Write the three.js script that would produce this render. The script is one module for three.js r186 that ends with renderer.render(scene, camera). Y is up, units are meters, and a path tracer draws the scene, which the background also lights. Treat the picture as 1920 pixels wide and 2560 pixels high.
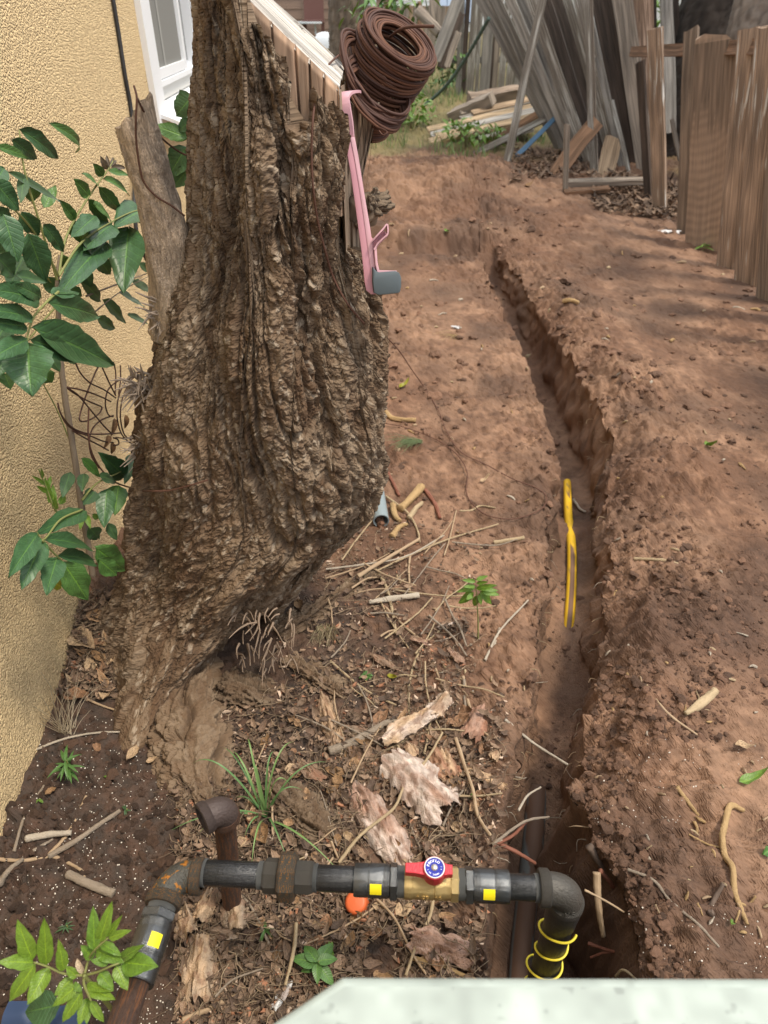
import * as THREE from 'three';
import { TextGeometry } from 'three/addons/geometries/TextGeometry.js';
import { FontLoader } from 'three/addons/loaders/FontLoader.js';
import { mergeGeometries, mergeVertices, toCreasedNormals } from 'three/addons/utils/BufferGeometryUtils.js';

// ---------- camera ----------
const F = 1740, PITCH = 35.9 * Math.PI / 180, SP = Math.sin(PITCH), CP = Math.cos(PITCH), EYE = 1.6;
const scene = new THREE.Scene();
const camera = new THREE.PerspectiveCamera(2 * Math.atan(1280 / F) * 180 / Math.PI, 0.75, 0.05, 400);
camera.position.set(0, EYE, 0);
camera.rotation.set(-PITCH, 0, 0);
camera.focus = 1.55; camera.userData.fStop = 5.2;
const renderer = new THREE.WebGLRenderer({ antialias: true });
renderer.setSize(768, 1024);
renderer.toneMapping = THREE.LinearToneMapping;
renderer.toneMappingExposure = 1.55;
renderer.shadowMap.enabled = true;

// ---------- sky: thin bright overcast ----------
{
  const W = 256, H = 128, d = new Float32Array(W * H * 4);
  for (let j = 0; j < H; j++) for (let i = 0; i < W; i++) {
    const el = (j + 0.5) / H * Math.PI - Math.PI / 2, az = (i + 0.5) / W * 2 * Math.PI;
    const up = Math.max(0, Math.sin(el));
    const cl = 1 + 0.06 * Math.sin(az * 3 + el * 5) + 0.05 * Math.sin(az * 7 - el * 9 + 1.3);
    const L = el < 0 ? 0.35 : (0.62 + 0.62 * up) * cl;
    const k = (j * W + i) * 4;
    d[k] = L * 0.97; d[k + 1] = L; d[k + 2] = L * 1.05; d[k + 3] = 1;
  }
  const sky = new THREE.DataTexture(d, W, H, THREE.RGBAFormat, THREE.FloatType);
  sky.mapping = THREE.EquirectangularReflectionMapping; sky.magFilter = sky.minFilter = THREE.LinearFilter;
  sky.colorSpace = THREE.LinearSRGBColorSpace; sky.needsUpdate = true;
  scene.background = sky; scene.environment = sky;
}
const sun = new THREE.DirectionalLight(0xfff1dc, 2.3);
sun.position.set(3.0, 7.2, -1.2); sun.target.position.set(0, 0, -2.2);
sun.castShadow = true; sun.shadow.radius = 20;
sun.shadow.mapSize.set(2048, 2048);
Object.assign(sun.shadow.camera, { left: -8, right: 8, top: 14, bottom: -14, near: 0.5, far: 40 });
scene.add(sun, sun.target);

// ---------- helpers ----------
const V = (x, y, z) => new THREE.Vector3(x, y, z);
const clamp = (x, a = 0, b = 1) => Math.min(b, Math.max(a, x));
const lerp = (a, b, t) => a + (b - a) * t;
const sstep = (a, b, x) => { const t = clamp((x - a) / (b - a)); return t * t * (3 - 2 * t); };
function rng(seed) { let s = seed >>> 0 || 1; return () => { s = (s + 0x6D2B79F5) >>> 0; let t = s; t = Math.imul(t ^ (t >>> 15), t | 1); t ^= t + Math.imul(t ^ (t >>> 7), t | 61); return ((t ^ (t >>> 14)) >>> 0) / 4294967296; }; }
function hash2(i, j, s = 0) { let h = Math.imul(i, 374761393) + Math.imul(j, 668265263) + Math.imul(s, 1274126177); h = Math.imul(h ^ (h >>> 13), 1274126177); return ((h ^ (h >>> 16)) >>> 0) / 4294967296; }
function noise2(x, y, s = 0) {
  const i = Math.floor(x), j = Math.floor(y), fx = x - i, fy = y - j;
  const u = fx * fx * fx * (fx * (fx * 6 - 15) + 10), v = fy * fy * fy * (fy * (fy * 6 - 15) + 10);
  const a = hash2(i, j, s), b = hash2(i + 1, j, s), c = hash2(i, j + 1, s), d = hash2(i + 1, j + 1, s);
  return (a + (b - a) * u + (c - a) * v + (a - b - c + d) * u * v) * 2 - 1;
}
function fbm(x, y, o = 4, s = 0) { let a = 0, m = 0.5; for (let k = 0; k < o; k++) { a += m * noise2(x, y, s + k * 17); x = x * 2.03 + 3.1; y = y * 2.03 - 1.7; m *= 0.5; } return a; }
function worley(x, y, s = 0, out = {}) {
  const i = Math.floor(x), j = Math.floor(y); let f1 = 9, f2 = 9, id = 0;
  for (let b = -1; b <= 1; b++) for (let a = -1; a <= 1; a++) {
    const px = i + a + 0.08 + 0.84 * hash2(i + a, j + b, s), py = j + b + 0.08 + 0.84 * hash2(i + a, j + b, s + 7);
    const d = (px - x) * (px - x) + (py - y) * (py - y);
    if (d < f1) { f2 = f1; f1 = d; id = hash2(i + a, j + b, s + 13); out.dx = x - px; out.dy = y - py; } else if (d < f2) f2 = d;
  }
  out.f1 = Math.sqrt(f1); out.f2 = Math.sqrt(f2); out.id = id; return out;
}
// table lookup with smooth interpolation: rows [key, a, b, ...] sorted by rising key
function table(rows, k, c = 1) {
  if (k <= rows[0][0]) return rows[0][c];
  for (let i = 1; i < rows.length; i++) if (k <= rows[i][0]) { const t = (k - rows[i - 1][0]) / (rows[i][0] - rows[i - 1][0]); return lerp(rows[i - 1][c], rows[i][c], t * t * (3 - 2 * t) * 0.5 + t * 0.5); }
  return rows[rows.length - 1][c];
}
// measured directions: photograph column/row -> direction per metre of depth
const ray = (u, v) => { const dx = (u - 960) / F, dy = (v - 1280) / F; return V(dx, -dy * CP - SP, dy * SP - CP); };
const atT = (u, v, t) => { const d = ray(u, v); return V(d.x * t, EYE + d.y * t, d.z * t); };
const onY = (u, v, y = 0) => atT(u, v, (y - EYE) / ray(u, v).y);
const onZ = (u, v, z) => atT(u, v, z / ray(u, v).z);
const onX = (u, v, x) => atT(u, v, x / ray(u, v).x);
const WX0 = -0.899, WZ0 = -0.853, WK = 0.069;             // house wall: x = WX0 + WK * (z - WZ0)
const wallX = z => WX0 + WK * (z - WZ0);
const onWall = (u, v, off = 0) => { const d = ray(u, v); return atT(u, v, (WX0 + off - WK * WZ0) / (d.x - WK * d.z)); };

const taken = {};
const numbered = n => { const k = taken[n] = (taken[n] ?? -1) + 1; return k ? `${n}_${String(k).padStart(3, '0')}` : n; };
function tag(o, label, category, group, kind) { if (label) o.userData.label = label; if (category) o.userData.category = category; if (group) o.userData.group = group; if (kind) o.userData.kind = kind; return o; }
function mesh(name, geo, mat, parent) {
  const m = new THREE.Mesh(geo, mat); m.castShadow = m.receiveShadow = true;
  if (parent) { m.name = name; parent.add(m); } else { m.name = numbered(name); scene.add(m); }
  return m;
}
function thing(name, label, category, group, at) { const g = new THREE.Group(); g.name = numbered(name); tag(g, label, category, group); if (at) g.position.copy(at); scene.add(g); return g; }
const one = (name, geo, mat, label, category, group) => tag(mesh(name, geo, mat), label, category, group);
const shift = (geo, at) => geo.translate(-at.x, -at.y, -at.z);

// tube through points; radii one number or list; rough: radial noise
function tubeGeo(pts, radii, o = {}) {
  const { ns = Math.max(6, pts.length * 5), nr = 7, rough = 0, seed = 1, closed = false, cap = true, straight = false, vscale = 1 } = o;
  const R = Array.isArray(radii) ? radii : [radii, radii];
  const curve = straight ? null : new THREE.CatmullRomCurve3(pts, closed, 'centripetal');
  const P = [], T = [];
  for (let i = 0; i <= ns; i++) {
    const t = i / ns;
    if (straight) { const k = t * (pts.length - 1), a = Math.min(pts.length - 2, Math.floor(k)); P.push(pts[a].clone().lerp(pts[a + 1], k - a)); T.push(pts[a + 1].clone().sub(pts[a]).normalize()); }
    else { P.push(curve.getPoint(t)); T.push(curve.getTangent(t).normalize()); }
  }
  let n = Math.abs(T[0].y) < 0.9 ? V(0, 1, 0) : V(1, 0, 0); n.addScaledVector(T[0], -n.dot(T[0])).normalize();
  const pos = [], uv = [], idx = []; let len = 0;
  for (let i = 0; i <= ns; i++) {
    if (i) { len += P[i].distanceTo(P[i - 1]); n.addScaledVector(T[i], -n.dot(T[i])).normalize(); }
    const b = T[i].clone().cross(n), t = i / ns, k = t * (R.length - 1), a = Math.min(R.length - 2, Math.floor(k)), r = lerp(R[a], R[a + 1], k - a);
    for (let j = 0; j <= nr; j++) {
      const q = (j % nr) / nr * Math.PI * 2, rr = r * (1 + rough * (noise2(Math.cos(q) * 1.7 + len / Math.max(r, 1e-4) * 0.3, Math.sin(q) * 1.7 + seed * 9.1, seed) + 0.5 * noise2(len / Math.max(r, 1e-4) * 1.1 + Math.cos(q) * 3, Math.sin(q) * 3 + seed, seed + 5)));
      const c = Math.cos(q) * rr, s = Math.sin(q) * rr;
      pos.push(P[i].x + n.x * c + b.x * s, P[i].y + n.y * c + b.y * s, P[i].z + n.z * c + b.z * s);
      uv.push(j / nr * 2 * Math.PI * R[0] * vscale, len * vscale);
    }
  }
  const w = nr + 1;
  for (let i = 0; i < ns; i++) for (let j = 0; j < nr; j++) { const a = i * w + j; idx.push(a, a + 1, a + w, a + 1, a + w + 1, a + w); }
  if (cap && !closed) for (const e of [0, ns]) {
    const c = pos.length / 3; pos.push(P[e].x, P[e].y, P[e].z); uv.push(0, 0);
    for (let j = 0; j < nr; j++) { const a = e * w + j; e ? idx.push(c, a, a + 1) : idx.push(c, a + 1, a); }
  }
  const g = new THREE.BufferGeometry();
  g.setAttribute('position', new THREE.Float32BufferAttribute(pos, 3)); g.setAttribute('uv', new THREE.Float32BufferAttribute(uv, 2)); g.setIndex(idx); g.computeVertexNormals(); 
  return g;
}
// grid surface from function f(i,j)->[x,y,z,u,v,r?,g?,b?]
function gridGeo(ni, nj, f, colored = false) {
  const n = (ni + 1) * (nj + 1), pos = new Float32Array(n * 3), uv = new Float32Array(n * 2), col = colored ? new Float32Array(n * 3) : null, idx = new Uint32Array(ni * nj * 6);
  let k = 0;
  for (let j = 0; j <= nj; j++) for (let i = 0; i <= ni; i++) { const p = f(i, j); pos[k * 3] = p[0]; pos[k * 3 + 1] = p[1]; pos[k * 3 + 2] = p[2]; uv[k * 2] = p[3]; uv[k * 2 + 1] = p[4]; if (col) { col[k * 3] = p[5]; col[k * 3 + 1] = p[6]; col[k * 3 + 2] = p[7]; } k++; }
  let q = 0; const w = ni + 1;
  for (let j = 0; j < nj; j++) for (let i = 0; i < ni; i++) { const a = j * w + i; idx[q++] = a; idx[q++] = a + 1; idx[q++] = a + w; idx[q++] = a + 1; idx[q++] = a + w + 1; idx[q++] = a + w; }
  const g = new THREE.BufferGeometry();
  g.setAttribute('position', new THREE.BufferAttribute(pos, 3)); g.setAttribute('uv', new THREE.BufferAttribute(uv, 2)); if (col) g.setAttribute('color', new THREE.BufferAttribute(col, 3)); g.setIndex(new THREE.BufferAttribute(idx, 1)); g.computeVertexNormals();
  return g;
}
// ---------- computed textures ----------
function tex(w, h, f, srgb = false, rep) {
  const d = new Uint8Array(w * h * 4);
  for (let j = 0; j < h; j++) for (let i = 0; i < w; i++) { const c = f(i / w, j / h, i, j), k = (j * w + i) * 4; if (typeof c === 'number') d[k] = d[k + 1] = d[k + 2] = clamp(c) * 255; else { d[k] = clamp(c[0]) * 255; d[k + 1] = clamp(c[1]) * 255; d[k + 2] = clamp(c[2]) * 255; } d[k + 3] = 255; }
  const t = new THREE.DataTexture(d, w, h); t.magFilter = t.minFilter = THREE.LinearFilter; t.wrapS = t.wrapT = THREE.RepeatWrapping; if (srgb) t.colorSpace = THREE.SRGBColorSpace; if (rep) t.repeat.set(rep[0], rep[1]); t.needsUpdate = true; return t;
}
// periodic noise for tiles (period px,py cells)
function pnoise(x, y, px, py, s = 0) {
  const i = Math.floor(x), j = Math.floor(y), fx = x - i, fy = y - j, u = fx * fx * (3 - 2 * fx), v = fy * fy * (3 - 2 * fy), m = (a, n) => ((a % n) + n) % n;
  const a = hash2(m(i, px), m(j, py), s), b = hash2(m(i + 1, px), m(j, py), s), c = hash2(m(i, px), m(j + 1, py), s), d = hash2(m(i + 1, px), m(j + 1, py), s);
  return a + (b - a) * u + (c - a) * v + (a - b - c + d) * u * v;
}
const T = {};
function pworley(x, y, n, s) { const i = Math.floor(x), j = Math.floor(y), m = a => ((a % n) + n) % n; let f = 9, id = 0; for (let b = -1; b <= 1; b++) for (let a = -1; a <= 1; a++) { const I = m(i + a), J = m(j + b), px = i + a + hash2(I, J, s), py = j + b + hash2(I, J, s + 5), d = (px - x) ** 2 + (py - y) ** 2; if (d < f) { f = d; id = hash2(I, J, s + 9); } } return [Math.sqrt(f), id]; }
T.stucco = tex(1024, 1024, (x, y) => { const wx = 0.01 * (pnoise(x * 40, y * 40, 40, 40, 5) - 0.5), wy = 0.01 * (pnoise(x * 40, y * 40, 40, 40, 6) - 0.5); const [f, id] = pworley((x + wx) * 96, (y + wy) * 84 * 96 / 84, 96, 1), [f2, id2] = pworley((x - wy) * 170, (y + wx) * 170, 170, 2); return clamp(0.12 + 0.62 * Math.max(0, 1 - f * 1.25) * (0.35 + id) + 0.26 * Math.max(0, 1 - f2 * 1.2) * (0.4 + id2) + 0.12 * pnoise(x * 220, y * 220, 220, 220, 3)); }, false, [1 / 0.62, 1 / 0.62]);
T.soil = tex(1024, 1024, (x, y) => { const a = pnoise(x * 70, y * 70, 70, 70, 11), b = pnoise(x * 160, y * 160, 160, 160, 12), c = pnoise(x * 28, y * 28, 28, 28, 13), [f, id] = pworley(x * 52, y * 52, 52, 14); return clamp(0.3 * a + 0.25 * b + 0.2 * c + 0.35 * Math.max(0, 1 - f * 1.3) * id); }, false, [1 / 0.34, 1 / 0.34]);
T.grain = tex(256, 1024, (x, y) => { const wob = pnoise(x * 6, y * 3, 6, 3, 21) * 0.14; const l = pnoise((x + wob) * 44, y * 5, 44, 5, 22), f = pnoise((x + wob) * 110, y * 12, 110, 12, 23), p = pnoise(x * 5, y * 9, 5, 9, 24); return clamp(0.76 + 0.3 * (l - 0.5) + 0.2 * (f - 0.5) + 0.22 * (p - 0.5)); }, true);
T.grainB = tex(256, 1024, (x, y) => { const wob = pnoise(x * 6, y * 3, 6, 3, 21) * 0.14; const l = pnoise((x + wob) * 44, y * 5, 44, 5, 22), f = pnoise((x + wob) * 110, y * 12, 110, 12, 23); return 0.6 * sstep(0.25, 0.6, l) + 0.4 * f; });
T.paint = tex(256, 1024, (x, y) => { const wob = pnoise(x * 6, y * 3, 6, 3, 31) * 0.12, l = pnoise((x + wob) * 26, y * 5, 26, 5, 32), f = pnoise((x + wob) * 80, y * 18, 80, 18, 33), p = pnoise(x * 3, y * 5, 3, 5, 34); const m = sstep(0.4, 0.7, 0.4 * l + 0.2 * f + 0.42 * p), g = 0.5 + 0.16 * (f - 0.5) + 0.14 * (l - 0.5); return [lerp(g, 0.78, m), lerp(g * 0.94, 0.77, m), lerp(g * 0.86, 0.74, m)]; }, true);
T.fine = tex(512, 512, (x, y) => 0.5 * pnoise(x * 90, y * 90, 90, 90, 41) + 0.3 * pnoise(x * 200, y * 200, 200, 200, 42) + 0.2 * pnoise(x * 30, y * 30, 30, 30, 43));
T.fine2 = tex(512, 512, (x, y) => 0.82 + 0.45 * (0.5 * pnoise(x * 60, y * 22, 60, 22, 44) + 0.3 * pnoise(x * 160, y * 120, 160, 120, 45) + 0.4 * pnoise(x * 9, y * 7, 9, 7, 46) - 0.6), true);
T.flaked = tex(256, 1024, (x, y) => { const wob = pnoise(x * 6, y * 3, 6, 3, 21) * 0.14, l = pnoise((x + wob) * 44, y * 5, 44, 5, 22), f = pnoise((x + wob) * 110, y * 12, 110, 12, 23), p = pnoise(x * 5, y * 9, 5, 9, 24), m = sstep(0.69, 0.73, 0.4 * pnoise(x * 4, y * 5, 4, 5, 25) + 0.4 * pnoise((x + wob) * 16, y * 7, 16, 7, 26) + 0.2 * f + 0.06), g = 0.6 + 0.26 * (l - 0.5) + 0.2 * (f - 0.5) + 0.16 * (p - 0.5); return [lerp(g, 0.84, m), lerp(g * 0.86, 0.83, m), lerp(g * 0.74, 0.8, m)]; }, true);
T.rust = tex(512, 512, (x, y) => { const p = sstep(0.42, 0.62, 0.5 * pnoise(x * 9, y * 9, 9, 9, 51) + 0.3 * pnoise(x * 30, y * 30, 30, 30, 52) + 0.2 * pnoise(x * 110, y * 110, 110, 110, 53)), f = pnoise(x * 140, y * 140, 140, 140, 54); return [lerp(0.30, 0.44, p) + 0.1 * (f - 0.5), lerp(0.23, 0.29, p) + 0.08 * (f - 0.5), lerp(0.2, 0.19, p) + 0.07 * (f - 0.5)]; }, true);
T.leaf = tex(128, 256, (x, y) => { const a = Math.abs(x - 0.5) * 2, mid = sstep(0.07, 0.025, a), sv = Math.abs((((y * 9 - a * 1.6) % 1) + 1) % 1 - 0.5) * 2, side = sstep(0.86, 0.98, sv) * (1 - a) * 0.55, n = 0.5 * pnoise(x * 30, y * 50, 30, 50, 61) + 0.5 * pnoise(x * 7, y * 11, 7, 11, 62), b = 0.72 + 0.22 * (n - 0.5); const k = Math.max(mid, side), sp = sstep(0.86, 0.9, pnoise(x * 26, y * 40, 26, 40, 66)) * 0.5; return [lerp(b, 1, k * 0.9 + sp), lerp(b, 1, k * 0.75 + sp), lerp(b, 0.8, k * 0.7)]; }, true);
T.leafB = tex(128, 256, (x, y) => { const a = Math.abs(x - 0.5) * 2, mid = sstep(0.1, 0.02, a), sv = Math.abs((((y * 9 - a * 1.6) % 1) + 1) % 1 - 0.5) * 2; return 0.6 - 0.5 * mid - 0.3 * sstep(0.6, 1, sv); });
T.dry = tex(128, 128, (x, y) => { const a = Math.abs(x - 0.5) * 2, mid = sstep(0.08, 0.02, a), sv = Math.abs((((y * 8 - a * 2) % 1) + 1) % 1 - 0.5) * 2, n = 0.5 * pnoise(x * 14, y * 14, 14, 14, 71) + 0.5 * pnoise(x * 50, y * 50, 50, 50, 72); const b = 0.55 + 0.5 * n - 0.18 * sstep(0.8, 1, sv) - 0.2 * mid; return [b, b, b]; }, true);
const at = (t, rx, ry) => { const c = t.clone(); c.repeat.set(rx, ry); c.needsUpdate = true; return c; };
const std = (o) => new THREE.MeshStandardMaterial({ roughness: 0.85, metalness: 0, ...o });
const rgb = (r, g, b) => new THREE.Color().setRGB(r, g, b);
// ---------- the ground with its trench ----------
// measured trench rim: [row, left column, right column] -> metres
const rim = [[640, 1192, 1240], [700, 1222, 1296], [800, 1272, 1368], [900, 1318, 1430], [1007, 1352, 1490], [1100, 1388, 1528], [1240, 1390, 1518], [1400, 1366, 1516], [1520, 1358, 1510], [1640, 1348, 1506], [1780, 1326, 1486], [1900, 1302, 1462]]
  .map(([v, a, b]) => { const p = onY(a, v), q = onY(b, v); return [p.z, p.x, q.x]; });
rim.push([-1.0, 0.302, 0.462], [-0.88, 0.272, 0.5], [-0.78, 0.245, 0.535], [-0.66, 0.222, 0.548], [-0.5, 0.205, 0.54], [-0.3, 0.19, 0.46], [-0.12, 0.2, 0.36]);
rim.sort((a, b) => a[0] - b[0]);
const ZFAR = rim[0][0] - 0.12, ZNEAR = -0.1;
const depthRows = [[ZFAR, 0], [ZFAR + 0.25, 0.16], [-4.2, 0.34], [-3.2, 0.42], [-2.75, 0.36], [-2.35, 0.21], [-1.9, 0.2], [-1.4, 0.25], [-1.1, 0.34], [-0.8, 0.5], [-0.3, 0.5], [ZNEAR, 0]];
const trenchDepth = z => (z < ZFAR || z > ZNEAR) ? 0 : table(depthRows, z);
const rimL = z => table(rim, z, 1) + 0.016 * noise2(z * 7, 1.5, 3) + 0.012 * noise2(z * 21, 2.5, 4) + 0.006 * noise2(z * 60, 2.5, 5);
const rimR = z => table(rim, z, 2) + 0.02 * noise2(z * 6, 7.5, 6) + 0.014 * noise2(z * 19, 8.5, 7) + 0.007 * noise2(z * 60, 2.5, 8);
const BR = { x0: -0.9, x1: rim[0][1] + 0.1 };                 // side trench running to the house
const branchZ = x => rim[0][0] + 0.06 - 0.22 * (BR.x1 - x) + 0.03 * noise2(x * 6, 3.3, 15);
function landform(x, z) {
  let y = 0.42 * sstep(-6.2, -14, z) + 0.5 * sstep(-13, -21, z) + 0.25 * sstep(-20, -40, z);
  y += (0.3 + 0.08 * noise2(x * 2.5, z * 2.5, 18)) * Math.exp(-(((x - 0.45) / 1.1) ** 2 + ((z + 7.7) / 1.0) ** 2));
  y += 0.1 * Math.exp(-(((x - 1.7) / 0.8) ** 2 + ((z + 6.6) / 1.2) ** 2));
  const dR = x - table(rim, clamp(z, ZFAR, -0.1), 2);
  y += 0.075 * sstep(0, 0.14, dR) * sstep(0.85, 0.2, dR) * (1 + 0.4 * noise2(z * 3.3, 2, 19)) * sstep(-5.4, -4.4, z) * sstep(-0.6, -1.4, z);
  y += 0.13 * Math.exp(-(((x + 0.86) / 0.2) ** 2 + ((z + 1.75) / 0.34) ** 2));    // leaf heap between stump and house
  return y;
}
const W1 = {};
function soilTop(x, z) {
  let y = landform(x, z);
  const far = sstep(-5, -9, z);
  y += 0.035 * fbm(x * 1.3 + 4, z * 1.3, 2, 101);
  const right = sstep(0.02, 0.2, x - table(rim, clamp(z, ZFAR, -0.1), 2)), left = sstep(-0.02, -0.3, x - table(rim, clamp(z, ZFAR, -0.1), 1));
  const trod = clamp(0.62 + 1.3 * fbm(x * 1.9, z * 1.5, 2, 131)) ;                 // flattened, trodden places
  const dR0 = x - table(rim, clamp(z, ZFAR, -0.1), 2), lip = dR0 > 0 ? sstep(0.42, 0.12, dR0 + 0.25 * noise2(x * 3, z * 3, 132)) : 0, rough = Math.max(lip * 0.95, lerp(0.85, 0.16, clamp(trod * (left * 1.1 + right) + 0.25 * left)), 0.75 * far);
  const r1 = 1 - Math.abs(fbm(x * 5.5, z * 5.5, 3, 111)) * 2.2;
  y += 0.026 * rough * (r1 - 0.6);
  y += 0.03 * rough * fbm(x * 17, z * 17, 3, 121);
  worley(x * 26 + 0.6 * fbm(x * 20, z * 20, 2, 5), z * 26, 141, W1);
  y += 0.03 * rough * clamp(W1.f2 - W1.f1, 0, 0.5) * (W1.id < 0.55 ? 1.5 : 0.3);
  const big = Math.max(0.9 * sstep(-4.8, -6.4, z), 0.6 * lip); if (big > 0.02) { worley(x * 8 + 0.5 * fbm(x * 6, z * 6, 2, 6), z * 8, 145, W1); y += 0.05 * big * clamp(W1.f2 - W1.f1, 0, 0.5) * (W1.id < 0.5 ? 1.4 : 0.25); }
  const hf = sstep(-6.5, -3.2, z); worley(x * 70, z * 70, 151, W1);
  y += 0.013 * hf * rough * clamp(W1.f2 - W1.f1, 0, 0.6) * (0.4 + W1.id);
  y += 0.009 * hf * (0.4 + 0.6 * rough) * fbm(x * 80, z * 80, 3, 161);
  // drying cracks in the trodden soil
  const cr = Math.abs(fbm(x * 4.2 + 9, z * 3.4, 4, 171)); y -= 0.012 * sstep(0.02, 0.004, cr) * sstep(0.1, 0.35, fbm(x * 2.3, z * 2.3, 2, 181) + 0.25) * (1 - far);
  // prints of boots and paws
  for (const [px, pz, r, d] of prints) { const q = ((x - px) ** 2 + (z - pz) ** 2) / (r * r); if (q < 4) y += d * (-Math.exp(-q * 1.6) + 0.5 * Math.exp(-((Math.sqrt(q) - 1.35) ** 2) * 6)); }
  // side trench
  if (x > BR.x0 && x < BR.x1 + 0.15) { const dz = z - branchZ(x) + 0.05 * fbm(x * 9, z * 9, 2, 16), e = sstep(BR.x1 + 0.12, BR.x1 - 0.05, x); y -= e * (0.09 + 0.06 * noise2(x * 5, 2, 17)) * sstep(-0.34, -0.04, dz) * sstep(0.12, 0.07, dz); y += e * 0.06 * sstep(-0.8, -0.4, dz) * sstep(-0.16, -0.3, dz); }
  return y;
}
const prints = [];
{ const r = rng(77); for (let i = 0; i < 60; i++) { const x = lerp(-0.2, 2.4, r()), z = -lerp(1.6, 7.5, r()); prints.push([x, z, lerp(0.03, 0.075, r()), lerp(0.006, 0.018, r())]); }
  for (const [u, v, rr, d] of [[1660, 1600, 0.07, 0.02], [1700, 1650, 0.06, 0.018], [1830, 1330, 0.07, 0.02], [1640, 680, 0.05, 0.03], [1560, 780, 0.05, 0.02], [1850, 2080, 0.05, 0.02], [1520, 1120, 0.06, 0.03]]) { const p = onY(u, v); prints.push([p.x, p.z, rr, d]); } }
// height of the soil, trench included
function soil(x, z) {
  const d = trenchDepth(z); if (d > 0.02) { const a = rimL(z), b = rimR(z); if (x > a && x < b) return -d + 0.02 * fbm(x * 9, z * 7, 3, 201); }
  return soilTop(x, z);
}
const dropTo = (p, up = 0) => V(p.x, soil(p.x, p.z) + up, p.z);
// a spot of the photograph's ground, found on the uneven soil
function spotDeep(u, v, up = 0) { let p = onY(u, v, -0.2); for (let k = 0; k < 8; k++) p = onY(u, v, (soil(p.x, p.z) + p.y) / 2); return V(p.x, soil(p.x, p.z) + up, p.z); }
function spot(u, v, up = 0) { let p = onY(u, v, 0); for (let k = 0; k < 3; k++) p = onY(u, v, landform(p.x, p.z) + 0.004); return V(p.x, soil(p.x, p.z) + up, p.z); }

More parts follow.
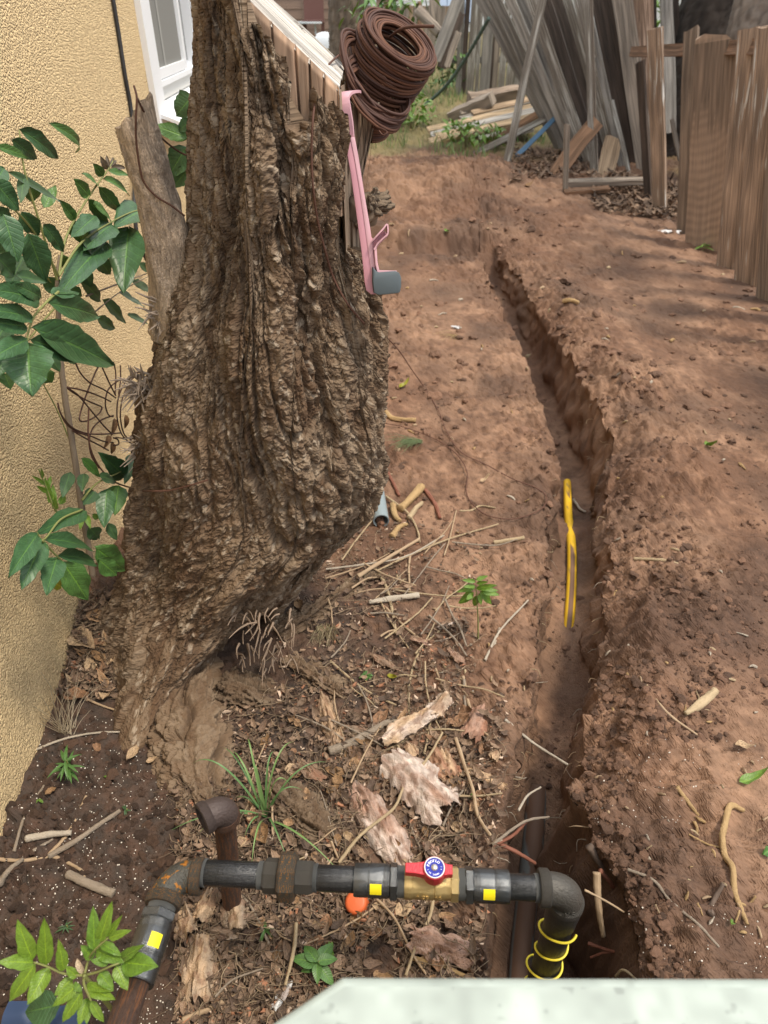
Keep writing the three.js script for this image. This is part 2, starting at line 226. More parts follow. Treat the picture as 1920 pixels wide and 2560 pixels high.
{
  const zs = [14, 8, 5, 3, 1.5, 0.8, 0.4, 0.1, -0.1];
  let v = 2900; while (true) { const z = onY(960, v).z; if (z < -4.4) break; if (z < -0.12) zs.push(z); v -= 3.3; }
  let z = -4.4; while (z > -8.8) { zs.push(z); z -= 0.021; } while (z > -13) { zs.push(z); z -= 0.05 * (1 + (-8.8 - z) * 0.25); } while (z > -90) { zs.push(z); z *= 1.12; } zs.push(-160);
  const NL = 250, NW = 20, NF = 18, NR = 230;
  const cols = NL + NW + NF + NW + NR + 4;
  const red = [0.15, 0.078, 0.045], dry = [0.258, 0.152, 0.094], wet = [0.062, 0.034, 0.022], loam = [0.055, 0.039, 0.03];
  const mixc = (a, b, t) => [lerp(a[0], b[0], t), lerp(a[1], b[1], t), lerp(a[2], b[2], t)];
  const tint = (x, z, depth) => {
    const n = fbm(x * 2.1, z * 2.1, 4, 301), m = fbm(x * 9, z * 9, 4, 311), f = fbm(x * 40, z * 40, 3, 321);
    let c = mixc(red, dry, clamp(0.42 + 1.5 * n + 0.8 * m + 0.5 * f) * 0.85);
    c = mixc(c, wet, clamp(0.28 - 1.6 * fbm(x * 3.1 + 7, z * 2.7, 4, 331) + 0.5 * m + 0.4 * f) * 0.75);
    // dark garden loam on the house side of the stump
    const loamy = sstep(0.3, -0.35, x + 0.5 * fbm(x * 3, z * 3, 4, 341) + 0.3 * m + 0.2 * f - 0.05) * sstep(-2.0, -1.3, z + 0.5 * fbm(x * 4, z * 4, 4, 342));
    c = mixc(c, mixc(loam, wet, 0.5 + f), clamp(loamy));
    c = mixc(c, [0.15, 0.15, 0.05], sstep(-8.6, -10.5, z + 1.2 * noise2(x * 2, z * 2, 345)) * 0.6);
    
    const hf = sstep(-6.5, -3.2, z), k = 1 + 0.4 * f * (0.4 + 0.6 * hf) + 0.25 * m + 0.22 * hf * fbm(x * 110, z * 110, 2, 351); return [c[0] * k, c[1] * k, c[2] * k];
  };
  const nj = zs.length - 1;
  const cacheJ = { j: -1 };
  const geo = gridGeo(cols, nj, (i, j) => {
    const z0 = zs[j];
    if (cacheJ.j !== j) { cacheJ.j = j; const zc = clamp(z0, ZFAR, ZNEAR); cacheJ.d = trenchDepth(z0); cacheJ.a = rimL(zc); cacheJ.b = rimR(zc); cacheJ.ya = soilTop(cacheJ.a, z0); cacheJ.yb = soilTop(cacheJ.b, z0); cacheJ.s = Math.max(1, -z0 / 9); }
    const { d, a, b, ya, yb, s } = cacheJ;
    let x, y, z = z0, dp = 0;
    const xl = -1.35 * s - 0.2, xr = 3.3 * s + (z0 > -2 ? 0 : 0.4);
    if (i === 0) x = -70; else if (i === 1) x = -8 * s; else if (i <= NL + 2) { const t = (i - 2) / NL; x = lerp(xl, a, Math.pow(t, 0.92)); }
    if (i <= NL + 2) { y = soilTop(x, z); const e = a - x; if (d > 0 && e < 0.07) y -= (0.02 * Math.exp(-e / 0.018) + 0.03 * Math.max(0, noise2(z * 9, 5, 431) + 0.2) * Math.exp(-e / 0.04)) * clamp(d * 6); }
    else if (i <= NL + 2 + NW) {
      const t = (i - NL - 2) / NW; dp = t; const fl = d > 0.005 ? -d + 0.02 * fbm(a * 9, z * 7, 3, 201) : ya;
      y = d > 0.005 ? lerp(ya - 0.02, fl, t) : ya; x = a + Math.min(0.02, d * 0.1) * t + clamp(d * 8) * (0.018 * noise2(z * 8, t * 3.2 + 3, 411) + 0.011 * noise2(z * 24, t * 5, 412) + 0.005 * noise2(z * 70, t * 9, 413));
      if (d <= 0.005) x = lerp(a, b, t * 0.2);
    } else if (i <= NL + 2 + NW + NF) {
      const t = (i - NL - 2 - NW) / NF; dp = 1; const x0 = a + Math.min(0.02, d * 0.1), x1 = b - Math.min(0.02, d * 0.1); x = d > 0.005 ? lerp(x0, x1, t) : lerp(a, b, 0.2 + t * 0.6);
      y = d > 0.005 ? -d + 0.02 * fbm(x * 9, z * 7, 3, 201) + 0.006 * fbm(x * 40, z * 30, 3, 211) + 0.03 * ((2 * t - 1) ** 4) : soilTop(x, z);
    } else if (i <= NL + 2 + NW + NF + NW) {
      const t = (i - NL - 2 - NW - NF) / NW; dp = 1 - t; const fl = -d + 0.02 * fbm(b * 9, z * 7, 3, 201) + 0.03;
      y = d > 0.005 ? lerp(fl, yb - 0.015, t) : soilTop(lerp(a, b, 0.8 + 0.2 * t), z); x = d > 0.005 ? b - Math.min(0.02, d * 0.1) * (1 - t) + clamp(d * 8) * (0.024 * noise2(z * 6, t * 3.2 + 8, 421) + 0.014 * noise2(z * 22, t * 5, 422) + 0.006 * noise2(z * 60, t * 6, 423)) : lerp(a, b, 0.8 + 0.2 * t);
    } else {
      const k = i - (NL + 2 + NW + NF + NW); 
      if (k > NR) x = k === NR + 1 ? 9 * s : 70; else x = lerp(b, xr, Math.pow(k / NR, 1.3));
      y = soilTop(x, z); const e = x - b; if (d > 0 && e < 0.07) y -= 0.016 * Math.exp(-e / 0.016) * clamp(d * 6);
    }
    const c = tint(x, z, dp * 0.8);
    return [x, y, z, x + y, z + 0.6 * y, Math.max(0.01, c[0]), Math.max(0.008, c[1]), Math.max(0.006, c[2])];
  }, true);
  const m = mesh('dirt_ground', geo, std({ vertexColors: true, roughness: 0.88, bumpMap: T.soil, bumpScale: 0.006 }));
  m.userData.kind = 'structure'; m.userData.label = 'red brown churned soil with a narrow trench';
  m.material.side = THREE.DoubleSide;
}
// ---------- the yellow house ----------
{
  const house = thing('yellow_house', 'yellow stucco house wall with a white framed window', 'house');
  const M = { stucco: std({ color: rgb(0.88, 0.67, 0.375), roughness: 0.95, bumpMap: T.stucco, bumpScale: 0.014 }), trim: std({ color: rgb(0.8, 0.82, 0.84), roughness: 0.5 }), screen: std({ color: rgb(0.2, 0.2, 0.185), roughness: 0.7 }), pane: std({ color: rgb(0.12, 0.13, 0.13), roughness: 0.08 }), grey: std({ color: rgb(0.3, 0.3, 0.28), roughness: 0.7 }) };
  const dir = V(-WK, 0, -1).normalize(), nrm = V(1, 0, -WK).normalize();      // along the wall, out of the wall
  const frame = new THREE.Matrix4().makeBasis(dir, V(0, 1, 0), nrm).setPosition(wallX(0), 0, 0);
  const local = p => { const q = p.clone().sub(V(wallX(0), 0, 0)); return [q.dot(dir), p.y]; };
  // opening for the window
  const s0 = 3.99, y0 = 1.2, S1 = s0 + 1.4, Y1 = 2.3;
  const fw = (s, y) => 0.006 * fbm(s * 1.4, y * 1.4, 2, 501) + 0.0015 * fbm(s * 8, y * 8, 2, 502);
  const sheet = (a, b, c, d, ni, nj) => gridGeo(ni, nj, (i, j) => { const s = lerp(a, b, i / ni), y = lerp(c, d, j / nj); const p = V(s, y, fw(s, y)).applyMatrix4(frame); return [p.x, p.y, p.z, s, y]; });
  const parts = [sheet(-2.5, s0, -0.5, y0, 90, 40), sheet(-2.5, s0, y0, Y1, 90, 40), sheet(s0, S1, -0.5, y0, 30, 40), sheet(S1, 9, -0.5, y0, 40, 20), sheet(S1, 9, y0, Y1, 40, 20), sheet(-2.5, s0, Y1, 3.2, 60, 10), sheet(s0, S1, Y1, 3.2, 10, 10), sheet(S1, 9, Y1, 3.2, 40, 10)];
  const wall = mesh('stucco_wall', mergeGeometries(parts), M.stucco, house); wall.material.side = THREE.DoubleSide;
  const boxAt = (a, b, c, d, o0, o1, bev = 0) => { const g = new THREE.BoxGeometry(b - a, d - c, o1 - o0); g.translate((a + b) / 2, (c + d) / 2, (o0 + o1) / 2); g.applyMatrix4(frame); return g; };
  // back of the wall so that it has thickness
  mesh('wall_core', mergeGeometries([boxAt(-2.5, s0 - 0.001, -0.5, 3.2, -0.16, -0.012), boxAt(s0, S1, -0.5, y0 - 0.002, -0.16, -0.012), boxAt(S1 + 0.001, 9, -0.5, 3.2, -0.16, -0.012), boxAt(s0, S1, Y1, 3.2, -0.16, -0.012)]), M.grey, house);
  const win = new THREE.Group(); win.name = 'window'; house.add(win); win.userData.label = 'white framed window with an insect screen';
  const L = (n, g, m) => mesh(n, g, m, win);
  L('casing', boxAt(s0 - 0.19, s0 + 0.005, y0 - 0.07, Y1, 0.003, 0.03), M.trim);
  L('casing', boxAt(S1 - 0.005, S1 + 0.19, y0 - 0.07, Y1, 0.003, 0.03), M.trim);
  L('jamb', boxAt(s0 + 0.006, s0 + 0.02, y0 + 0.02, Y1, -0.09, 0.0), M.trim);
  L('jamb', boxAt(S1 - 0.03, S1 - 0.006, y0 + 0.02, Y1, -0.09, 0.0), M.trim);
  L('sash', boxAt(s0 + 0.97, s0 + 1.03, y0 + 0.1, Y1, -0.05, -0.008), M.trim);
  L('sash', boxAt(s0 + 1.04, s0 + 1.1, y0 + 0.1, Y1, -0.075, -0.03), M.trim);
  L('sash_rail', boxAt(s0 + 0.021, s0 + 0.969, y0 + 0.105, y0 + 0.15, -0.05, -0.01), M.trim);
  L('track', boxAt(s0 + 0.021, S1 - 0.031, y0 + 0.075, y0 + 0.1, -0.08, 0.0), M.trim);
  L('apron', boxAt(s0 + 0.021, S1 - 0.031, y0 + 0.012, y0 + 0.074, -0.075, -0.02), std({ color: rgb(0.66, 0.66, 0.63), roughness: 0.6 }));
  L('screen', boxAt(s0 + 0.021, s0 + 0.969, y0 + 0.15, Y1, -0.03, -0.026), M.screen);
  L('pane', boxAt(s0 + 1.101, S1 - 0.031, y0 + 0.13, Y1, -0.06, -0.055), M.pane);
  L('muntin', boxAt(s0 + 0.42, s0 + 0.46, y0 + 0.15, Y1, -0.025, -0.022), M.grey);
  // sloping sill with a hollow end
  const sill = new THREE.BufferGeometry(), prof = [[-0.08, 0.012], [0.0, 0.0], [0.115, -0.045], [0.12, -0.075], [0.108, -0.075], [0.1, -0.055], [0.0, -0.02], [-0.08, -0.02]];
  { const sh = new THREE.Shape(prof.map(([o, y]) => new THREE.Vector2(o, y))); const g = new THREE.ExtrudeGeometry(sh, { depth: 1.7, bevelEnabled: false }); g.applyMatrix4(new THREE.Matrix4().makeBasis(V(0, 0, 1), V(0, 1, 0), V(-1, 0, 0))); g.translate(s0 + 1.55, y0, 0); g.applyMatrix4(frame); L('sill', g, M.trim); }
  // black service cable down the wall
  const cab = [[283, 0], [296, 80], [312, 185], [326, 262], [334, 330], [338, 420], [336, 520], [345, 600], [372, 660]].map(([u, v], i) => onWall(u, v, 0.012 + (i > 5 ? 0.03 : 0)));
  cab.unshift(onWall(266, -130, 0.012), onWall(283, -0, 0.012).lerp(onWall(266, -130, 0.012), 0.4));
  one('service_cable', tubeGeo(cab, 0.0085, { ns: 60, nr: 8 }), std({ color: rgb(0.02, 0.02, 0.022), roughness: 0.6 }), 'black cable running down the yellow wall beside the window', 'cable');
}
// ---------- the big broken stump ----------
const STUMP = { zc: -1.64 };
{
  const stump = thing('tree_stump', 'thick broken tree stump with deeply furrowed brown bark', 'tree stump');
  // measured outline [row, left column, right column]
  const sil = [[-260, 508, 640], [-120, 512, 700], [0, 518, 780], [130, 514, 835], [300, 510, 862], [420, 505, 866], [520, 498, 868], [640, 474, 902], [760, 434, 918], [880, 400, 934], [1000, 374, 946], [1110, 376, 964], [1190, 366, 974], [1250, 352, 960], [1310, 334, 905], [1370, 314, 835], [1430, 296, 780], [1500, 286, 725], [1580, 286, 680], [1660, 298, 640], [1760, 330, 600]]
    .map(([v, a, b]) => { const p = onZ(a, v, STUMP.zc), q = onZ(b, v, STUMP.zc); return [(p.y + q.y) / 2, p.x, q.x]; }).sort((a, b) => a[0] - b[0]);
  const frontR = [[-0.3, 0.42], [0, 0.36], [0.1, 0.31], [0.25, 0.265], [0.45, 0.25], [0.7, 0.25], [0.95, 0.225], [1.2, 0.175], [1.45, 0.145], [2, 0.13]];
  // top edge of the bark, seen from in front: [x, height]
  const topF = [[600, -40], [606, 40], [612, 62], [640, 76], [700, 135], [716, 180], [712, 230], [724, 290], [735, 312], [780, 316], [790, 292], [797, 232], [815, 262], [850, 290], [882, 330], [890, 400]].map(([u, v]) => { const p = onZ(u, v, -1.47); return [p.x, p.y]; });
  const topAt = (th, x) => {
    const jag = 0.018 * noise2(th * 14, 3.3, 611) + 0.012 * noise2(th * 45, 4.1, 612) + 0.006 * noise2(th * 120, 1.1, 613);
    const deg = th * 180 / Math.PI;
    if (deg > 200 || deg < 0) return 1.12 + jag;                                   // the far side is rotted lower
    if (deg < 22) return 1.15 + jag; if (deg < 34) return lerp(1.15, 1.3, (deg - 22) / 12) + jag;
    if (deg > 188) return lerp(1.78, 1.12, (deg - 188) / 12) + jag;
    if (x < topF[0][0]) return 1.82 + jag;
    for (let i = 1; i < topF.length; i++) if (x <= topF[i][0]) return lerp(topF[i - 1][1], topF[i][1], (x - topF[i - 1][0]) / (topF[i][0] - topF[i - 1][0])) + jag * 0.7;
    return 1.3 + jag;
  };
  const base = (th, y) => {                                                         // smooth body
    const xl = table(sil, y, 1), xr = table(sil, y, 2), cx = (xl + xr) / 2, hx = (xr - xl) / 2, c = Math.cos(th), s = Math.sin(th);
    const rz = s > 0 ? table(frontR, y) : 0.24;
    let k = 1, kz = 1;
    // root flares at the foot
    const foot = sstep(0.34, -0.06, y);
    const fl = (a, w) => { let d = th - a; d = Math.atan2(Math.sin(d), Math.cos(d)); return Math.exp(-d * d / (w * w)); };
    kz += foot * (0.5 * fl(1.9, 0.45) - 0.22 * fl(1.25, 0.2));
    kz -= sstep(0.62, 0.2, y) * 0.6 * fl(0.75, 0.5);                                    // undercut on the yard side
    k += foot * (0.22 * fl(2.7, 0.3) - 0.12 * fl(0.75, 0.3));
    const lump = 0.03 * noise2(c * 2.2 + 7, y * 3.1 + s, 621) + 0.02 * noise2(c * 5 + 3, y * 6 + s * 5, 622);
    return [cx + (hx * k + lump) * c, STUMP.zc + (rz * kz + lump) * s];
  };
  const WA = {}, WB = {}, WC = {};
  const bark = (a, y, th) => {                                                      // height of the bark over the body
    const wx = 0.018 * fbm(a * 9, y * 7, 3, 631), wy = 0.02 * fbm(a * 11, y * 9, 3, 632);
    const flow = 0.09 * Math.sin(y * 2.2 + a * 1.2);
    const A = a + wx + flow, Y = y + wy;
    const left = sstep(1.25, 1.9, th) * sstep(3.4, 2.6, th);                        // long straight ridges on the house side
    const rid = fbm(A * 15, Y * lerp(5.5, 2.0, left), 3, 641);
    const qx = 0.004 * fbm(a * 60, y * 60, 2, 633), qy = 0.006 * fbm(a * 50, y * 50, 2, 634);
    worley(A * 21, Y * lerp(9, 5, left), 642, WA); worley((A + qx) * 74, (Y + qy) * 36, 643, WB); worley((A + qx) * 150, (Y + qy) * 84, 644, WC);
    let h = -0.023 * Math.pow(1 - Math.min(1, Math.abs(rid) * 4.8), 1.4);
    h += 0.0065 * sstep(0.0, 0.14, WA.f2 - WA.f1) + 0.006 * (WA.id - 0.5);
    h += 0.0068 * sstep(0.0, 0.17, WB.f2 - WB.f1) * (0.4 + 0.8 * WB.id) + 0.003 * (WB.id - 0.5);
    h += 0.0022 * sstep(0, 0.3, WC.f2 - WC.f1) + 0.0022 * (WC.id - 0.5);
    h += 0.01 * fbm(A * 16, Y * 9, 3, 645) + 0.004 * fbm(A * 120, Y * 70, 3, 646);
    const calm = sstep(0.16, -0.05, y) * 0.4;                                        // the foot is worn smoother
    h *= 1 - calm;
    return { h, id: WA.id, idb: WB.id, idc: WC.id, rid };
  };
  // groove that splits off the tall strip of bark on the house side
  const grooveU = [[0.8, -0.45], [1.2, -0.335], [1.34, -0.275], [1.5, -0.262], [1.9, -0.25]];
  const NI = 500, NJ = 840;
  const thetas = []; for (let i = 0; i <= NI; i++) { const t = i / NI; thetas.push(t < 0.84 ? lerp(-0.75, 3.75, t / 0.84) : lerp(3.75, 2 * Math.PI - 0.75, (t - 0.84) / 0.16)); }
  const tanc = [0.165, 0.108, 0.064], greyc = [0.25, 0.188, 0.13], redc = [0.105, 0.06, 0.032], darkc = [0.055, 0.035, 0.022];
  const mixc = (a, b, t) => [lerp(a[0], b[0], t), lerp(a[1], b[1], t), lerp(a[2], b[2], t)];
  const geo = gridGeo(NI, NJ, (i, j) => {
    const th = thetas[i], t = j / NJ;
    const roughTop = topAt(th, base(th, 1.4)[0]);
    const inner = j > NJ - 14;
    const tt = inner ? 1 : j / (NJ - 14);
    let y = lerp(-0.16, roughTop, tt), [x, z] = base(th, y);
    const e = 0.01, [x1, z1] = base(th + e, y); let tx = x1 - x, tz = z1 - z; const l = Math.hypot(tx, tz) || 1; const nx = tz / l * 1, nz = -tx / l * 1; // outward
    const cx = (table(sil, y, 1) + table(sil, y, 2)) / 2; const sgn = (x - cx) * nx + (z - STUMP.zc) * nz > 0 ? 1 : -1;
    const a = th * 0.27;
    const b = bark(a, y, th);
    let h = b.h;
    if (!inner) {
      const gx = table(grooveU, y); if (y > 0.85 && Math.sin(th) > 0.2) h -= 0.028 * sstep(0.02, 0.002, Math.abs(x - gx + 0.022 * noise2(y * 6, 1, 651) + 0.012 * noise2(y * 19, 1, 652))) * sstep(0.95, 1.15, y) * (0.6 + 0.5 * noise2(y * 11, 3, 653));
      // rotted hollow between the roots on the yard side
      const hx = (x + 0.235) / 0.055, hy = (y - 0.1) / 0.075; if (Math.sin(th) > 0) h -= 0.11 * Math.exp(-(hx * hx + hy * hy));
      const kx = (x + 0.42) / 0.05, ky = (y - 0.0) / 0.06; if (Math.sin(th) > 0.3) h -= 0.08 * Math.exp(-(kx * kx + ky * ky));
      // burr where shoots were cut
      const bx = (x + 0.3) / 0.1, by = (y - 0.17) / 0.07; if (Math.sin(th) > 0) h += 0.05 * Math.exp(-(bx * bx + by * by));
    } else { const k = (j - (NJ - 14)) / 14; h = lerp(b.h, -0.045, Math.min(1, k * 2.2)) + 0.006 * noise2(a * 90, k * 9, 655); y = roughTop - 0.14 * Math.max(0, k - 0.35) + 0.006 * noise2(a * 70, k * 7, 656); }
    x += nx * sgn * h; z += nz * sgn * h;
    const n1 = fbm(a * 6, y * 3, 3, 661), n2 = fbm(a * 60, y * 45, 3, 662);
    let c = mixc(tanc, greyc, clamp(0.35 + 0.8 * n1 + 0.7 * (b.idb - 0.5) + 0.7 * (b.idc - 0.5)));
    c = mixc(c, redc, clamp((b.id < 0.34 ? 0.6 : 0.12) + 0.9 * n2 + 0.5 * fbm(a * 3, y * 2, 2, 663)));
    c = mixc(c, darkc, clamp((b.idc < 0.2 ? 0.35 : 0) + 0.8 * fbm(a * 14, y * 8, 3, 664)));
    if (b.idc > 0.93) c = mixc(c, [0.42, 0.35, 0.27], 0.5);
    
    return [x, y, z, a, y, Math.max(0.02, c[0]), Math.max(0.015, c[1]), Math.max(0.01, c[2])];
  }, true);
  // stitch normals across the seam
  { const n = geo.attributes.normal, w = NI + 1; for (let j = 0; j <= NJ; j++) { const a = j * w, b = j * w + NI; for (const k of ['X', 'Y', 'Z']) { const m = (n['get' + k](a) + n['get' + k](b)) / 2; n['set' + k](a, m); n['set' + k](b, m); } } }
  const trunkM = std({ vertexColors: true, roughness: 0.93, bumpMap: at(T.fine, 3, 3), bumpScale: 0.006, side: THREE.DoubleSide });
  mesh('bark', geo, trunkM, stump);
  STUMP.group = stump; STUMP.barkM = trunkM; STUMP.base = base;

  STUMP.frontZ = (x, y) => { let a = 0.05, b = Math.PI - 0.05; for (let k = 0; k < 24; k++) { const m = (a + b) / 2; if (base(m, y)[0] > x) a = m; else b = m; } return base((a + b) / 2, y)[1]; };
  STUMP.onBark = (u, v, off = 0.02) => { let z = -1.45, p; for (let k = 0; k < 6; k++) { p = onZ(u, v, z); z = STUMP.frontZ(p.x, p.y) + off; } return onZ(u, v, z); };
  const woodTan = std({ color: rgb(0.74, 0.5, 0.34), map: at(T.grain, 1.6, 0.6), bumpMap: at(T.grainB, 4, 1), bumpScale: 0.0008, roughness: 0.85 });
  const woodGrey = std({ color: rgb(0.9, 0.84, 0.76), map: at(T.grain, 5, 1.4), bumpMap: at(T.grainB, 5, 1.4), bumpScale: 0.006, roughness: 0.85 });
  const woodDark = std({ color: rgb(0.55, 0.41, 0.29), map: at(T.grain, 6, 1), bumpMap: at(T.grainB, 6, 1), bumpScale: 0.01, roughness: 0.9 });
  // heartwood: sawn face with shrinkage cracks, slanting weathered top
  {
    const zf = -1.53, zb = -1.8;
    const A = onZ(560, -60, zf), B = onZ(842, 215, zf), slope = (B.y - A.y) / (B.x - A.x);
    const topY = x => A.y + slope * (x - A.x), A2 = onZ(626, -60, zb), B2 = onZ(855, 152, zb), slope2 = (B2.y - A2.y) / (B2.x - A2.x), backY = x => A2.y + slope2 * (x - A2.x);
    const xs0 = onZ(596, 60, zf).x, xs1 = B.x + 0.004;
    const cracks = [[-0.165, 1], [-0.138, 1.2], [-0.112, 0.8], [-0.2, 0.7], [-0.088, 0.6]];
    const face = gridGeo(110, 70, (i, j) => { const x = lerp(xs0, xs1, i / 110), y = lerp(1.25, topY(x), j / 70); let z = zf + 0.003 * noise2(x * 12, y * 3, 671) + 0.0004 * noise2(x * 160, y * 9, 672); for (const [c, w] of cracks) z -= 0.014 * w * sstep(0.0022, 0.0004, Math.abs(x - c + 0.004 * noise2(y * 5, c * 99, 673))); z -= 0.006 * sstep(0.012, 0, topY(x) - y); return [x, y, z, x, y]; });
    mesh('sawn_face', face, woodTan, stump);
    const top = gridGeo(60, 120, (i, j) => { const x = lerp(xs0, xs1, j / 120), k = i / 60; const z = lerp(zf - 0.004, zb, k); const y = lerp(topY(x), backY(x), k) - 0.006 * sstep(0.06, 0, k) - 0.012 * sstep(0.9, 1, k) + 0.004 * noise2(k * 12 + 0.6 * noise2(x * 9, k * 3, 681), x * 6, 682) - 0.009 * sstep(0.05, 0.0, Math.abs(fbm(k * 4.5, x * 5, 3, 683))); return [x, y, z, k * 0.27, x * 1.3]; });
    mesh('weathered_top', top, woodGrey, stump);
    const side = gridGeo(12, 40, (i, j) => { const z = lerp(zf, zb, i / 12), y = lerp(1.1, topY(xs1) - 0.005, j / 40); return [xs1 + 0.005 * noise2(z * 60, y * 5, 684), y, z, z, y]; });
    mesh('split_side', side, woodDark, stump);
    const back = gridGeo(20, 20, (i, j) => { const x = lerp(xs1, xs0, i / 20), y = lerp(1.0, backY(x) - 0.012, j / 20); return [x, y, zb, x, y]; });
    mesh('split_back', back, woodDark, stump);
  }
  // rotted wall of wood standing inside the hollow on the yard side
  {
    const z = -1.77, rows = [[255, 838, 950], [300, 838, 938], [360, 835, 926], [440, 832, 908], [520, 832, 902], [640, 832, 905], [760, 840, 900]];
    const g = gridGeo(30, 60, (i, j) => { const k = j / 60 * (rows.length - 1), a = Math.min(rows.length - 2, Math.floor(k)), f = k - a, v = lerp(rows[a][0], rows[a + 1][0], f), u = lerp(lerp(rows[a][1], rows[a + 1][1], f), lerp(rows[a][2], rows[a + 1][2], f), i / 30); const p = onZ(u, v, z); const q = i / 30; p.z += 0.05 * Math.sin(q * Math.PI) + 0.012 * noise2(q * 11, p.y * 3, 691) + 0.006 * noise2(q * 40, p.y * 6, 692); return [p.x, p.y, p.z, p.x, p.y]; });
    const w = mesh('inner_wood', g, woodDark, stump); w.material.side = THREE.DoubleSide;
    const g2 = gridGeo(10, 40, (i, j) => { const p = onZ(lerp(948, 905, Math.min(1, j / 26)), lerp(255, 760, j / 40), z); return [p.x - 0.004, p.y, p.z - 0.14 * i / 10, i / 40, p.y]; });
    mesh('inner_wood', g2, woodDark, stump);
  }
  // gnarled knob of dead wood beside the pink bracket
  const knobM = std({ color: rgb(0.4, 0.3, 0.21), roughness: 0.95, map: at(T.grain, 3, 0.4), bumpMap: at(T.grainB, 3, 0.4), bumpScale: 0.008 });
  { const P = [[890, 560], [912, 535], [934, 512], [955, 498]].map(([u, v]) => onZ(u, v, -1.74)); mesh('knob', tubeGeo(P, [0.02, 0.036, 0.033, 0.012], { ns: 34, nr: 26, rough: 0.5, seed: 4 }), knobM, stump);
    const r = rng(5); const c = onZ(930, 515, -1.73), gs = []; for (let i = 0; i < 26; i++) { const d = V(r() * 1.2 - 0.1, r() * 1.2 - 0.3, r() - 0.4).normalize(); gs.push(tubeGeo([c, c.clone().addScaledVector(d, 0.022 + 0.014 * r()).add(V(0.006 * (r() - 0.5), 0.008 * (r() - 0.5), 0)), c.clone().addScaledVector(d, 0.034 + 0.014 * r()).add(V(0.01 * r(), 0.01 * (r() - 0.5), 0))], [0.012, 0.009, 0.004], { ns: 7, nr: 7, rough: 0.7, seed: i })); } mesh('splinters', mergeGeometries(gs), knobM, stump).userData.kind = 'stuff'; }
  // surface root that runs out toward the pipes
  const rootM = std({ vertexColors: true, roughness: 0.95, bumpMap: at(T.fine, 4, 4), bumpScale: 0.003 });
  const rootGeo = (pts, rad, seed, tone = 1, fine = 1) => {
    const c = new THREE.CatmullRomCurve3(pts), ns = Math.round(150 * fine), nr = Math.round(60 * fine);
    return gridGeo(nr, ns, (i, j) => { const t = j / ns, p = c.getPoint(t), d = c.getTangent(t), s = V(0, 1, 0).cross(d).normalize(), q = -0.35 + (Math.PI + 0.7) * i / nr, k = t * (rad.length - 1), a = Math.min(rad.length - 2, Math.floor(k)), r = lerp(rad[a], rad[a + 1], k - a), L = t * c.getLength();
      const b = bark(q * 0.1 + seed, L + seed * 3, 1); const rr = r * (1 + 0.09 * noise2(q * 2, L * 6, 711 + seed)) + b.h * 1.5; const pt = p.clone().addScaledVector(s, Math.cos(q) * rr).add(V(0, Math.sin(q) * rr * 0.75, 0));
      let cc = mixc([0.16, 0.105, 0.064], [0.23, 0.17, 0.115], clamp(0.3 + 0.8 * (b.idb - 0.4))); cc = mixc(cc, redc, clamp(0.15 + 0.9 * fbm(q * 4, L * 20, 3, 712))); cc = cc.map(v => v * tone);
      return [pt.x, pt.y, pt.z, q * 0.1, L, ...cc]; }, true);
  };
  // sawn-off limb on the house side
  {
    const P = [[455, 830], [440, 720], [412, 560], [380, 440], [352, 350], [338, 300]].map(([u, v], i) => onZ(u, v, [-1.62, -1.6, -1.6, -1.61, -1.62, -1.63][i]));
    const limbM = std({ color: rgb(0.74, 0.57, 0.42), map: at(T.fine2, 3, 3), bumpMap: at(T.fine, 9, 3), bumpScale: 0.006, roughness: 0.9 });
    const g = tubeGeo(P, [0.075, 0.058, 0.047, 0.043, 0.042, 0.04], { ns: 130, nr: 46, rough: 0.09, seed: 8, cap: true });
    { const p = g.attributes.position; for (let i = 0; i < p.count; i++) { const y = p.getY(i), x = p.getX(i), z = p.getZ(i), a = Math.atan2(z + 1.61, x + 0.55); const h = 0.0035 * Math.max(0, noise2(a * 3, y * 70, 701)) + 0.003 * noise2(a * 9, y * 26, 702) - 0.006 * sstep(0.12, 0, Math.abs(fbm(a * 1.6, y * 2.5, 3, 703))); p.setX(i, x + Math.cos(a) * h); p.setZ(i, z + Math.sin(a) * h); } for (let i = 0; i < p.count; i++) { const y = p.getY(i), k = sstep(P[5].y - 0.012, P[5].y + 0.004, y); if (k > 0) p.setY(i, y + k * (0.9 * (p.getX(i) - P[5].x) + 0.012 * noise2(p.getX(i) * 160, p.getZ(i) * 160, 704))); } g.computeVertexNormals(); }
    mesh('sawn_limb', g, limbM, stump);
    // dead gnarled collar below the limb
    const Q = [[430, 760], [420, 800], [412, 850]].map(([u, v]) => onZ(u, v, -1.55)); mesh('limb_collar', rootGeo(Q.map(p => p.clone().add(V(0.02, 0, -0.02))).reverse(), [0.03, 0.045, 0.03], 13, 0.8), rootM, stump);
  }
  STUMP.rootGeo = rootGeo; STUMP.rootM = rootM;
  mesh('root', rootGeo([[455, 1640], [460, 1760], [478, 1880], [500, 2000], [500, 2120]].map(([u, v], i) => spot(u, v, [-0.015, -0.015, -0.03, -0.05, -0.1][i])), [0.105, 0.105, 0.095, 0.08, 0.06], 2, 1, 2), rootM, stump);
  mesh('root', rootGeo([[690, 1580], [760, 1540], [840, 1480], [925, 1440], [990, 1422]].map(([u, v], i) => spot(u, v, i > 3 ? -0.03 : -0.012)), [0.035, 0.026, 0.022, 0.02, 0.01], 5), rootM, stump);
  mesh('root', rootGeo([[720, 1640], [790, 1690], [850, 1735], [905, 1775]].map(([u, v], i) => spot(u, v, i > 2 ? -0.03 : -0.016)), [0.03, 0.026, 0.022, 0.012], 7, 1.1), rootM, stump);
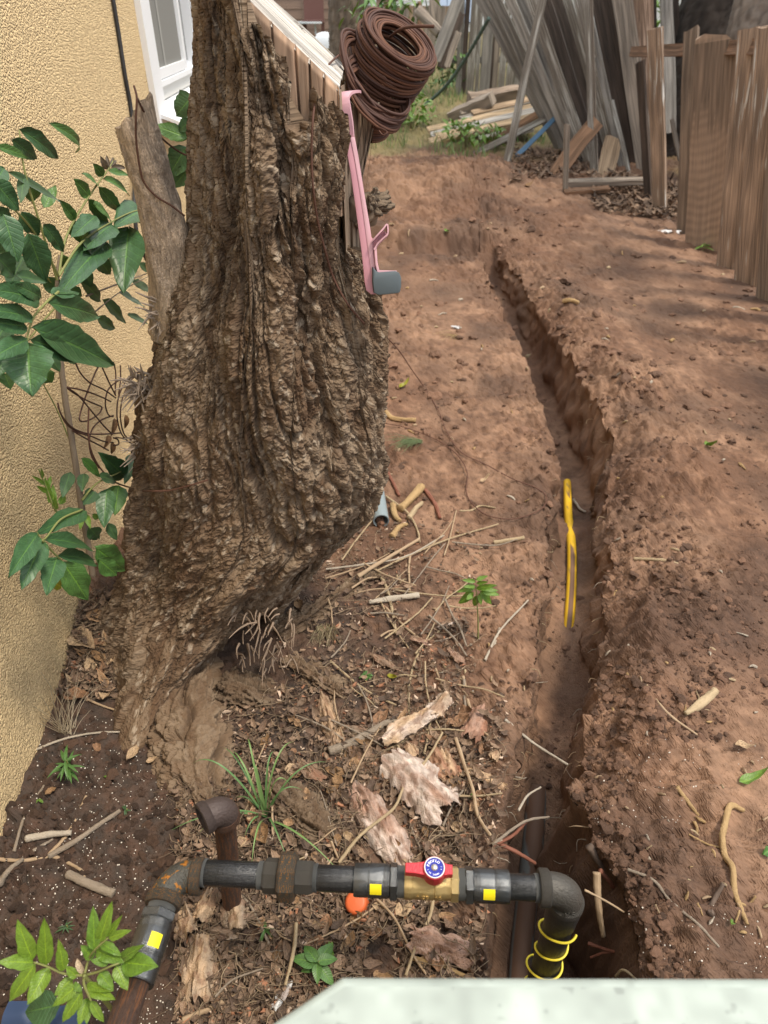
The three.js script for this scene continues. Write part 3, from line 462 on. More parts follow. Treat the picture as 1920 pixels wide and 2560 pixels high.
  mesh('root', rootGeo([[560, 1700], [640, 1730], [720, 1745]].map(([u, v], i) => spot(u, v, i > 1 ? -0.06 : -0.02)), [0.06, 0.06, 0.04], 9, 0.8), rootM, stump);
  // cut shoots bristling from the burr
  { const r = rng(21), gs = []; for (let i = 0; i < 60; i++) { const p = onZ(lerp(590, 740, r()), lerp(1520, 1680, r()), lerp(-1.42, -1.36, r())); const d = V(r() - 0.4, r() * 0.9 - 0.5, 0.4 + r() * 0.6).normalize(), l = 0.025 + 0.06 * r(); gs.push(tubeGeo([p, p.clone().addScaledVector(d, l * 0.5).add(V(0.008 * (r() - 0.5), 0.006 * r(), 0)), p.clone().addScaledVector(d, l).add(V(0.01 * (r() - 0.5), -0.01 * r(), 0))], [0.0032, 0.0022, 0.001].map(k => k * (0.6 + r())), { ns: 6, nr: 4 })); } mesh('shoots', mergeGeometries(gs), std({ color: rgb(0.3, 0.22, 0.16) }), stump).userData.kind = 'stuff'; }
  // frayed wood where the old wire bites into the bark
  for (const [u, v, n, sd] of [[345, 960, 60, 31], [352, 1118, 45, 32], [400, 780, 30, 33]]) { const r = rng(sd), gs = [], c = onZ(u, v, -1.58); for (let i = 0; i < n; i++) { const d = V(-0.9 + r() * 1.1, r() * 1.6 - 0.8, 0.2 + r() * 0.5).normalize(), p = c.clone().add(V((r() - 0.3) * 0.05, (r() - 0.5) * 0.06, 0)), l = 0.02 + 0.05 * r(); gs.push(tubeGeo([p, p.clone().addScaledVector(d, l * 0.6), p.clone().addScaledVector(d, l).add(V(0, 0.012 * (r() - 0.5), 0))], [0.004, 0.0025, 0.0008], { ns: 5, nr: 4, rough: 0.3, seed: i })); } mesh('frayed_fibres', mergeGeometries(gs), std({ color: rgb(0.36, 0.29, 0.23) }), stump).userData.kind = 'stuff'; }
}
// ---------- the new gas pipe with its valve ----------
const font = await new FontLoader().loadAsync('fonts/droid/droid_sans_bold.typeface.json');
{
  const M = {
    pipe: std({ color: 0xffffff, map: tex(256, 256, (x, y) => { const s = 0.45 * sstep(0.72, 0.8, 0.7 * pnoise(x * 30, y * 4, 30, 4, 841) + 0.3 * pnoise(x * 90, y * 30, 90, 30, 842)), n = pnoise(x * 40, y * 40, 40, 40, 843), b = 0.22 + 0.1 * (n - 0.5); return [lerp(b, 0.5, s), lerp(b * 1.02, 0.5, s), lerp(b * 1.05, 0.5, s)]; }, true, [7, 7]), metalness: 0.6, roughness: 0.26, bumpMap: at(T.fine, 3, 3), bumpScale: 0.0006 }),
    press: std({ color: rgb(0.13, 0.137, 0.142), metalness: 0.85, roughness: 0.25, bumpMap: at(T.fine, 4, 4), bumpScale: 0.0004 }),
    iron: std({ color: rgb(0.075, 0.07, 0.062), metalness: 0.35, roughness: 0.55, bumpMap: at(T.fine, 5, 5), bumpScale: 0.0012 }),
    ironRust: std({ color: 0xffffff, map: tex(256, 256, (x, y) => { const p = sstep(0.6, 0.72, 0.45 * pnoise(x * 7, y * 7, 7, 7, 801) + 0.35 * pnoise(x * 20, y * 20, 20, 20, 802) + 0.2 * pnoise(x * 60, y * 60, 60, 60, 803)), f = pnoise(x * 90, y * 90, 90, 90, 804); return [lerp(0.27, 0.62, p) + 0.08 * (f - 0.5), lerp(0.265, 0.4, p) + 0.08 * (f - 0.5), lerp(0.245, 0.14, p) + 0.06 * (f - 0.5)]; }, true, [9, 9]), metalness: 0.2, roughness: 0.62, bumpMap: at(T.fine, 5, 5), bumpScale: 0.0014 }),
    dope: std({ color: rgb(0.24, 0.25, 0.25), metalness: 0.3, roughness: 0.5, bumpMap: at(T.fine, 9, 3), bumpScale: 0.004 }),
    brass: std({ color: rgb(0.6, 0.46, 0.22), metalness: 0.85, roughness: 0.42, bumpMap: at(T.fine, 4, 4), bumpScale: 0.0006 }),
    red: new THREE.MeshPhysicalMaterial({ color: rgb(0.52, 0.014, 0.03), roughness: 0.42, clearcoat: 0.35, clearcoatRoughness: 0.3, bumpMap: at(T.fine, 6, 6), bumpScale: 0.0008 }),
    white: std({ color: rgb(0.75, 0.72, 0.72), roughness: 0.5 }), steel: std({ color: rgb(0.6, 0.55, 0.5), metalness: 0.8, roughness: 0.35 }),
    tab: std({ color: rgb(0.82, 0.7, 0.01), roughness: 0.5 }), old: std({ map: at(T.rust, 6, 6), roughness: 0.8, metalness: 0.15, bumpMap: at(T.fine, 4, 4), bumpScale: 0.002 }),
    coat: std({ color: rgb(0.018, 0.019, 0.02), roughness: 0.42, bumpMap: at(T.fine, 3, 3), bumpScale: 0.001 }),
  };
  const H = 0.38, A = onY(476, 2180, H), B = onY(1372, 2221, H), dir = B.clone().sub(A).normalize();
  const len = A.distanceTo(B), up = V(0, 1, 0), nz = dir.clone().cross(up).normalize();
  const S = u => { const p = onY(u, 2180 + (u - 476) * 41 / 896, H); return p.sub(A).dot(dir); };
  const gas = thing('gas_pipe', 'dark steel gas pipe with brass valve crossing above the leaf litter', 'pipe');
  // turned profile [[s, r], ...] laid along the pipe
  const basis = (o, d) => { const y = d.clone().normalize(), x = Math.abs(y.y) > 0.9 ? V(1, 0, 0) : V(0, 1, 0); x.addScaledVector(y, -x.dot(y)).normalize(); return new THREE.Matrix4().makeBasis(x, y, x.clone().cross(y)).setPosition(o); };
  const turned = (prof, o = A, d = dir, seg = 36) => { const g = new THREE.LatheGeometry(prof.map(([s, r]) => new THREE.Vector2(r, s)), seg); g.applyMatrix4(basis(o, d)); return toCreasedNormals(g, 0.6); };
  const hexed = (s0, s1, r, o = A, d = dir, rot = 0, sides = 6) => { const c = (s1 - s0) * 0.14, g = new THREE.LatheGeometry([[0, s0], [r * 0.9, s0], [r, s0 + c], [r, s1 - c], [r * 0.9, s1], [0, s1]].map(([x, y]) => new THREE.Vector2(x, y)), sides); g.rotateY(rot); g.applyMatrix4(basis(o, d)); return toCreasedNormals(g, 0.3); };
  const r = 0.0212;
  const ring = (s0, s1, rr) => turned([[s0, 0], [s0, rr * 0.96], [s0 + 0.0015, rr], [s1 - 0.0015, rr], [s1, rr * 0.96], [s1, 0]]);
  const P = (n, g, m, parent = gas) => mesh(n, g, m, parent);
  P('pipe_length', ring(S(470), S(665), r), M.pipe);
  P('pipe_length', ring(S(775), S(900), r), M.pipe);
  P('pipe_length', ring(S(1262), S(1368), r), M.pipe);
  const threads = (a, b, rr) => { const n = 7, pr = [[a, 0]]; for (let i = 0; i < n; i++) { const s = lerp(a, b, i / n), e = (b - a) / n; pr.push([s, rr * 0.975], [s + e * 0.5, rr * 1.02]); } pr.push([b, rr * 0.97], [b, 0]); return turned(pr); };
  for (const [a, b] of [[500, 516], [646, 664], [783, 794], [1336, 1356]]) P('threads', threads(S(a), S(b), r * 1.06), M.dope);
  // union
  const uni = P('union', hexed(S(660), S(702), 0.0285, A, dir, 0.4, 8), M.iron);
  P('union_tail', hexed(S(736), S(784), 0.028, A, dir, 0.1, 8), M.iron, uni);
  P('union_nut', hexed(S(699), S(741), 0.0405, A, dir, 0.33, 8), M.ironRust, uni);
  // press couplings
  const press = (a, b, hexA, hexB, thrA, thrB, tabU) => {
    const L0 = S(a), L1 = S(b), w = L1 - L0, f = t => L0 + w * t;
    const c = P('press_coupling', turned([[f(0), 0], [f(0), 0.0258], [f(0.04), 0.027], [f(0.36), 0.027], [f(0.4), 0.026], [f(0.44), 0.0274], [f(0.82), 0.0276], [f(0.85), 0.0272], [f(0.92), 0.0278], [f(0.95), 0.0268], [f(1), 0.0262], [f(1), 0]]), M.press);
    P('hex', hexed(Math.min(S(hexA), S(hexB)), Math.max(S(hexA), S(hexB)), 0.0302, A, dir, 0.2), M.press, c);
    P('threads', threads(Math.min(S(thrA), S(thrB)), Math.max(S(thrA), S(thrB)), 0.0252), M.dope, c);
    const tb = new THREE.CylinderGeometry(0.0281, 0.0281, 0.0195, 10, 1, true, -0.34, 0.68); 
    const m = basis(A.clone().addScaledVector(dir, S(tabU)), dir); // aim the tab to the viewer and a little up
    const q = V(0, 1, 0).multiplyScalar(0.55).addScaledVector(nz, 0.84).normalize(), mm = new THREE.Matrix4().makeBasis(dir.clone().cross(q), dir, q).setPosition(A.clone().addScaledVector(dir, S(tabU)));
    const g = tb; g.applyMatrix4(mm); const y = P('yellow_tab', g, M.tab, c); y.material.side = THREE.DoubleSide; y.userData.label = 'yellow square marker';
  };
  press(886, 974, 974, 994, 990, 1013, 941);
  press(1272, 1182, 1161, 1183, 1144, 1164, 1219);
  // brass ball valve
  const valve = P('ball_valve', turned([[S(1011), 0], [S(1011), 0.0262], [S(1014), 0.0272], [S(1030), 0.0272], [S(1033), 0.0262], [S(1050), 0.0262], [S(1082), 0.0268], [S(1083), 0.0258], [S(1086), 0.0258], [S(1087), 0.0268], [S(1112), 0.026], [S(1124), 0.0258], [S(1126), 0.0262], [S(1126), 0]]), M.brass);
  valve.userData.label = 'brass ball valve with red handle';
  P('valve_end', hexed(S(1124), S(1146), 0.0285, A, dir, 0.2, 8), M.brass, valve);
  {
    const c = A.clone().addScaledVector(dir, S(1082)), tilt = V(0, 1, 0).addScaledVector(nz, 0.1).normalize();
    const mt = new THREE.Matrix4().makeBasis(dir.clone().addScaledVector(tilt, -dir.dot(tilt)).normalize(), tilt, dir.clone().cross(tilt)).setPosition(c);
    const put = g => { g.applyMatrix4(mt); return g; };
    P('stem', put(new THREE.CylinderGeometry(0.011, 0.013, 0.02, 20).translate(0, 0.032, 0)), M.brass, valve);
    const hub = put(new THREE.LatheGeometry([[0, 0.036], [0.0155, 0.036], [0.019, 0.04], [0.0195, 0.06], [0.0188, 0.064], [0.0165, 0.0655], [0, 0.0655]].map(([x, y]) => new THREE.Vector2(x, y)), 36));
    const arm = (x0, x1) => { const sh = new THREE.Shape(); const a = 0.0105, b = 0.0072; sh.moveTo(x0, -a); sh.lineTo(x1 * 0.55 + x0 * 0.45, -b); sh.lineTo(x1, -b * 0.9); sh.lineTo(x1, b * 0.9); sh.lineTo(x1 * 0.55 + x0 * 0.45, b); sh.lineTo(x0, a); sh.closePath(); const g = new THREE.ExtrudeGeometry(sh, { depth: 0.013, bevelEnabled: true, bevelSize: 0.0014, bevelThickness: 0.0014, bevelSegments: 2 }); g.rotateX(-Math.PI / 2); g.translate(0, 0.047, 0); return put(g); };
    const hd = P('handle', mergeGeometries([toCreasedNormals(hub, 0.6).toNonIndexed ? toCreasedNormals(hub, 0.6) : hub, arm(-0.012, -0.047).toNonIndexed(), arm(0.012, 0.029).toNonIndexed()].map(g => { const k = g.index ? g.toNonIndexed() : g; for (const n of Object.keys(k.attributes)) if (!['position', 'normal', 'uv'].includes(n)) k.deleteAttribute(n); return k; })), M.red, valve);
    hd.userData.label = 'red butterfly handle';
    P('bezel', put(new THREE.TorusGeometry(0.0163, 0.0011, 8, 40).rotateX(Math.PI / 2).translate(0, 0.066, 0)), M.white, hd);
    const cv = document.createElement('canvas'); cv.width = cv.height = 256; const g = cv.getContext('2d');
    g.fillStyle = '#0c1c96'; g.fillRect(0, 0, 256, 256);
    g.fillStyle = '#f2f2f6'; g.textAlign = 'center'; g.textBaseline = 'middle';
    const arc = (s, rad, a0, a1, size, inward) => { g.font = `bold ${size}px serif`; for (let i = 0; i < s.length; i++) { const a = lerp(a0, a1, s.length > 1 ? i / (s.length - 1) : 0.5) * Math.PI / 180; g.save(); g.translate(128 + Math.cos(a) * rad, 128 + Math.sin(a) * rad); g.rotate(a + (inward ? -Math.PI / 2 : Math.PI / 2)); g.fillText(s[i], 0, 0); g.restore(); } };
    arc('PROFLO', 88, 196, 308, 48, false); arc('TAIWAN', 92, 100, 54, 27, true); arc('1', 92, 160, 160, 26, true); arc('CO', 92, 138, 126, 26, true); arc('14', 92, 352, 12, 26, false);
    const t = new THREE.CanvasTexture(cv); t.colorSpace = THREE.SRGBColorSpace;
    const disc = new THREE.CircleGeometry(0.0158, 40); disc.rotateX(-Math.PI / 2); disc.translate(0, 0.0659, 0);
    P('badge', put(disc), std({ map: t, roughness: 0.4 }), hd).userData.label = 'round blue badge with white lettering';
    P('screw', put(new THREE.SphereGeometry(0.0058, 16, 8, 0, 7, 0, 1.4).scale(1, 0.6, 1).translate(0, 0.0657, 0)), M.steel, hd);
    // cast marks on the brass
    const marks = []; for (const [txt, u] of [['1', 1044], ['CE', 1062], ['14', 1094]]) { const tg = new TextGeometry(txt, { font, size: 0.0075, depth: 0.0012, curveSegments: 3 }); tg.computeBoundingBox(); tg.translate(-tg.boundingBox.max.x / 2, -0.004, 0); const q = V(0, 0.12, 0).addScaledVector(nz, 0.99).normalize(); tg.applyMatrix4(new THREE.Matrix4().makeBasis(dir, q.clone().cross(dir), q).setPosition(A.clone().addScaledVector(dir, S(u)).addScaledVector(q, 0.0262))); marks.push(tg); }
    P('cast_mark', mergeGeometries(marks), M.brass, valve);
  }
  // elbows
  const elbow = (c, d0, d1, R, rr, m, name) => { // c = corner point; d0 direction coming from, d1 direction going to
    const pts = [c.clone().addScaledVector(d0, R * 1.25)]; for (let i = 0; i <= 10; i++) { const a = i / 10 * Math.PI / 2, o = c.clone().addScaledVector(d0, R).addScaledVector(d1, R); pts.push(o.addScaledVector(d1, -Math.cos(a) * R).addScaledVector(d0, -Math.sin(a) * R)); } pts.push(c.clone().addScaledVector(d1, R * 1.25));
    const g = P(name, tubeGeo(pts, rr, { ns: 40, nr: 32, cap: false, rough: 0.012 }), m);
    for (const d of [d0, d1]) P('collar', turned([[-0.009, 0], [-0.009, rr * 1.03], [-0.006, rr * 1.16], [0.007, rr * 1.17], [0.01, rr * 1.1], [0.0102, rr * 0.8]], c.clone().addScaledVector(d, R * 1.25), d), m, g);
    return g;
  };
  const cR = onY(1424, 2223, H), e1 = elbow(cR, dir.clone().negate(), V(0, -1, 0), 0.034, 0.0268, M.iron, 'elbow');
  { const tg = new TextGeometry('HS', { font, size: 0.011, depth: 0.0014, curveSegments: 3 }); tg.translate(-0.009, -0.005, 0); const q = V(0.1, 0.15, 0.98).normalize(), xx = V(0, 1, 0).cross(q).normalize(); tg.applyMatrix4(new THREE.Matrix4().makeBasis(xx, q.clone().cross(xx), q).setPosition(cR.clone().add(V(-0.002, -0.032, 0.027)))); P('cast_mark', tg, M.iron, e1); }
  // pipe toward the meter
  const back = V(-0.1, 0, 1).normalize(), cL = onY(432, 2188, H), e2 = elbow(cL, dir, back, 0.034, 0.0262, M.ironRust, 'elbow');
  const o2 = cL.clone();
  P('threads', turned([[0.05, 0], [0.05, 0.024], [0.056, 0.0225], [0.06, 0.024], [0.064, 0.0225], [0.066, 0]], o2, back), M.dope);
  P('hex', hexed(0.062, 0.078, 0.0298, o2, back, 0.3), M.press);
  const c3 = P('press_coupling', turned([[0.078, 0], [0.078, 0.0262], [0.084, 0.0278], [0.088, 0.0268], [0.092, 0.0282], [0.125, 0.0284], [0.129, 0.0272], [0.133, 0.0284], [0.165, 0.0284], [0.167, 0.027], [0.167, 0]], o2, back), M.press);
  { const q = V(0.55, 0.83, 0); q.addScaledVector(back, -q.dot(back)).normalize(); const g = new THREE.CylinderGeometry(0.0288, 0.0288, 0.021, 10, 1, true, -0.34, 0.68); g.applyMatrix4(new THREE.Matrix4().makeBasis(back.clone().cross(q), back, q).setPosition(o2.clone().addScaledVector(back, 0.112))); P('yellow_tab', g, M.tab, c3); }
  P('pipe_length', turned([[0.15, 0], [0.15, 0.0214], [0.75, 0.0214], [0.75, 0]], o2, back), M.old);
  // riser down into the trench, black sleeve
  const ry = cR.y, rd = V(0, -1, 0);
  P('riser', turned([[0.04, 0], [0.04, 0.0268], [0.075, 0.0275], [0.08, 0.0262], [0.86, 0.0262], [0.86, 0]], cR, rd), M.coat);
  P('sleeve', turned([[0.048, 0.02], [0.048, 0.0292], [0.054, 0.0298], [0.082, 0.0296], [0.086, 0.0286], [0.112, 0.0284], [0.116, 0.027]], cR, rd), M.coat);
  // yellow tracer wire wound round the riser
  { const pts = []; for (let i = 0; i <= 200; i++) { const a = i / 200 * Math.PI * 2 * 6.2 + 0.6, y = 0.125 + i / 200 * 0.5, rr = 0.0305 + 0.004 * noise2(i * 0.11, 3, 9) + 0.003 * Math.sin(a * 0.5); pts.push(V(cR.x + Math.cos(a) * rr, ry - y - 0.012 * Math.cos(a + 0.8), cR.z + Math.sin(a) * rr)); } const w = one('tracer_wire', tubeGeo(pts, 0.0023, { ns: 420, nr: 7 }), std({ color: rgb(0.72, 0.6, 0.05), roughness: 0.45 }), 'yellow tracer wire wound around the black riser pipe', 'wire'); }

  // ---------- old rusty stub pipe ----------
  const b0 = spot(574, 2262, -0.08), t0 = onZ(561, 2042, b0.z + 0.01), oldM = M.old;
  const old = thing('rusty_pipe', 'old rusty upright pipe with an open elbow beside the root', 'pipe');
  const du = t0.clone().sub(b0).normalize(), L = b0.distanceTo(t0);
  mesh('pipe_length', turned([[0, 0], [0, 0.0205], [L, 0.0205], [L, 0]], b0, du), oldM, old);
  { const c = t0.clone().addScaledVector(du, 0.036), d1 = V(-0.78, 0.1, 0.62).normalize(), d0 = du.clone().negate(); d1.addScaledVector(d0, -d1.dot(d0)).normalize();
    const R = 0.03, rr = 0.0265, pts = [c.clone().addScaledVector(d0, R * 1.2)]; for (let i = 0; i <= 10; i++) { const a = i / 10 * Math.PI / 2; pts.push(c.clone().addScaledVector(d0, R).addScaledVector(d1, R).addScaledVector(d1, -Math.cos(a) * R).addScaledVector(d0, -Math.sin(a) * R)); } pts.push(c.clone().addScaledVector(d1, R * 1.25));
    const dk = std({ color: rgb(0.075, 0.055, 0.05), roughness: 0.6, metalness: 0.2, bumpMap: at(T.fine, 4, 4), bumpScale: 0.0014 });
    const e = mesh('elbow', tubeGeo(pts, rr, { ns: 36, nr: 32, cap: false, rough: 0.02 }), dk, old); e.material.side = THREE.DoubleSide;
    mesh('collar', turned([[-0.01, 0.02], [-0.01, rr * 1.05], [-0.006, rr * 1.12], [0.006, rr * 1.12], [0.007, rr * 0.84], [-0.03, rr * 0.8]], c.clone().addScaledVector(d1, R * 1.25), d1), dk, e);
    mesh('collar', turned([[-0.01, 0.02], [-0.01, rr * 1.05], [-0.006, rr * 1.1], [0.006, rr * 1.1], [0.008, rr * 0.75]], c.clone().addScaledVector(d0, R * 1.2), d0), oldM, e);
    // dried pipe dope inside the mouth
    const q = c.clone().addScaledVector(d1, R * 1.25 - 0.004), sd = V(0, 1, 0).cross(d1).normalize(), pp = []; for (let i = 0; i <= 10; i++) { const a = -0.4 + i / 10 * 2.6; pp.push(q.clone().addScaledVector(sd, Math.cos(a) * rr * 0.8).add(V(0, Math.sin(a) * rr * 0.8, 0))); } mesh('dried_sealant', tubeGeo(pp, [0.002, 0.006, 0.005, 0.002], { ns: 40, nr: 8, rough: 0.5 }), std({ color: rgb(0.62, 0.62, 0.58), roughness: 0.9 }), e);
  }
  // ---------- grey conduit by the stump ----------
  {
    const m0 = spot(953, 1312, 0.024), dd = V(-0.1, 0.02, -1).normalize();
    const g = thing('grey_conduit', 'grey plastic conduit lying open ended behind the stump', 'conduit'); const cm = std({ color: rgb(0.22, 0.27, 0.29), roughness: 0.55, side: THREE.DoubleSide });
    mesh('conduit_wall', turned([[0, 0.0265], [0, 0.0305], [0.7, 0.0305], [0.7, 0.0265], [0, 0.0265]], m0, dd), cm, g);
    const r = rng(3); mesh('soil_plug', tubeGeo([m0.clone().addScaledVector(dd, 0.1).add(V(0, -0.006, 0)), m0.clone().addScaledVector(dd, 0.02).add(V(0, -0.016, 0)), m0.clone().addScaledVector(dd, -0.03).add(V(0, -0.026, 0))], [0.024, 0.018, 0.006], { ns: 20, nr: 14, rough: 0.4 }), std({ color: rgb(0.2, 0.1, 0.06), bumpMap: T.soil, bumpScale: 0.004 }), g);
  }
  // orange cap lying under the pipe
  { const p = spot(893, 2258, 0.012), g = thing('orange_cap', 'round orange plastic cap on the litter under the pipe', 'cap', null, p); const m = std({ color: rgb(0.6, 0.12, 0.035), roughness: 0.5 });
    mesh('cap_top', new THREE.LatheGeometry([[0, 0.03], [0.02, 0.029], [0.026, 0.026], [0.03, 0.02], [0.031, -0.03], [0.028, -0.03], [0.027, 0.02], [0, 0.024]].map(([x, y]) => new THREE.Vector2(x, y)), 30), m, g); g.rotation.z = 0.15; g.rotation.x = 0.3; g.scale.setScalar(0.82); }
  // yellow gas line at the bottom of the trench, half silted over
  {
    const P0 = [[1412, 1216], [1416, 1290], [1424, 1380], [1424, 1460], [1420, 1535], [1418, 1580]].map(([u, v], i) => spotDeep(u + 4, v, [0.03, 0.02, 0.014, 0.009, 0.002, -0.03][i]));
    const g = tubeGeo(P0, 0.019, { ns: 120, nr: 32 }), col = new Float32Array(g.attributes.position.count * 3), pp = g.attributes.position, nn = g.attributes.normal;
    for (let i = 0; i < pp.count; i++) { const x = pp.getX(i), z = pp.getZ(i), k = sstep(-0.06, 0.1, 0.3 * fbm(x * 40, z * 9, 3, 811) + (nn.getY(i) > 0.85 ? 0.1 : -0.25) + 0.3 * sstep(-2.35, -2.0, z) - 0.16); col[i * 3] = lerp(0.74, 0.17, k); col[i * 3 + 1] = lerp(0.45, 0.09, k); col[i * 3 + 2] = lerp(0.015, 0.052, k); }
    g.setAttribute('color', new THREE.BufferAttribute(col, 3)); one('yellow_gas_line', g, std({ vertexColors: true, roughness: 0.6 }), 'muddy yellow plastic pipe lying in the trench bottom', 'pipe');
  }
  // silted grey conduit further along the trench
  {
    const P0 = [[1345, 1960], [1338, 2080], [1330, 2200], [1322, 2330], [1318, 2480]].map(([u, v], i) => { const p = onY(u, v, -0.3); return V(p.x, soil(p.x, p.z) + [-0.02, 0.004, 0.008, 0.01, 0.01][i], p.z); });
    const g = tubeGeo(P0, 0.03, { ns: 70, nr: 30 }), col = new Float32Array(g.attributes.position.count * 3), pp = g.attributes.position, nn = g.attributes.normal;
    for (let i = 0; i < pp.count; i++) { const x = pp.getX(i), z = pp.getZ(i), k = sstep(-0.15, 0.1, fbm(x * 50, z * 9, 3, 821) + (Math.abs(nn.getX(i)) < 0.8 ? 0.3 : -0.25)); col[i * 3] = lerp(0.14, 0.13, k); col[i * 3 + 1] = lerp(0.15, 0.072, k); col[i * 3 + 2] = lerp(0.145, 0.045, k); }
    g.setAttribute('color', new THREE.BufferAttribute(col, 3)); one('buried_conduit', g, std({ vertexColors: true, roughness: 0.7 }), 'grey conduit coated with mud in the deep end of the trench', 'conduit');
  }
  // ---------- pale green cabinet in the foreground ----------
  {
    const yt = 0.93, pts = [[862, 2446], [1960, 2452]].map(([u, v]) => onY(u, v, yt)), c0 = onY(752, 2562, yt);
    const xl = c0.x - 0.06, zt = pts[0].z + 0.006, sh = new THREE.Shape(); // plan: x, -z
    sh.moveTo(xl, 0.16); sh.lineTo(xl, c0.z + 0.03); sh.lineTo(pts[0].x, zt); sh.lineTo(0.6, pts[1].z + 0.006); sh.lineTo(0.6, 0.16); sh.closePath();
    const cab = thing('utility_cabinet', 'pale green metal utility cabinet close to the viewer', 'cabinet');
    const mat = std({ color: rgb(0.45, 0.525, 0.49), roughness: 0.5, map: tex(256, 256, (x, y) => 0.88 + 0.1 * (pnoise(x * 9, y * 9, 9, 9, 831) - 0.5) + 0.1 * (pnoise(x * 30, y * 30, 30, 30, 832) - 0.5) - 0.1 * sstep(0.72, 0.8, 0.6 * pnoise(x * 22, y * 22, 22, 22, 833) + 0.4 * pnoise(x * 70, y * 70, 70, 70, 834)), true, [3, 3]) });
    const lid = new THREE.ExtrudeGeometry(sh, { depth: 0.03, bevelEnabled: true, bevelSize: 0.009, bevelThickness: 0.009, bevelSegments: 5 }); lid.rotateX(Math.PI / 2); lid.translate(0, yt - 0.009, 0);
    mesh('lid', lid, mat, cab);
    const body = new THREE.BoxGeometry(0.62, 0.9, 0.32); body.translate(0.28, 0.45 - 0.002, -0.02); mesh('body', body, mat, cab);
  }
}
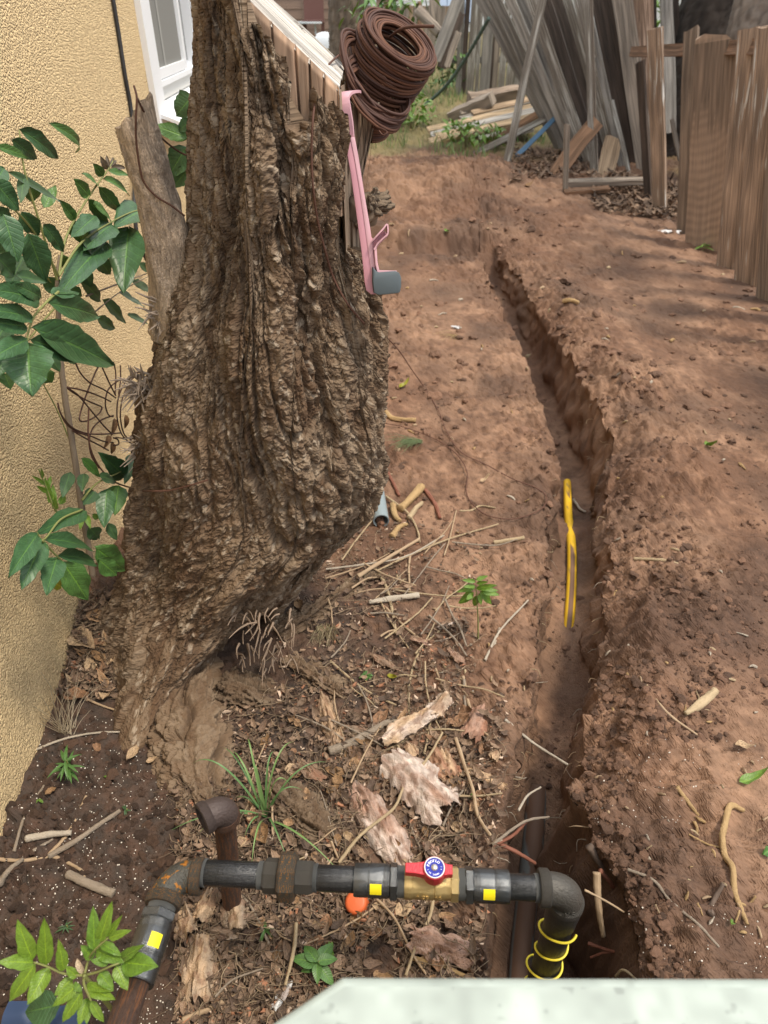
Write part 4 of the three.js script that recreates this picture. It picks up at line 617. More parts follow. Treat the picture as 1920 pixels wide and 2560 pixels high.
// ---------- coil of rusty wire, pink bracket, loose wires ----------
{
  const rustW = std({ color: rgb(0.115, 0.05, 0.032), roughness: 0.72, metalness: 0.15, bumpMap: at(T.fine, 40, 40), bumpScale: 0.0008 }), rustB = std({ color: rgb(0.17, 0.075, 0.042), roughness: 0.75, metalness: 0.1, bumpMap: at(T.fine, 40, 40), bumpScale: 0.0008 }), rustD = std({ color: rgb(0.075, 0.035, 0.026), roughness: 0.7, metalness: 0.2 });
  const t = 1.5, c0 = atT(1003, 96, t), right = V(1, 0, 0), toCam = ray(1003, 96).normalize().negate(), camUp = V(0, CP, -SP); camUp.addScaledVector(toCam, -camUp.dot(toCam)).normalize();
  const axisOf = (deg, k) => right.clone().multiplyScalar(Math.sin(deg * Math.PI / 180)).addScaledVector(camUp, Math.cos(deg * Math.PI / 180)).multiplyScalar(Math.sqrt(1 - k * k)).addScaledVector(toCam, k).normalize();
  const ax = axisOf(31, 0.43);
  const coil = thing('wire_coil', 'rusty coil of brown fence wire resting on the stump top', 'wire coil', null);
  const r = rng(404); let n = 0;
  const loop = (c, axis, R, wr, wob, seed, squash = 1) => {
    const e1 = axis.clone().cross(toCam).normalize(), e2 = axis.clone().cross(e1).normalize(), pts = [], ph = r() * 7;
    for (let i = 0; i < 40; i++) { const a = i / 40 * Math.PI * 2, rr = R * (1 + wob * noise2(Math.cos(a) * 1.4 + seed, Math.sin(a) * 1.4, 901)), dz = wob * 0.09 * noise2(Math.cos(a) * 1.1 + seed * 2.3, Math.sin(a) * 1.1 + 5, 902); pts.push(c.clone().addScaledVector(e1, Math.cos(a) * rr).addScaledVector(e2, Math.sin(a) * rr * squash).addScaledVector(axis, dz)); }
    mesh('winding', tubeGeo(pts, wr, { ns: 72, nr: 6, closed: true, cap: false }), [rustW, rustW, rustB, rustD][Math.floor(r() * 4)], coil); n++;
  };
  const at2 = d => c0.clone().addScaledVector(ax, -d);
  const wr = 0.0031;
  for (let i = 0; i < 33; i++) { const d = 0.002 + i * 0.0062, R = 0.0885 - 0.014 * sstep(0.05, 0.17, d) + 0.003 * (r() - 0.5); const a2 = ax.clone().addScaledVector(right, 0.07 * (r() - 0.5) - 0.05 * d / 0.17).addScaledVector(toCam, 0.06 * (r() - 0.5)).normalize(); loop(at2(d).add(V(-0.004 * d / 0.17, 0, 0)), a2, R, wr, 0.035, i); }
  for (let i = 1; i < 9; i++) loop(at2(-0.001 + 0.004 * (r() - 0.3) + 0.0006 * i), ax, 0.0885 - i * 0.0049, wr, 0.03, 40 + i);
  for (let i = 1; i < 9; i++) loop(at2(i * 0.018), ax, 0.052 + 0.003 * r(), wr, 0.05, 60 + i);
  for (let i = 0; i < 12; i++) loop(at2(0.02 + i * 0.012), ax, 0.08 - 0.004 * r(), wr, 0.05, 80 + i);
  // strands slipped askew on the house side
  for (let i = 0; i < 13; i++) { const a2 = axisOf(49 + i * 1.3, 0.36 + 0.02 * r()), c = atT(940 - i * 2.2, 204 - i * 1.2, t + 0.012); loop(c, a2, 0.092 - 0.003 * (i % 4), wr, 0.05, 100 + i, 0.93); }
  for (let i = 0; i < 9; i++) { const a2 = axisOf(36 + i * 1.5, 0.42), c = atT(948 - i * 1.5, 212 + i * 5, t + 0.01); loop(c, a2, 0.08 - 0.001 * i, wr, 0.05, 130 + i, 0.97); }
  // ends sticking out
  mesh('wire_end', tubeGeo([atT(975, 92, 1.5), atT(1000, 74, 1.46), atT(1035, 66, 1.42), atT(1085, 66, 1.4)], wr, { ns: 24, nr: 6 }), rustW, coil);
  mesh('wire_end', tubeGeo([atT(930, 318, 1.5), atT(955, 322, 1.48), atT(968, 332, 1.47), atT(958, 338, 1.47), atT(948, 328, 1.48)], 0.002, { ns: 24, nr: 5 }), rustW, coil);

  // long strand that hangs from the coil, down the bark and out over the soil
  const onB = ([u, v]) => STUMP.onBark(u, v, 0.034);
  const hang = [...[[858, 130], [838, 146], [820, 164], [804, 192], [793, 232]].map(([u, v], i) => atT(u, v, [1.47, 1.42, 1.38, 1.345, 1.33][i])), ...[[782, 300], [779, 380], [783, 470], [796, 560], [814, 630], [832, 690], [864, 752], [902, 800]].map(onB),
    ...[[956, 834, 0.7], [1000, 880, 0.42], [1030, 925, 0.2]].map(([u, v, y]) => onY(u, v, y)), ...[[1060, 970], [1095, 1021], [1119, 1085], [1155, 1132], [1218, 1168], [1282, 1204], [1338, 1232], [1363, 1256], [1357, 1280], [1330, 1297], [1280, 1307], [1220, 1296], [1182, 1262], [1166, 1225], [1168, 1190], [1150, 1150], [1110, 1108], [1060, 1085], [1000, 1068], [955, 1063]].map(([u, v]) => spot(u, v, 0.012))];
  one('loose_wire', tubeGeo(hang, 0.0022, { ns: 320, nr: 6 }), rustW, 'thin rusty wire hanging down the bark and looping over the soil', 'wire');
  one('loose_wire', tubeGeo([[222, 1020], [222, 1100], [238, 1150], [280, 1200], [330, 1220]].map(([u, v]) => onX(u, v, -0.74)).concat([[380, 1228], [430, 1225], [480, 1212], [520, 1200]].map(([u, v]) => STUMP.onBark(u, v, 0.03))), 0.0022, { ns: 80, nr: 5 }), rustW, 'thin rusty wire stretched across the lower bark toward the wall', 'wire');
  one('loose_wire', tubeGeo([onZ(335, 215, -1.6), onZ(342, 245, -1.57), ...[[340, 290], [340, 340], [348, 410], [360, 455], [390, 490], [430, 515], [462, 540]].map(([u, v]) => onZ(u, v, -1.555))], 0.0022, { ns: 60, nr: 5 }), rustW, 'rusty wire bent over the top of the sawn limb', 'wire');
  one('loose_wire', tubeGeo([onZ(342, 245, -1.57), onZ(360, 280, -1.6), onZ(385, 322, -1.65), onZ(415, 355, -1.7), onZ(450, 380, -1.72), onZ(475, 392, -1.72)], 0.0022, { ns: 40, nr: 5 }), rustW, 'rusty wire running from the sawn limb behind the stump', 'wire');

  // tangle of wire against the wall
  const X = -0.76, w = (P, d = 0) => P.map(([u, v]) => onX(u * 0.3014, 600 + v * 0.3014, X + d));
  const tangle = thing('wire_tangle', 'tangle of dark rusty wire loops between wall and stump', 'wire tangle');
  const strands = [[[605, 965], [660, 1090], [740, 1180], [860, 1240], [960, 1310]], [[850, 980], [800, 1080], [700, 1330], [660, 1490], [720, 1500], [830, 1430], [845, 1390], [800, 1365], [700, 1320], [550, 1220], [500, 1150]], [[850, 1060], [900, 1170], [960, 1290]], [[940, 1010], [960, 1100], [955, 1280]], [[550, 1220], [700, 1250], [860, 1310], [920, 1340]], [[480, 1350], [500, 1430], [580, 1540], [700, 1600], [850, 1610], [1000, 1600]], [[480, 1380], [540, 1510], [640, 1590], [760, 1630], [860, 1670], [940, 1680]], [[600, 1580], [720, 1650], [820, 1700], [900, 1745]], [[560, 1225], [640, 1280], [760, 1420], [860, 1540], [920, 1600]], [[1030, 1150], [960, 1180], [890, 1260], [875, 1370], [900, 1450], [940, 1465]], [[940, 1455], [830, 1500], [760, 1580], [740, 1680], [760, 1790], [820, 1890]], [[1200, 1100], [1100, 1110], [1040, 1180], [985, 1300], [970, 1450], [1000, 1590], [1060, 1670], [1100, 1690]], [[1210, 1110], [1110, 1140], [1060, 1210], [1010, 1340], [1000, 1480], [1030, 1610], [1090, 1660]], [[1180, 1520], [1120, 1600], [1060, 1640], [960, 1640]], [[1210, 1530], [1150, 1620], [1080, 1660]], [[940, 1640], [980, 1660], [985, 1690], [940, 1705]], [[1000, 1040], [1000, 1150], [985, 1280]], [[510, 945], [560, 940], [610, 960]]];
  strands.forEach((s, i) => mesh('wire_strand', tubeGeo(w(s, 0.03 * (hash2(i, 3) - 0.5)), 0.0021, { ns: s.length * 7, nr: 5 }), rustD, tangle));
  // dead leaves caught in the tangle
  const deadM = std({ map: T.dry, color: rgb(0.42, 0.24, 0.12), side: THREE.DoubleSide });
  { const r2 = rng(8); [[950, 1480, 940, 1620], [900, 1620, 880, 1720], [1040, 1450, 1050, 1570], [930, 1680, 935, 1780]].forEach(([a, b, c, d], i) => { const p = w([[a, b], [c, d]]); one('dead_leaf', leafBlade(p[0], p[1], 0.016, V(0.6, 0.3, 0.7), { curl: 0.5, fold: 0.7, seed: i }), deadM, ['long curled brown leaf caught in the wire tangle', 'pale crumpled leaf hanging under the wire tangle', 'small dark leaf near the bark in the wire tangle', 'lowest shrivelled leaf hanging from the wire tangle'][i], 'dead leaf'); }); }

  // pink bracket hung on the yard side of the stump
  const zb = v => lerp(-1.6, -1.47, clamp((v - 230) / 500)), Q = (x, y, dz = 0) => { const u = 820 + x / 3.6875, v = 160 + y / 3.6875; return onZ(u, v, zb(v) + dz); };
  const pink = std({ color: rgb(0.52, 0.25, 0.3), roughness: 0.48 }), pinkL = std({ color: rgb(0.6, 0.35, 0.4), roughness: 0.45 }), pad = std({ color: rgb(0.085, 0.11, 0.125), roughness: 0.65, map: tex(128, 128, (x, y) => 0.75 + 0.35 * pnoise(x * 12, y * 2, 12, 2, 911), true) });
  const br = thing('pink_bracket', 'pink plastic bracket with a dark rubber foot hung on the stump', 'bracket');
  // plate from outline (image-plane outline given real depth and thickness)
  const plate = (pts, th, dz = 0, bev = 0.0012) => {
    const P = pts.map(([x, y]) => Q(x, y, dz)), c = P.reduce((a, p) => a.add(p), V(0, 0, 0)).multiplyScalar(1 / P.length);
    const ex = V(1, 0, 0), nn = V(0.12, 0.28, 0.95).normalize(); ex.addScaledVector(nn, -ex.dot(nn)).normalize(); const ey = nn.clone().cross(ex);
    const sh = new THREE.Shape(P.map(p => { const q = p.clone().sub(c); return new THREE.Vector2(q.dot(ex), q.dot(ey)); }));
    const g = new THREE.ExtrudeGeometry(sh, { depth: th, bevelEnabled: true, bevelSize: bev, bevelThickness: bev, bevelSegments: 2, curveSegments: 6 }); g.translate(0, 0, -th); g.applyMatrix4(new THREE.Matrix4().makeBasis(ex, ey, nn).setPosition(c)); return toCreasedNormals(g, 0.5);
  };
  mesh('bar', plate([[150, 700], [210, 1000], [262, 1350], [318, 1750], [345, 2010], [362, 2085], [400, 2118], [440, 2122], [425, 2060], [412, 1980], [398, 1880], [372, 1700], [330, 1400], [282, 1100], [240, 860], [205, 690]], 0.006), pink, br);
  mesh('flange', plate([[205, 690], [242, 860], [284, 1100], [332, 1400], [374, 1700], [400, 1880], [414, 1980], [430, 2060], [462, 2110], [440, 1960], [425, 1800], [408, 1660], [380, 1480], [330, 1200], [272, 860], [238, 690]], 0.024, 0.002, 0.001), pinkL, br);
  // hook over the wood at the top
  { const P = [Q(190, 760, -0.01), Q(175, 560), Q(150, 400, 0.004), Q(140, 320, 0), Q(165, 275, -0.012), Q(215, 258, -0.03), Q(250, 262, -0.06)]; const g = tubeGeo(P, 0.012, { ns: 40, nr: 4 }); mesh('hook', ribbon(P, 0.026, 0.005, V(0.9, 0.1, 0.3)), pinkL, br); }
  mesh('foot_plate', plate([[428, 1700], [440, 1850], [458, 1918], [475, 1928], [628, 1916], [634, 1908], [470, 1904], [452, 1820], [444, 1690]], 0.03, 0.004, 0.0008), pinkL, br);
  mesh('rubber_foot', plate([[416, 1890], [440, 1925], [470, 1934], [620, 1922], [648, 1936], [664, 1975], [664, 2050], [655, 2092], [640, 2100], [560, 2108], [470, 2116], [436, 2100], [424, 2000]], 0.034, 0.006, 0.003), pad, br);
  // spur with an open eye
  { const P = [Q(405, 1640), Q(450, 1590, 0.004), Q(505, 1530, 0.006), Q(540, 1490, 0.006), Q(548, 1530, 0.006), Q(545, 1575, 0.006), Q(500, 1620, 0.004), Q(455, 1665, 0), Q(425, 1715, 0)]; mesh('spur', ribbon(P, 0.022, 0.003, V(0.1, 0.45, 0.9)), pinkL, br);
    mesh('spur_web', plate([[398, 1600], [415, 1622], [470, 1580], [520, 1545], [545, 1580], [470, 1655], [432, 1712], [408, 1720]], 0.003, -0.008), pink, br); }
}
// flat strip swept along points
function ribbon(P, width, th, side) {
  const c = new THREE.CatmullRomCurve3(P), ns = P.length * 6, pos = [], idx = [], uv = [];
  for (let i = 0; i <= ns; i++) { const p = c.getPoint(i / ns), d = c.getTangent(i / ns); const s = side.clone().addScaledVector(d, -side.dot(d)).normalize(), n = d.clone().cross(s).normalize(); [[-1, -1], [1, -1], [1, 1], [-1, 1]].forEach(([a, b]) => { const q = p.clone().addScaledVector(s, a * width / 2).addScaledVector(n, b * th / 2); pos.push(q.x, q.y, q.z); uv.push(a, i / ns); }); }
  for (let i = 0; i < ns; i++) for (let k = 0; k < 4; k++) { const a = i * 4 + k, b = i * 4 + (k + 1) % 4; idx.push(a, b, a + 4, b, b + 4, a + 4); }
  idx.push(0, 2, 1, 0, 3, 2); const e = ns * 4; idx.push(e, e + 1, e + 2, e, e + 2, e + 3);
  const g = new THREE.BufferGeometry(); g.setAttribute('position', new THREE.Float32BufferAttribute(pos, 3)); g.setAttribute('uv', new THREE.Float32BufferAttribute(uv, 2)); g.setIndex(idx); const q = toCreasedNormals(g, 0.6); return q;
}
// a leaf blade from stalk to tip; width = full width; nrm = the way the upper face looks
function leafBlade(a, b, width, nrm, o = {}) {
  const { curl = 0.12, fold = 0.25, seed = 0, round = 0.32, ni = 6, nj = 10, wave = 0.04, serr = 0.05, twist = 0 } = o;
  const d = b.clone().sub(a), L = d.length(); d.normalize(); const n = nrm.clone(); n.addScaledVector(d, -n.dot(d)).normalize(); let s = d.clone().cross(n).normalize();
  if (twist) { const q = new THREE.Quaternion().setFromAxisAngle(d, twist); n.applyQuaternion(q); s.applyQuaternion(q); }
  return gridGeo(ni, nj, (i, j) => {
    const t = j / nj, k = i / ni * 2 - 1, e = Math.pow(t, 0.001);
    let w = t < round ? Math.sin(t / round * Math.PI / 2) ** 0.62 : Math.pow(Math.cos((t - round) / (1 - round) * Math.PI / 2), 0.85); w = Math.max(0.02, w) * (1 + serr * noise2(t * 26 + seed * 7.7, k > 0 ? 1 : 5, 31));
    const x = k * w * width / 2, up = -fold * Math.abs(k) * w * width / 2 * -1 - curl * L * (t * t) * 0.9 + curl * L * 0.25 * Math.sin(t * 3.1) + wave * width * noise2(t * 5 + seed, k * 1.5, 33) * Math.abs(k);
    const p = a.clone().addScaledVector(d, L * t).addScaledVector(s, x).addScaledVector(n, up); return [p.x, p.y, p.z, i / ni, t];
  });
}
// ---------- plants ----------
const LEAF = {
  dark: std({ color: rgb(0.09, 0.225, 0.088), map: T.leaf, bumpMap: T.leafB, bumpScale: 0.0012, roughness: 0.42, side: THREE.DoubleSide }),
  mid: std({ color: rgb(0.14, 0.32, 0.075), map: T.leaf, bumpMap: T.leafB, bumpScale: 0.0012, roughness: 0.45, side: THREE.DoubleSide }),
  thin: new THREE.MeshPhysicalMaterial({ color: rgb(0.09, 0.225, 0.08), map: T.leaf, roughness: 0.6, transmission: 0.3, thickness: 0, side: THREE.DoubleSide }),
  young: new THREE.MeshPhysicalMaterial({ color: rgb(0.27, 0.52, 0.055), map: T.leaf, bumpMap: T.leafB, bumpScale: 0.001, roughness: 0.5, transmission: 0.3, thickness: 0, side: THREE.DoubleSide }),
  lime: new THREE.MeshPhysicalMaterial({ color: rgb(0.36, 0.62, 0.06), map: T.leaf, bumpMap: T.leafB, bumpScale: 0.001, roughness: 0.45, transmission: 0.3, thickness: 0, side: THREE.DoubleSide }),
  yellow: std({ color: rgb(0.42, 0.4, 0.02), map: T.leaf, roughness: 0.5, side: THREE.DoubleSide }),
  purple: std({ color: rgb(0.14, 0.1, 0.06), map: T.leaf, roughness: 0.5, side: THREE.DoubleSide }),
};
{
  const stemM = std({ color: rgb(0.22, 0.24, 0.08), roughness: 0.6 }), barkM = std({ color: rgb(0.25, 0.2, 0.15), roughness: 0.85, bumpMap: at(T.fine, 20, 5), bumpScale: 0.002 });
  const rr = rng(900);
  const face = (p) => V(0, EYE, 0).sub(p).normalize().multiplyScalar(1.0).add(V(0.3 * (rr() - 0.5), 0.3 + 0.35 * (rr() - 0.5), 0.3 * (rr() - 0.5)));
  let seed = 1;
  // leaflet lists: [base u, base v, tip u, tip v, width px, material]
  const leaflet = (parent, P, [a, b, c, d, w, m = 'dark', o = {}], name = 'leaflet') => {
    const p = P(a, b, 0), q = P(c, d, 1), depth = p.clone().sub(V(0, EYE, 0)).dot(V(0, -SP, -CP));
    const col = w * depth / F * (0.98 + 0.22 * rr()); 
    return mesh(name, leafBlade(p, q, col, face(p), { seed: seed++, curl: 0.03 + 0.09 * rr(), fold: 0.1 + 0.2 * rr(), twist: (rr() - 0.5) * 0.3, serr: 0.1, wave: 0.14, nj: 12, ...o }), LEAF[m], parent);
  };
  // --- tree-of-heaven sapling against the wall
  const sap = thing('leafy_sapling', 'tall sapling with long compound leaves growing up the yellow wall', 'plant');
  const px = x => (u, v, k) => onX(u, v, x + 0.03 * k * (rr() - 0.3));
  const stemP = [[232, 1440], [218, 1350], [204, 1266], [192, 1180], [177, 1080], [165, 1010], [155, 930], [149, 860], [146, 780], [143, 700], [150, 640]].map(([u, v], i) => onX(u, v, -0.79 + 0.01 * i * 0.5));
  mesh('stem', tubeGeo(stemP, [0.0085, 0.008, 0.0075, 0.006, 0.004], { ns: 60, nr: 9, rough: 0.08 }), barkM, sap);
  const frond = (rach, x, list, mat = stemM, r0 = 0.003) => { const P = px(x), f = mesh('leaf_stalk', tubeGeo(rach.map(([u, v]) => onX(u, v, x)), [r0, r0 * 0.5], { ns: 18, nr: 6 }), mat, sap); list.forEach(l => leaflet(f, P, l)); return f; };
  frond([[147, 690], [160, 610], [185, 552], [239, 467], [270, 424], [286, 397]], -0.72, [[224, 490, 187, 448, 32, 'mid'], [245, 461, 208, 430, 26, 'mid'], [258, 440, 233, 409, 22, 'mid'], [268, 424, 251, 390, 15, 'purple'], [220, 498, 278, 571, 32, 'mid'], [247, 467, 309, 536, 30, 'mid'], [258, 446, 336, 484, 24, 'mid'], [270, 428, 328, 436, 16, 'mid'], [278, 418, 320, 417, 12, 'purple'], [189, 552, 206, 612, 40, 'mid'], [186, 548, 150, 500, 28, 'mid'], [272, 420, 266, 386, 10, 'purple'], [278, 416, 284, 390, 9, 'purple'], [284, 412, 291, 399, 7, 'purple']]);
  frond([[143, 700], [100, 560], [60, 420], [48, 325]], -0.68, [[48, 322, 162, 400, 42, 'dark'], [120, 308, 247, 382, 32, 'mid', { curl: 0.25 }], [28, 348, 102, 402, 36, 'dark'], [-10, 366, 90, 396, 26, 'mid'], [18, 430, 165, 506, 26, 'thin'], [60, 445, 52, 500, 24, 'thin']]);
  frond([[146, 690], [110, 620], [70, 560], [10, 500]], -0.66, [[8, 535, 46, 655, 64, 'dark'], [72, 585, 116, 706, 62, 'dark'], [-14, 455, 52, 528, 58, 'dark'], [56, 530, 98, 592, 44, 'dark'], [108, 560, 164, 632, 40, 'dark'], [-10, 640, 40, 690, 60, 'thin'], [40, 690, 120, 705, 36, 'thin']]);
  frond([[147, 690], [200, 610], [270, 560], [330, 530], [372, 520]], -0.7, [[366, 525, 290, 555, 66, 'dark'], [322, 572, 307, 726, 82, 'dark'], [266, 606, 151, 718, 66, 'dark'], [280, 562, 214, 612, 50, 'dark'], [232, 510, 292, 552, 34, 'mid'], [240, 540, 180, 590, 44, 'dark'], [330, 540, 360, 560, 30, 'thin'], [205, 600, 250, 650, 34, 'thin']]);
  frond([[146, 730], [120, 752], [81, 799], [66, 852]], -0.62, [[118, 757, 268, 790, 62, 'dark'], [82, 820, 298, 912, 98, 'dark'], [76, 848, 224, 904, 60, 'dark'], [70, 860, 76, 984, 104, 'dark'], [98, 752, -20, 715, 54, 'dark'], [80, 796, -40, 765, 46, 'dark'], [66, 818, -40, 800, 42, 'dark'], [67, 850, -30, 896, 50, 'dark'], [104, 744, 36, 708, 40, 'dark'], [130, 735, 200, 730, 40, 'dark']]);
  frond([[216, 740], [300, 708], [389, 676]], -0.78, [[252, 752, 193, 685, 30, 'thin'], [258, 748, 319, 810, 34, 'thin'], [300, 733, 366, 764, 30, 'thin'], [328, 703, 389, 730, 22, 'thin'], [318, 787, 376, 808, 20, 'thin'], [241, 796, 291, 823, 28, 'thin'], [347, 660, 384, 680, 20, 'thin'], [176, 720, 205, 742, 26, 'thin']], barkM);
  frond([[228, 787], [300, 730], [378, 687]], -0.77, [[236, 780, 200, 800, 20, 'thin']], barkM, 0.0022);
  frond([[182, 1120], [130, 1000], [60, 900], [5, 930]], -0.78, [[10, 935, 28, 970, 40, 'mid'], [108, 930, 130, 958, 36, 'mid'], [170, 893, 190, 910, 18, 'thin'], [234, 898, 250, 920, 20, 'thin']], stemM, 0.002);
  // lower leaves
  frond([[205, 1275], [150, 1300], [106, 1350], [92, 1330]], -0.72, [[216, 1277, 98, 1325, 46, 'dark'], [112, 1347, 256, 1368, 42, 'dark'], [145, 1388, 268, 1406, 40, 'dark'], [106, 1353, 55, 1466, 54, 'dark'], [94, 1335, 27, 1432, 44, 'dark'], [143, 1392, 116, 1482, 48, 'dark'], [158, 1405, 224, 1505, 68, 'mid'], [240, 1370, 318, 1430, 56, 'mid'], [246, 1398, 296, 1440, 42, 'mid'], [132, 1455, 158, 1470, 24, 'yellow']]);
  frond([[106, 1350], [130, 1378], [158, 1405]], -0.715, []);
  frond([[205, 1250], [240, 1210], [300, 1180], [340, 1150]], -0.74, [[297, 1212, 287, 1282, 48, 'mid'], [268, 1222, 259, 1318, 44, 'dark'], [313, 1192, 252, 1134, 42, 'dark'], [203, 1146, 256, 1194, 26, 'mid'], [347, 1138, 314, 1196, 42, 'thin'], [270, 1308, 292, 1352, 24, 'thin'], [245, 1190, 300, 1205, 26, 'thin'], [238, 1228, 210, 1262, 34, 'thin'], [210, 1185, 205, 1225, 26, 'thin'], [176, 1180, 156, 1240, 28, 'thin'], [225, 1320, 250, 1350, 34, 'thin']]);
  frond([[200, 1280], [143, 1281], [118, 1225], [97, 1173]], -0.75, [[140, 1275, 136, 1245, 14, 'young'], [134, 1262, 132, 1210, 14, 'young'], [128, 1250, 112, 1195, 13, 'young'], [120, 1230, 92, 1215, 11, 'young'], [116, 1222, 128, 1190, 11, 'young'], [112, 1212, 84, 1190, 10, 'young'], [106, 1195, 104, 1172, 8, 'young'], [130, 1256, 118, 1240, 12, 'young'], [150, 1262, 162, 1236, 16, 'young'], [215, 1285, 226, 1322, 14, 'young'], [205, 1290, 200, 1325, 13, 'young'], [230, 1285, 248, 1300, 14, 'young']]);
  frond([[146, 730], [90, 660], [30, 610], [-20, 590]], -0.76, [[-20, 600, 20, 680, 60, 'thin'], [60, 640, 20, 720, 46, 'thin'], [120, 690, 150, 740, 40, 'thin'], [30, 560, -20, 520, 44, 'dark'], [90, 500, 60, 440, 36, 'mid'], [110, 520, 140, 462, 30, 'mid'], [10, 420, -20, 470, 40, 'dark']], stemM, 0.0024);
  frond([[148, 720], [180, 680], [240, 640], [300, 620]], -0.77, [[240, 640, 280, 690, 36, 'thin'], [200, 660, 230, 720, 36, 'thin'], [300, 620, 350, 640, 34, 'dark'], [290, 625, 320, 590, 30, 'dark'], [180, 680, 160, 640, 34, 'mid'], [330, 615, 372, 600, 26, 'thin']], stemM, 0.0024);
  frond([[146, 760], [110, 800], [60, 860], [10, 880]], -0.75, [[20, 880, -10, 940, 44, 'dark'], [60, 860, 40, 930, 40, 'mid'], [120, 880, 150, 930, 30, 'thin'], [110, 900, 90, 960, 34, 'mid'], [10, 820, -20, 870, 60, 'dark']], stemM, 0.0024);
  // leaves peeping out behind the stump by the window sill
  const sap2 = thing('leafy_shoot', 'broad dark leaves behind the stump below the window', 'plant');
  const P2 = (u, v) => onZ(u, v, -1.95);
  mesh('stem', tubeGeo([V(-0.62, 0.0, -2.0), onZ(470, 560, -1.98), onZ(474, 380, -1.97), onZ(478, 240, -1.95)], [0.006, 0.004, 0.002], { ns: 20, nr: 6 }), barkM, sap2);
  [[482, 240, 437, 290, 60, 'dark'], [470, 345, 378, 310, 34, 'mid'], [466, 368, 418, 445, 52, 'dark'], [474, 420, 430, 470, 40, 'thin'], [478, 300, 446, 328, 30, 'thin']].forEach(l => leaflet(sap2, P2, l, 'leaf'));

  // --- bright seedling in the foreground corner
  const seedling = thing('bright_seedling', 'bright green seedling with pointed leaflets in the near corner', 'plant');
  const tt = 1.0, z1 = (u, v) => [u / 2.592, 1860 + v / 2.592];
  const P3 = (u, v, k) => { const [a, b] = z1(u, v); return atT(a, b, tt - 0.015 * k + 0.02 * (rr() - 0.5)); };
  const hub = P3(545, 1500, 0), foot = V(hub.x - 0.01, soil(hub.x - 0.01, hub.z - 0.02) - 0.02, hub.z - 0.02);
  mesh('stem', tubeGeo([foot, foot.clone().lerp(hub, 0.5).add(V(0.012, 0, 0)), hub], [0.0045, 0.004, 0.003], { ns: 16, nr: 7 }), stemM, seedling);
  const fr2 = (path, list) => { const f = mesh('leaf_stalk', tubeGeo(path.map(([u, v], i) => P3(u, v, i / 3)), [0.0022, 0.0012], { ns: 14, nr: 5 }), stemM, seedling); list.forEach(l => { l = l.slice(); l[4] = l[4] / 2.592; l[5] = l[5] || 'lime'; leaflet(f, P3, l); }); };
  fr2([[545, 1500], [420, 1490], [300, 1440], [220, 1415]], [[220, 1415, -8, 1410, 92], [210, 1400, 112, 1150, 100], [300, 1430, 285, 1135, 92], [410, 1465, 385, 1285, 72], [230, 1425, 46, 1685, 104], [315, 1450, 175, 1690, 96], [500, 1510, 425, 1440, 50]]);
  fr2([[545, 1500], [570, 1410], [620, 1330], [700, 1258]], [[610, 1330, 605, 1065, 80, 'young'], [640, 1288, 722, 1035, 84], [692, 1250, 788, 1115, 50], [704, 1258, 842, 1208, 58], [650, 1290, 785, 1365, 58, 'young'], [620, 1338, 795, 1412, 80, 'young'], [600, 1388, 528, 1305, 60, 'young']]);
  fr2([[545, 1500], [640, 1475], [730, 1435], [805, 1412]], [[800, 1415, 1004, 1436, 122, 'young'], [752, 1432, 828, 1596, 90], [765, 1408, 915, 1305, 68, 'young'], [645, 1480, 735, 1598, 78, 'young'], [705, 1420, 588, 1400, 56, 'young']]);
  fr2([[545, 1500], [545, 1560], [570, 1620], [590, 1665]], [[560, 1580, 748, 1655, 72], [535, 1600, 396, 1810, 80], [565, 1645, 508, 1830, 68], [588, 1662, 675, 1810, 58], [505, 1560, 335, 1705, 68], [470, 1520, 352, 1630, 80], [575, 1650, 560, 1820, 48], [560, 1560, 720, 1600, 50], [520, 1560, 480, 1600, 60, 'young']]);
  { const d = one('dark_leaf', leafBlade(atT(150, 2512, 1.12), atT(58, 2532, 1.12), 0.05, V(0, 0.9, 0.4), { seed: 3 }), LEAF.dark, 'single dark green leaf under the bright seedling', 'leaf'); }
  one('dead_leaf', leafBlade(P3(500, 1390, 0), P3(560, 1530, 0), 0.009, V(0.2, 0.7, 0.6), { curl: 0.7, fold: 0.9, seed: 4 }), std({ map: T.dry, color: rgb(0.75, 0.6, 0.42), side: THREE.DoubleSide }), 'pale dry curled leaf caught on the bright seedling', 'dead leaf');

  // --- small seedlings on the soil
  const little = (label, u, v, spread, n, mat, h, name = 'small_weed', cat = 'weed', w = 0.3) => { const b = spot(u, v), g = thing(name, label, cat, null, b), top = V(0.004, h, 0); mesh('stem', tubeGeo([V(0, -0.005, 0), V(0.003, h * 0.5, 0), top], [0.002, 0.0014], { ns: 8, nr: 5 }), stemM, g); const r = rng(u * 7 + v); for (let i = 0; i < n; i++) { const a = i / n * 6.283 * 1.618 * 2 + r(), L = spread * (0.6 + 0.5 * r()), y = h * (0.45 + 0.55 * i / n), s = V(0, y, 0), e = V(Math.cos(a) * L, y + L * (0.1 + 0.5 * r()) - L * 0.35, Math.sin(a) * L); mesh('leaf', leafBlade(s, e, L * w, V(0, 1, 0), { seed: i, curl: 0.2, ni: 4, nj: 7 }), LEAF[mat], g); } return g; };
  little('whorled green weed beside the wall', 182, 1945, 0.05, 18, 'mid', 0.07, 'small_weed', 'weed', 0.17);
  little('tiny four leaved weed on the dark soil', 274, 1952, 0.014, 4, 'young', 0.01, 'small_weed', 'weed', 0.4);
  little('pale little weed near the forked twig', 320, 2040, 0.02, 6, 'thin', 0.012);
  little('tiny weed by the wall base', 105, 2015, 0.016, 3, 'young', 0.008, 'small_weed', 'weed', 0.4);
  little('grey green sprout between twigs and pipe', 172, 2330, 0.022, 8, 'thin', 0.02, 'small_weed', 'weed', 0.2);
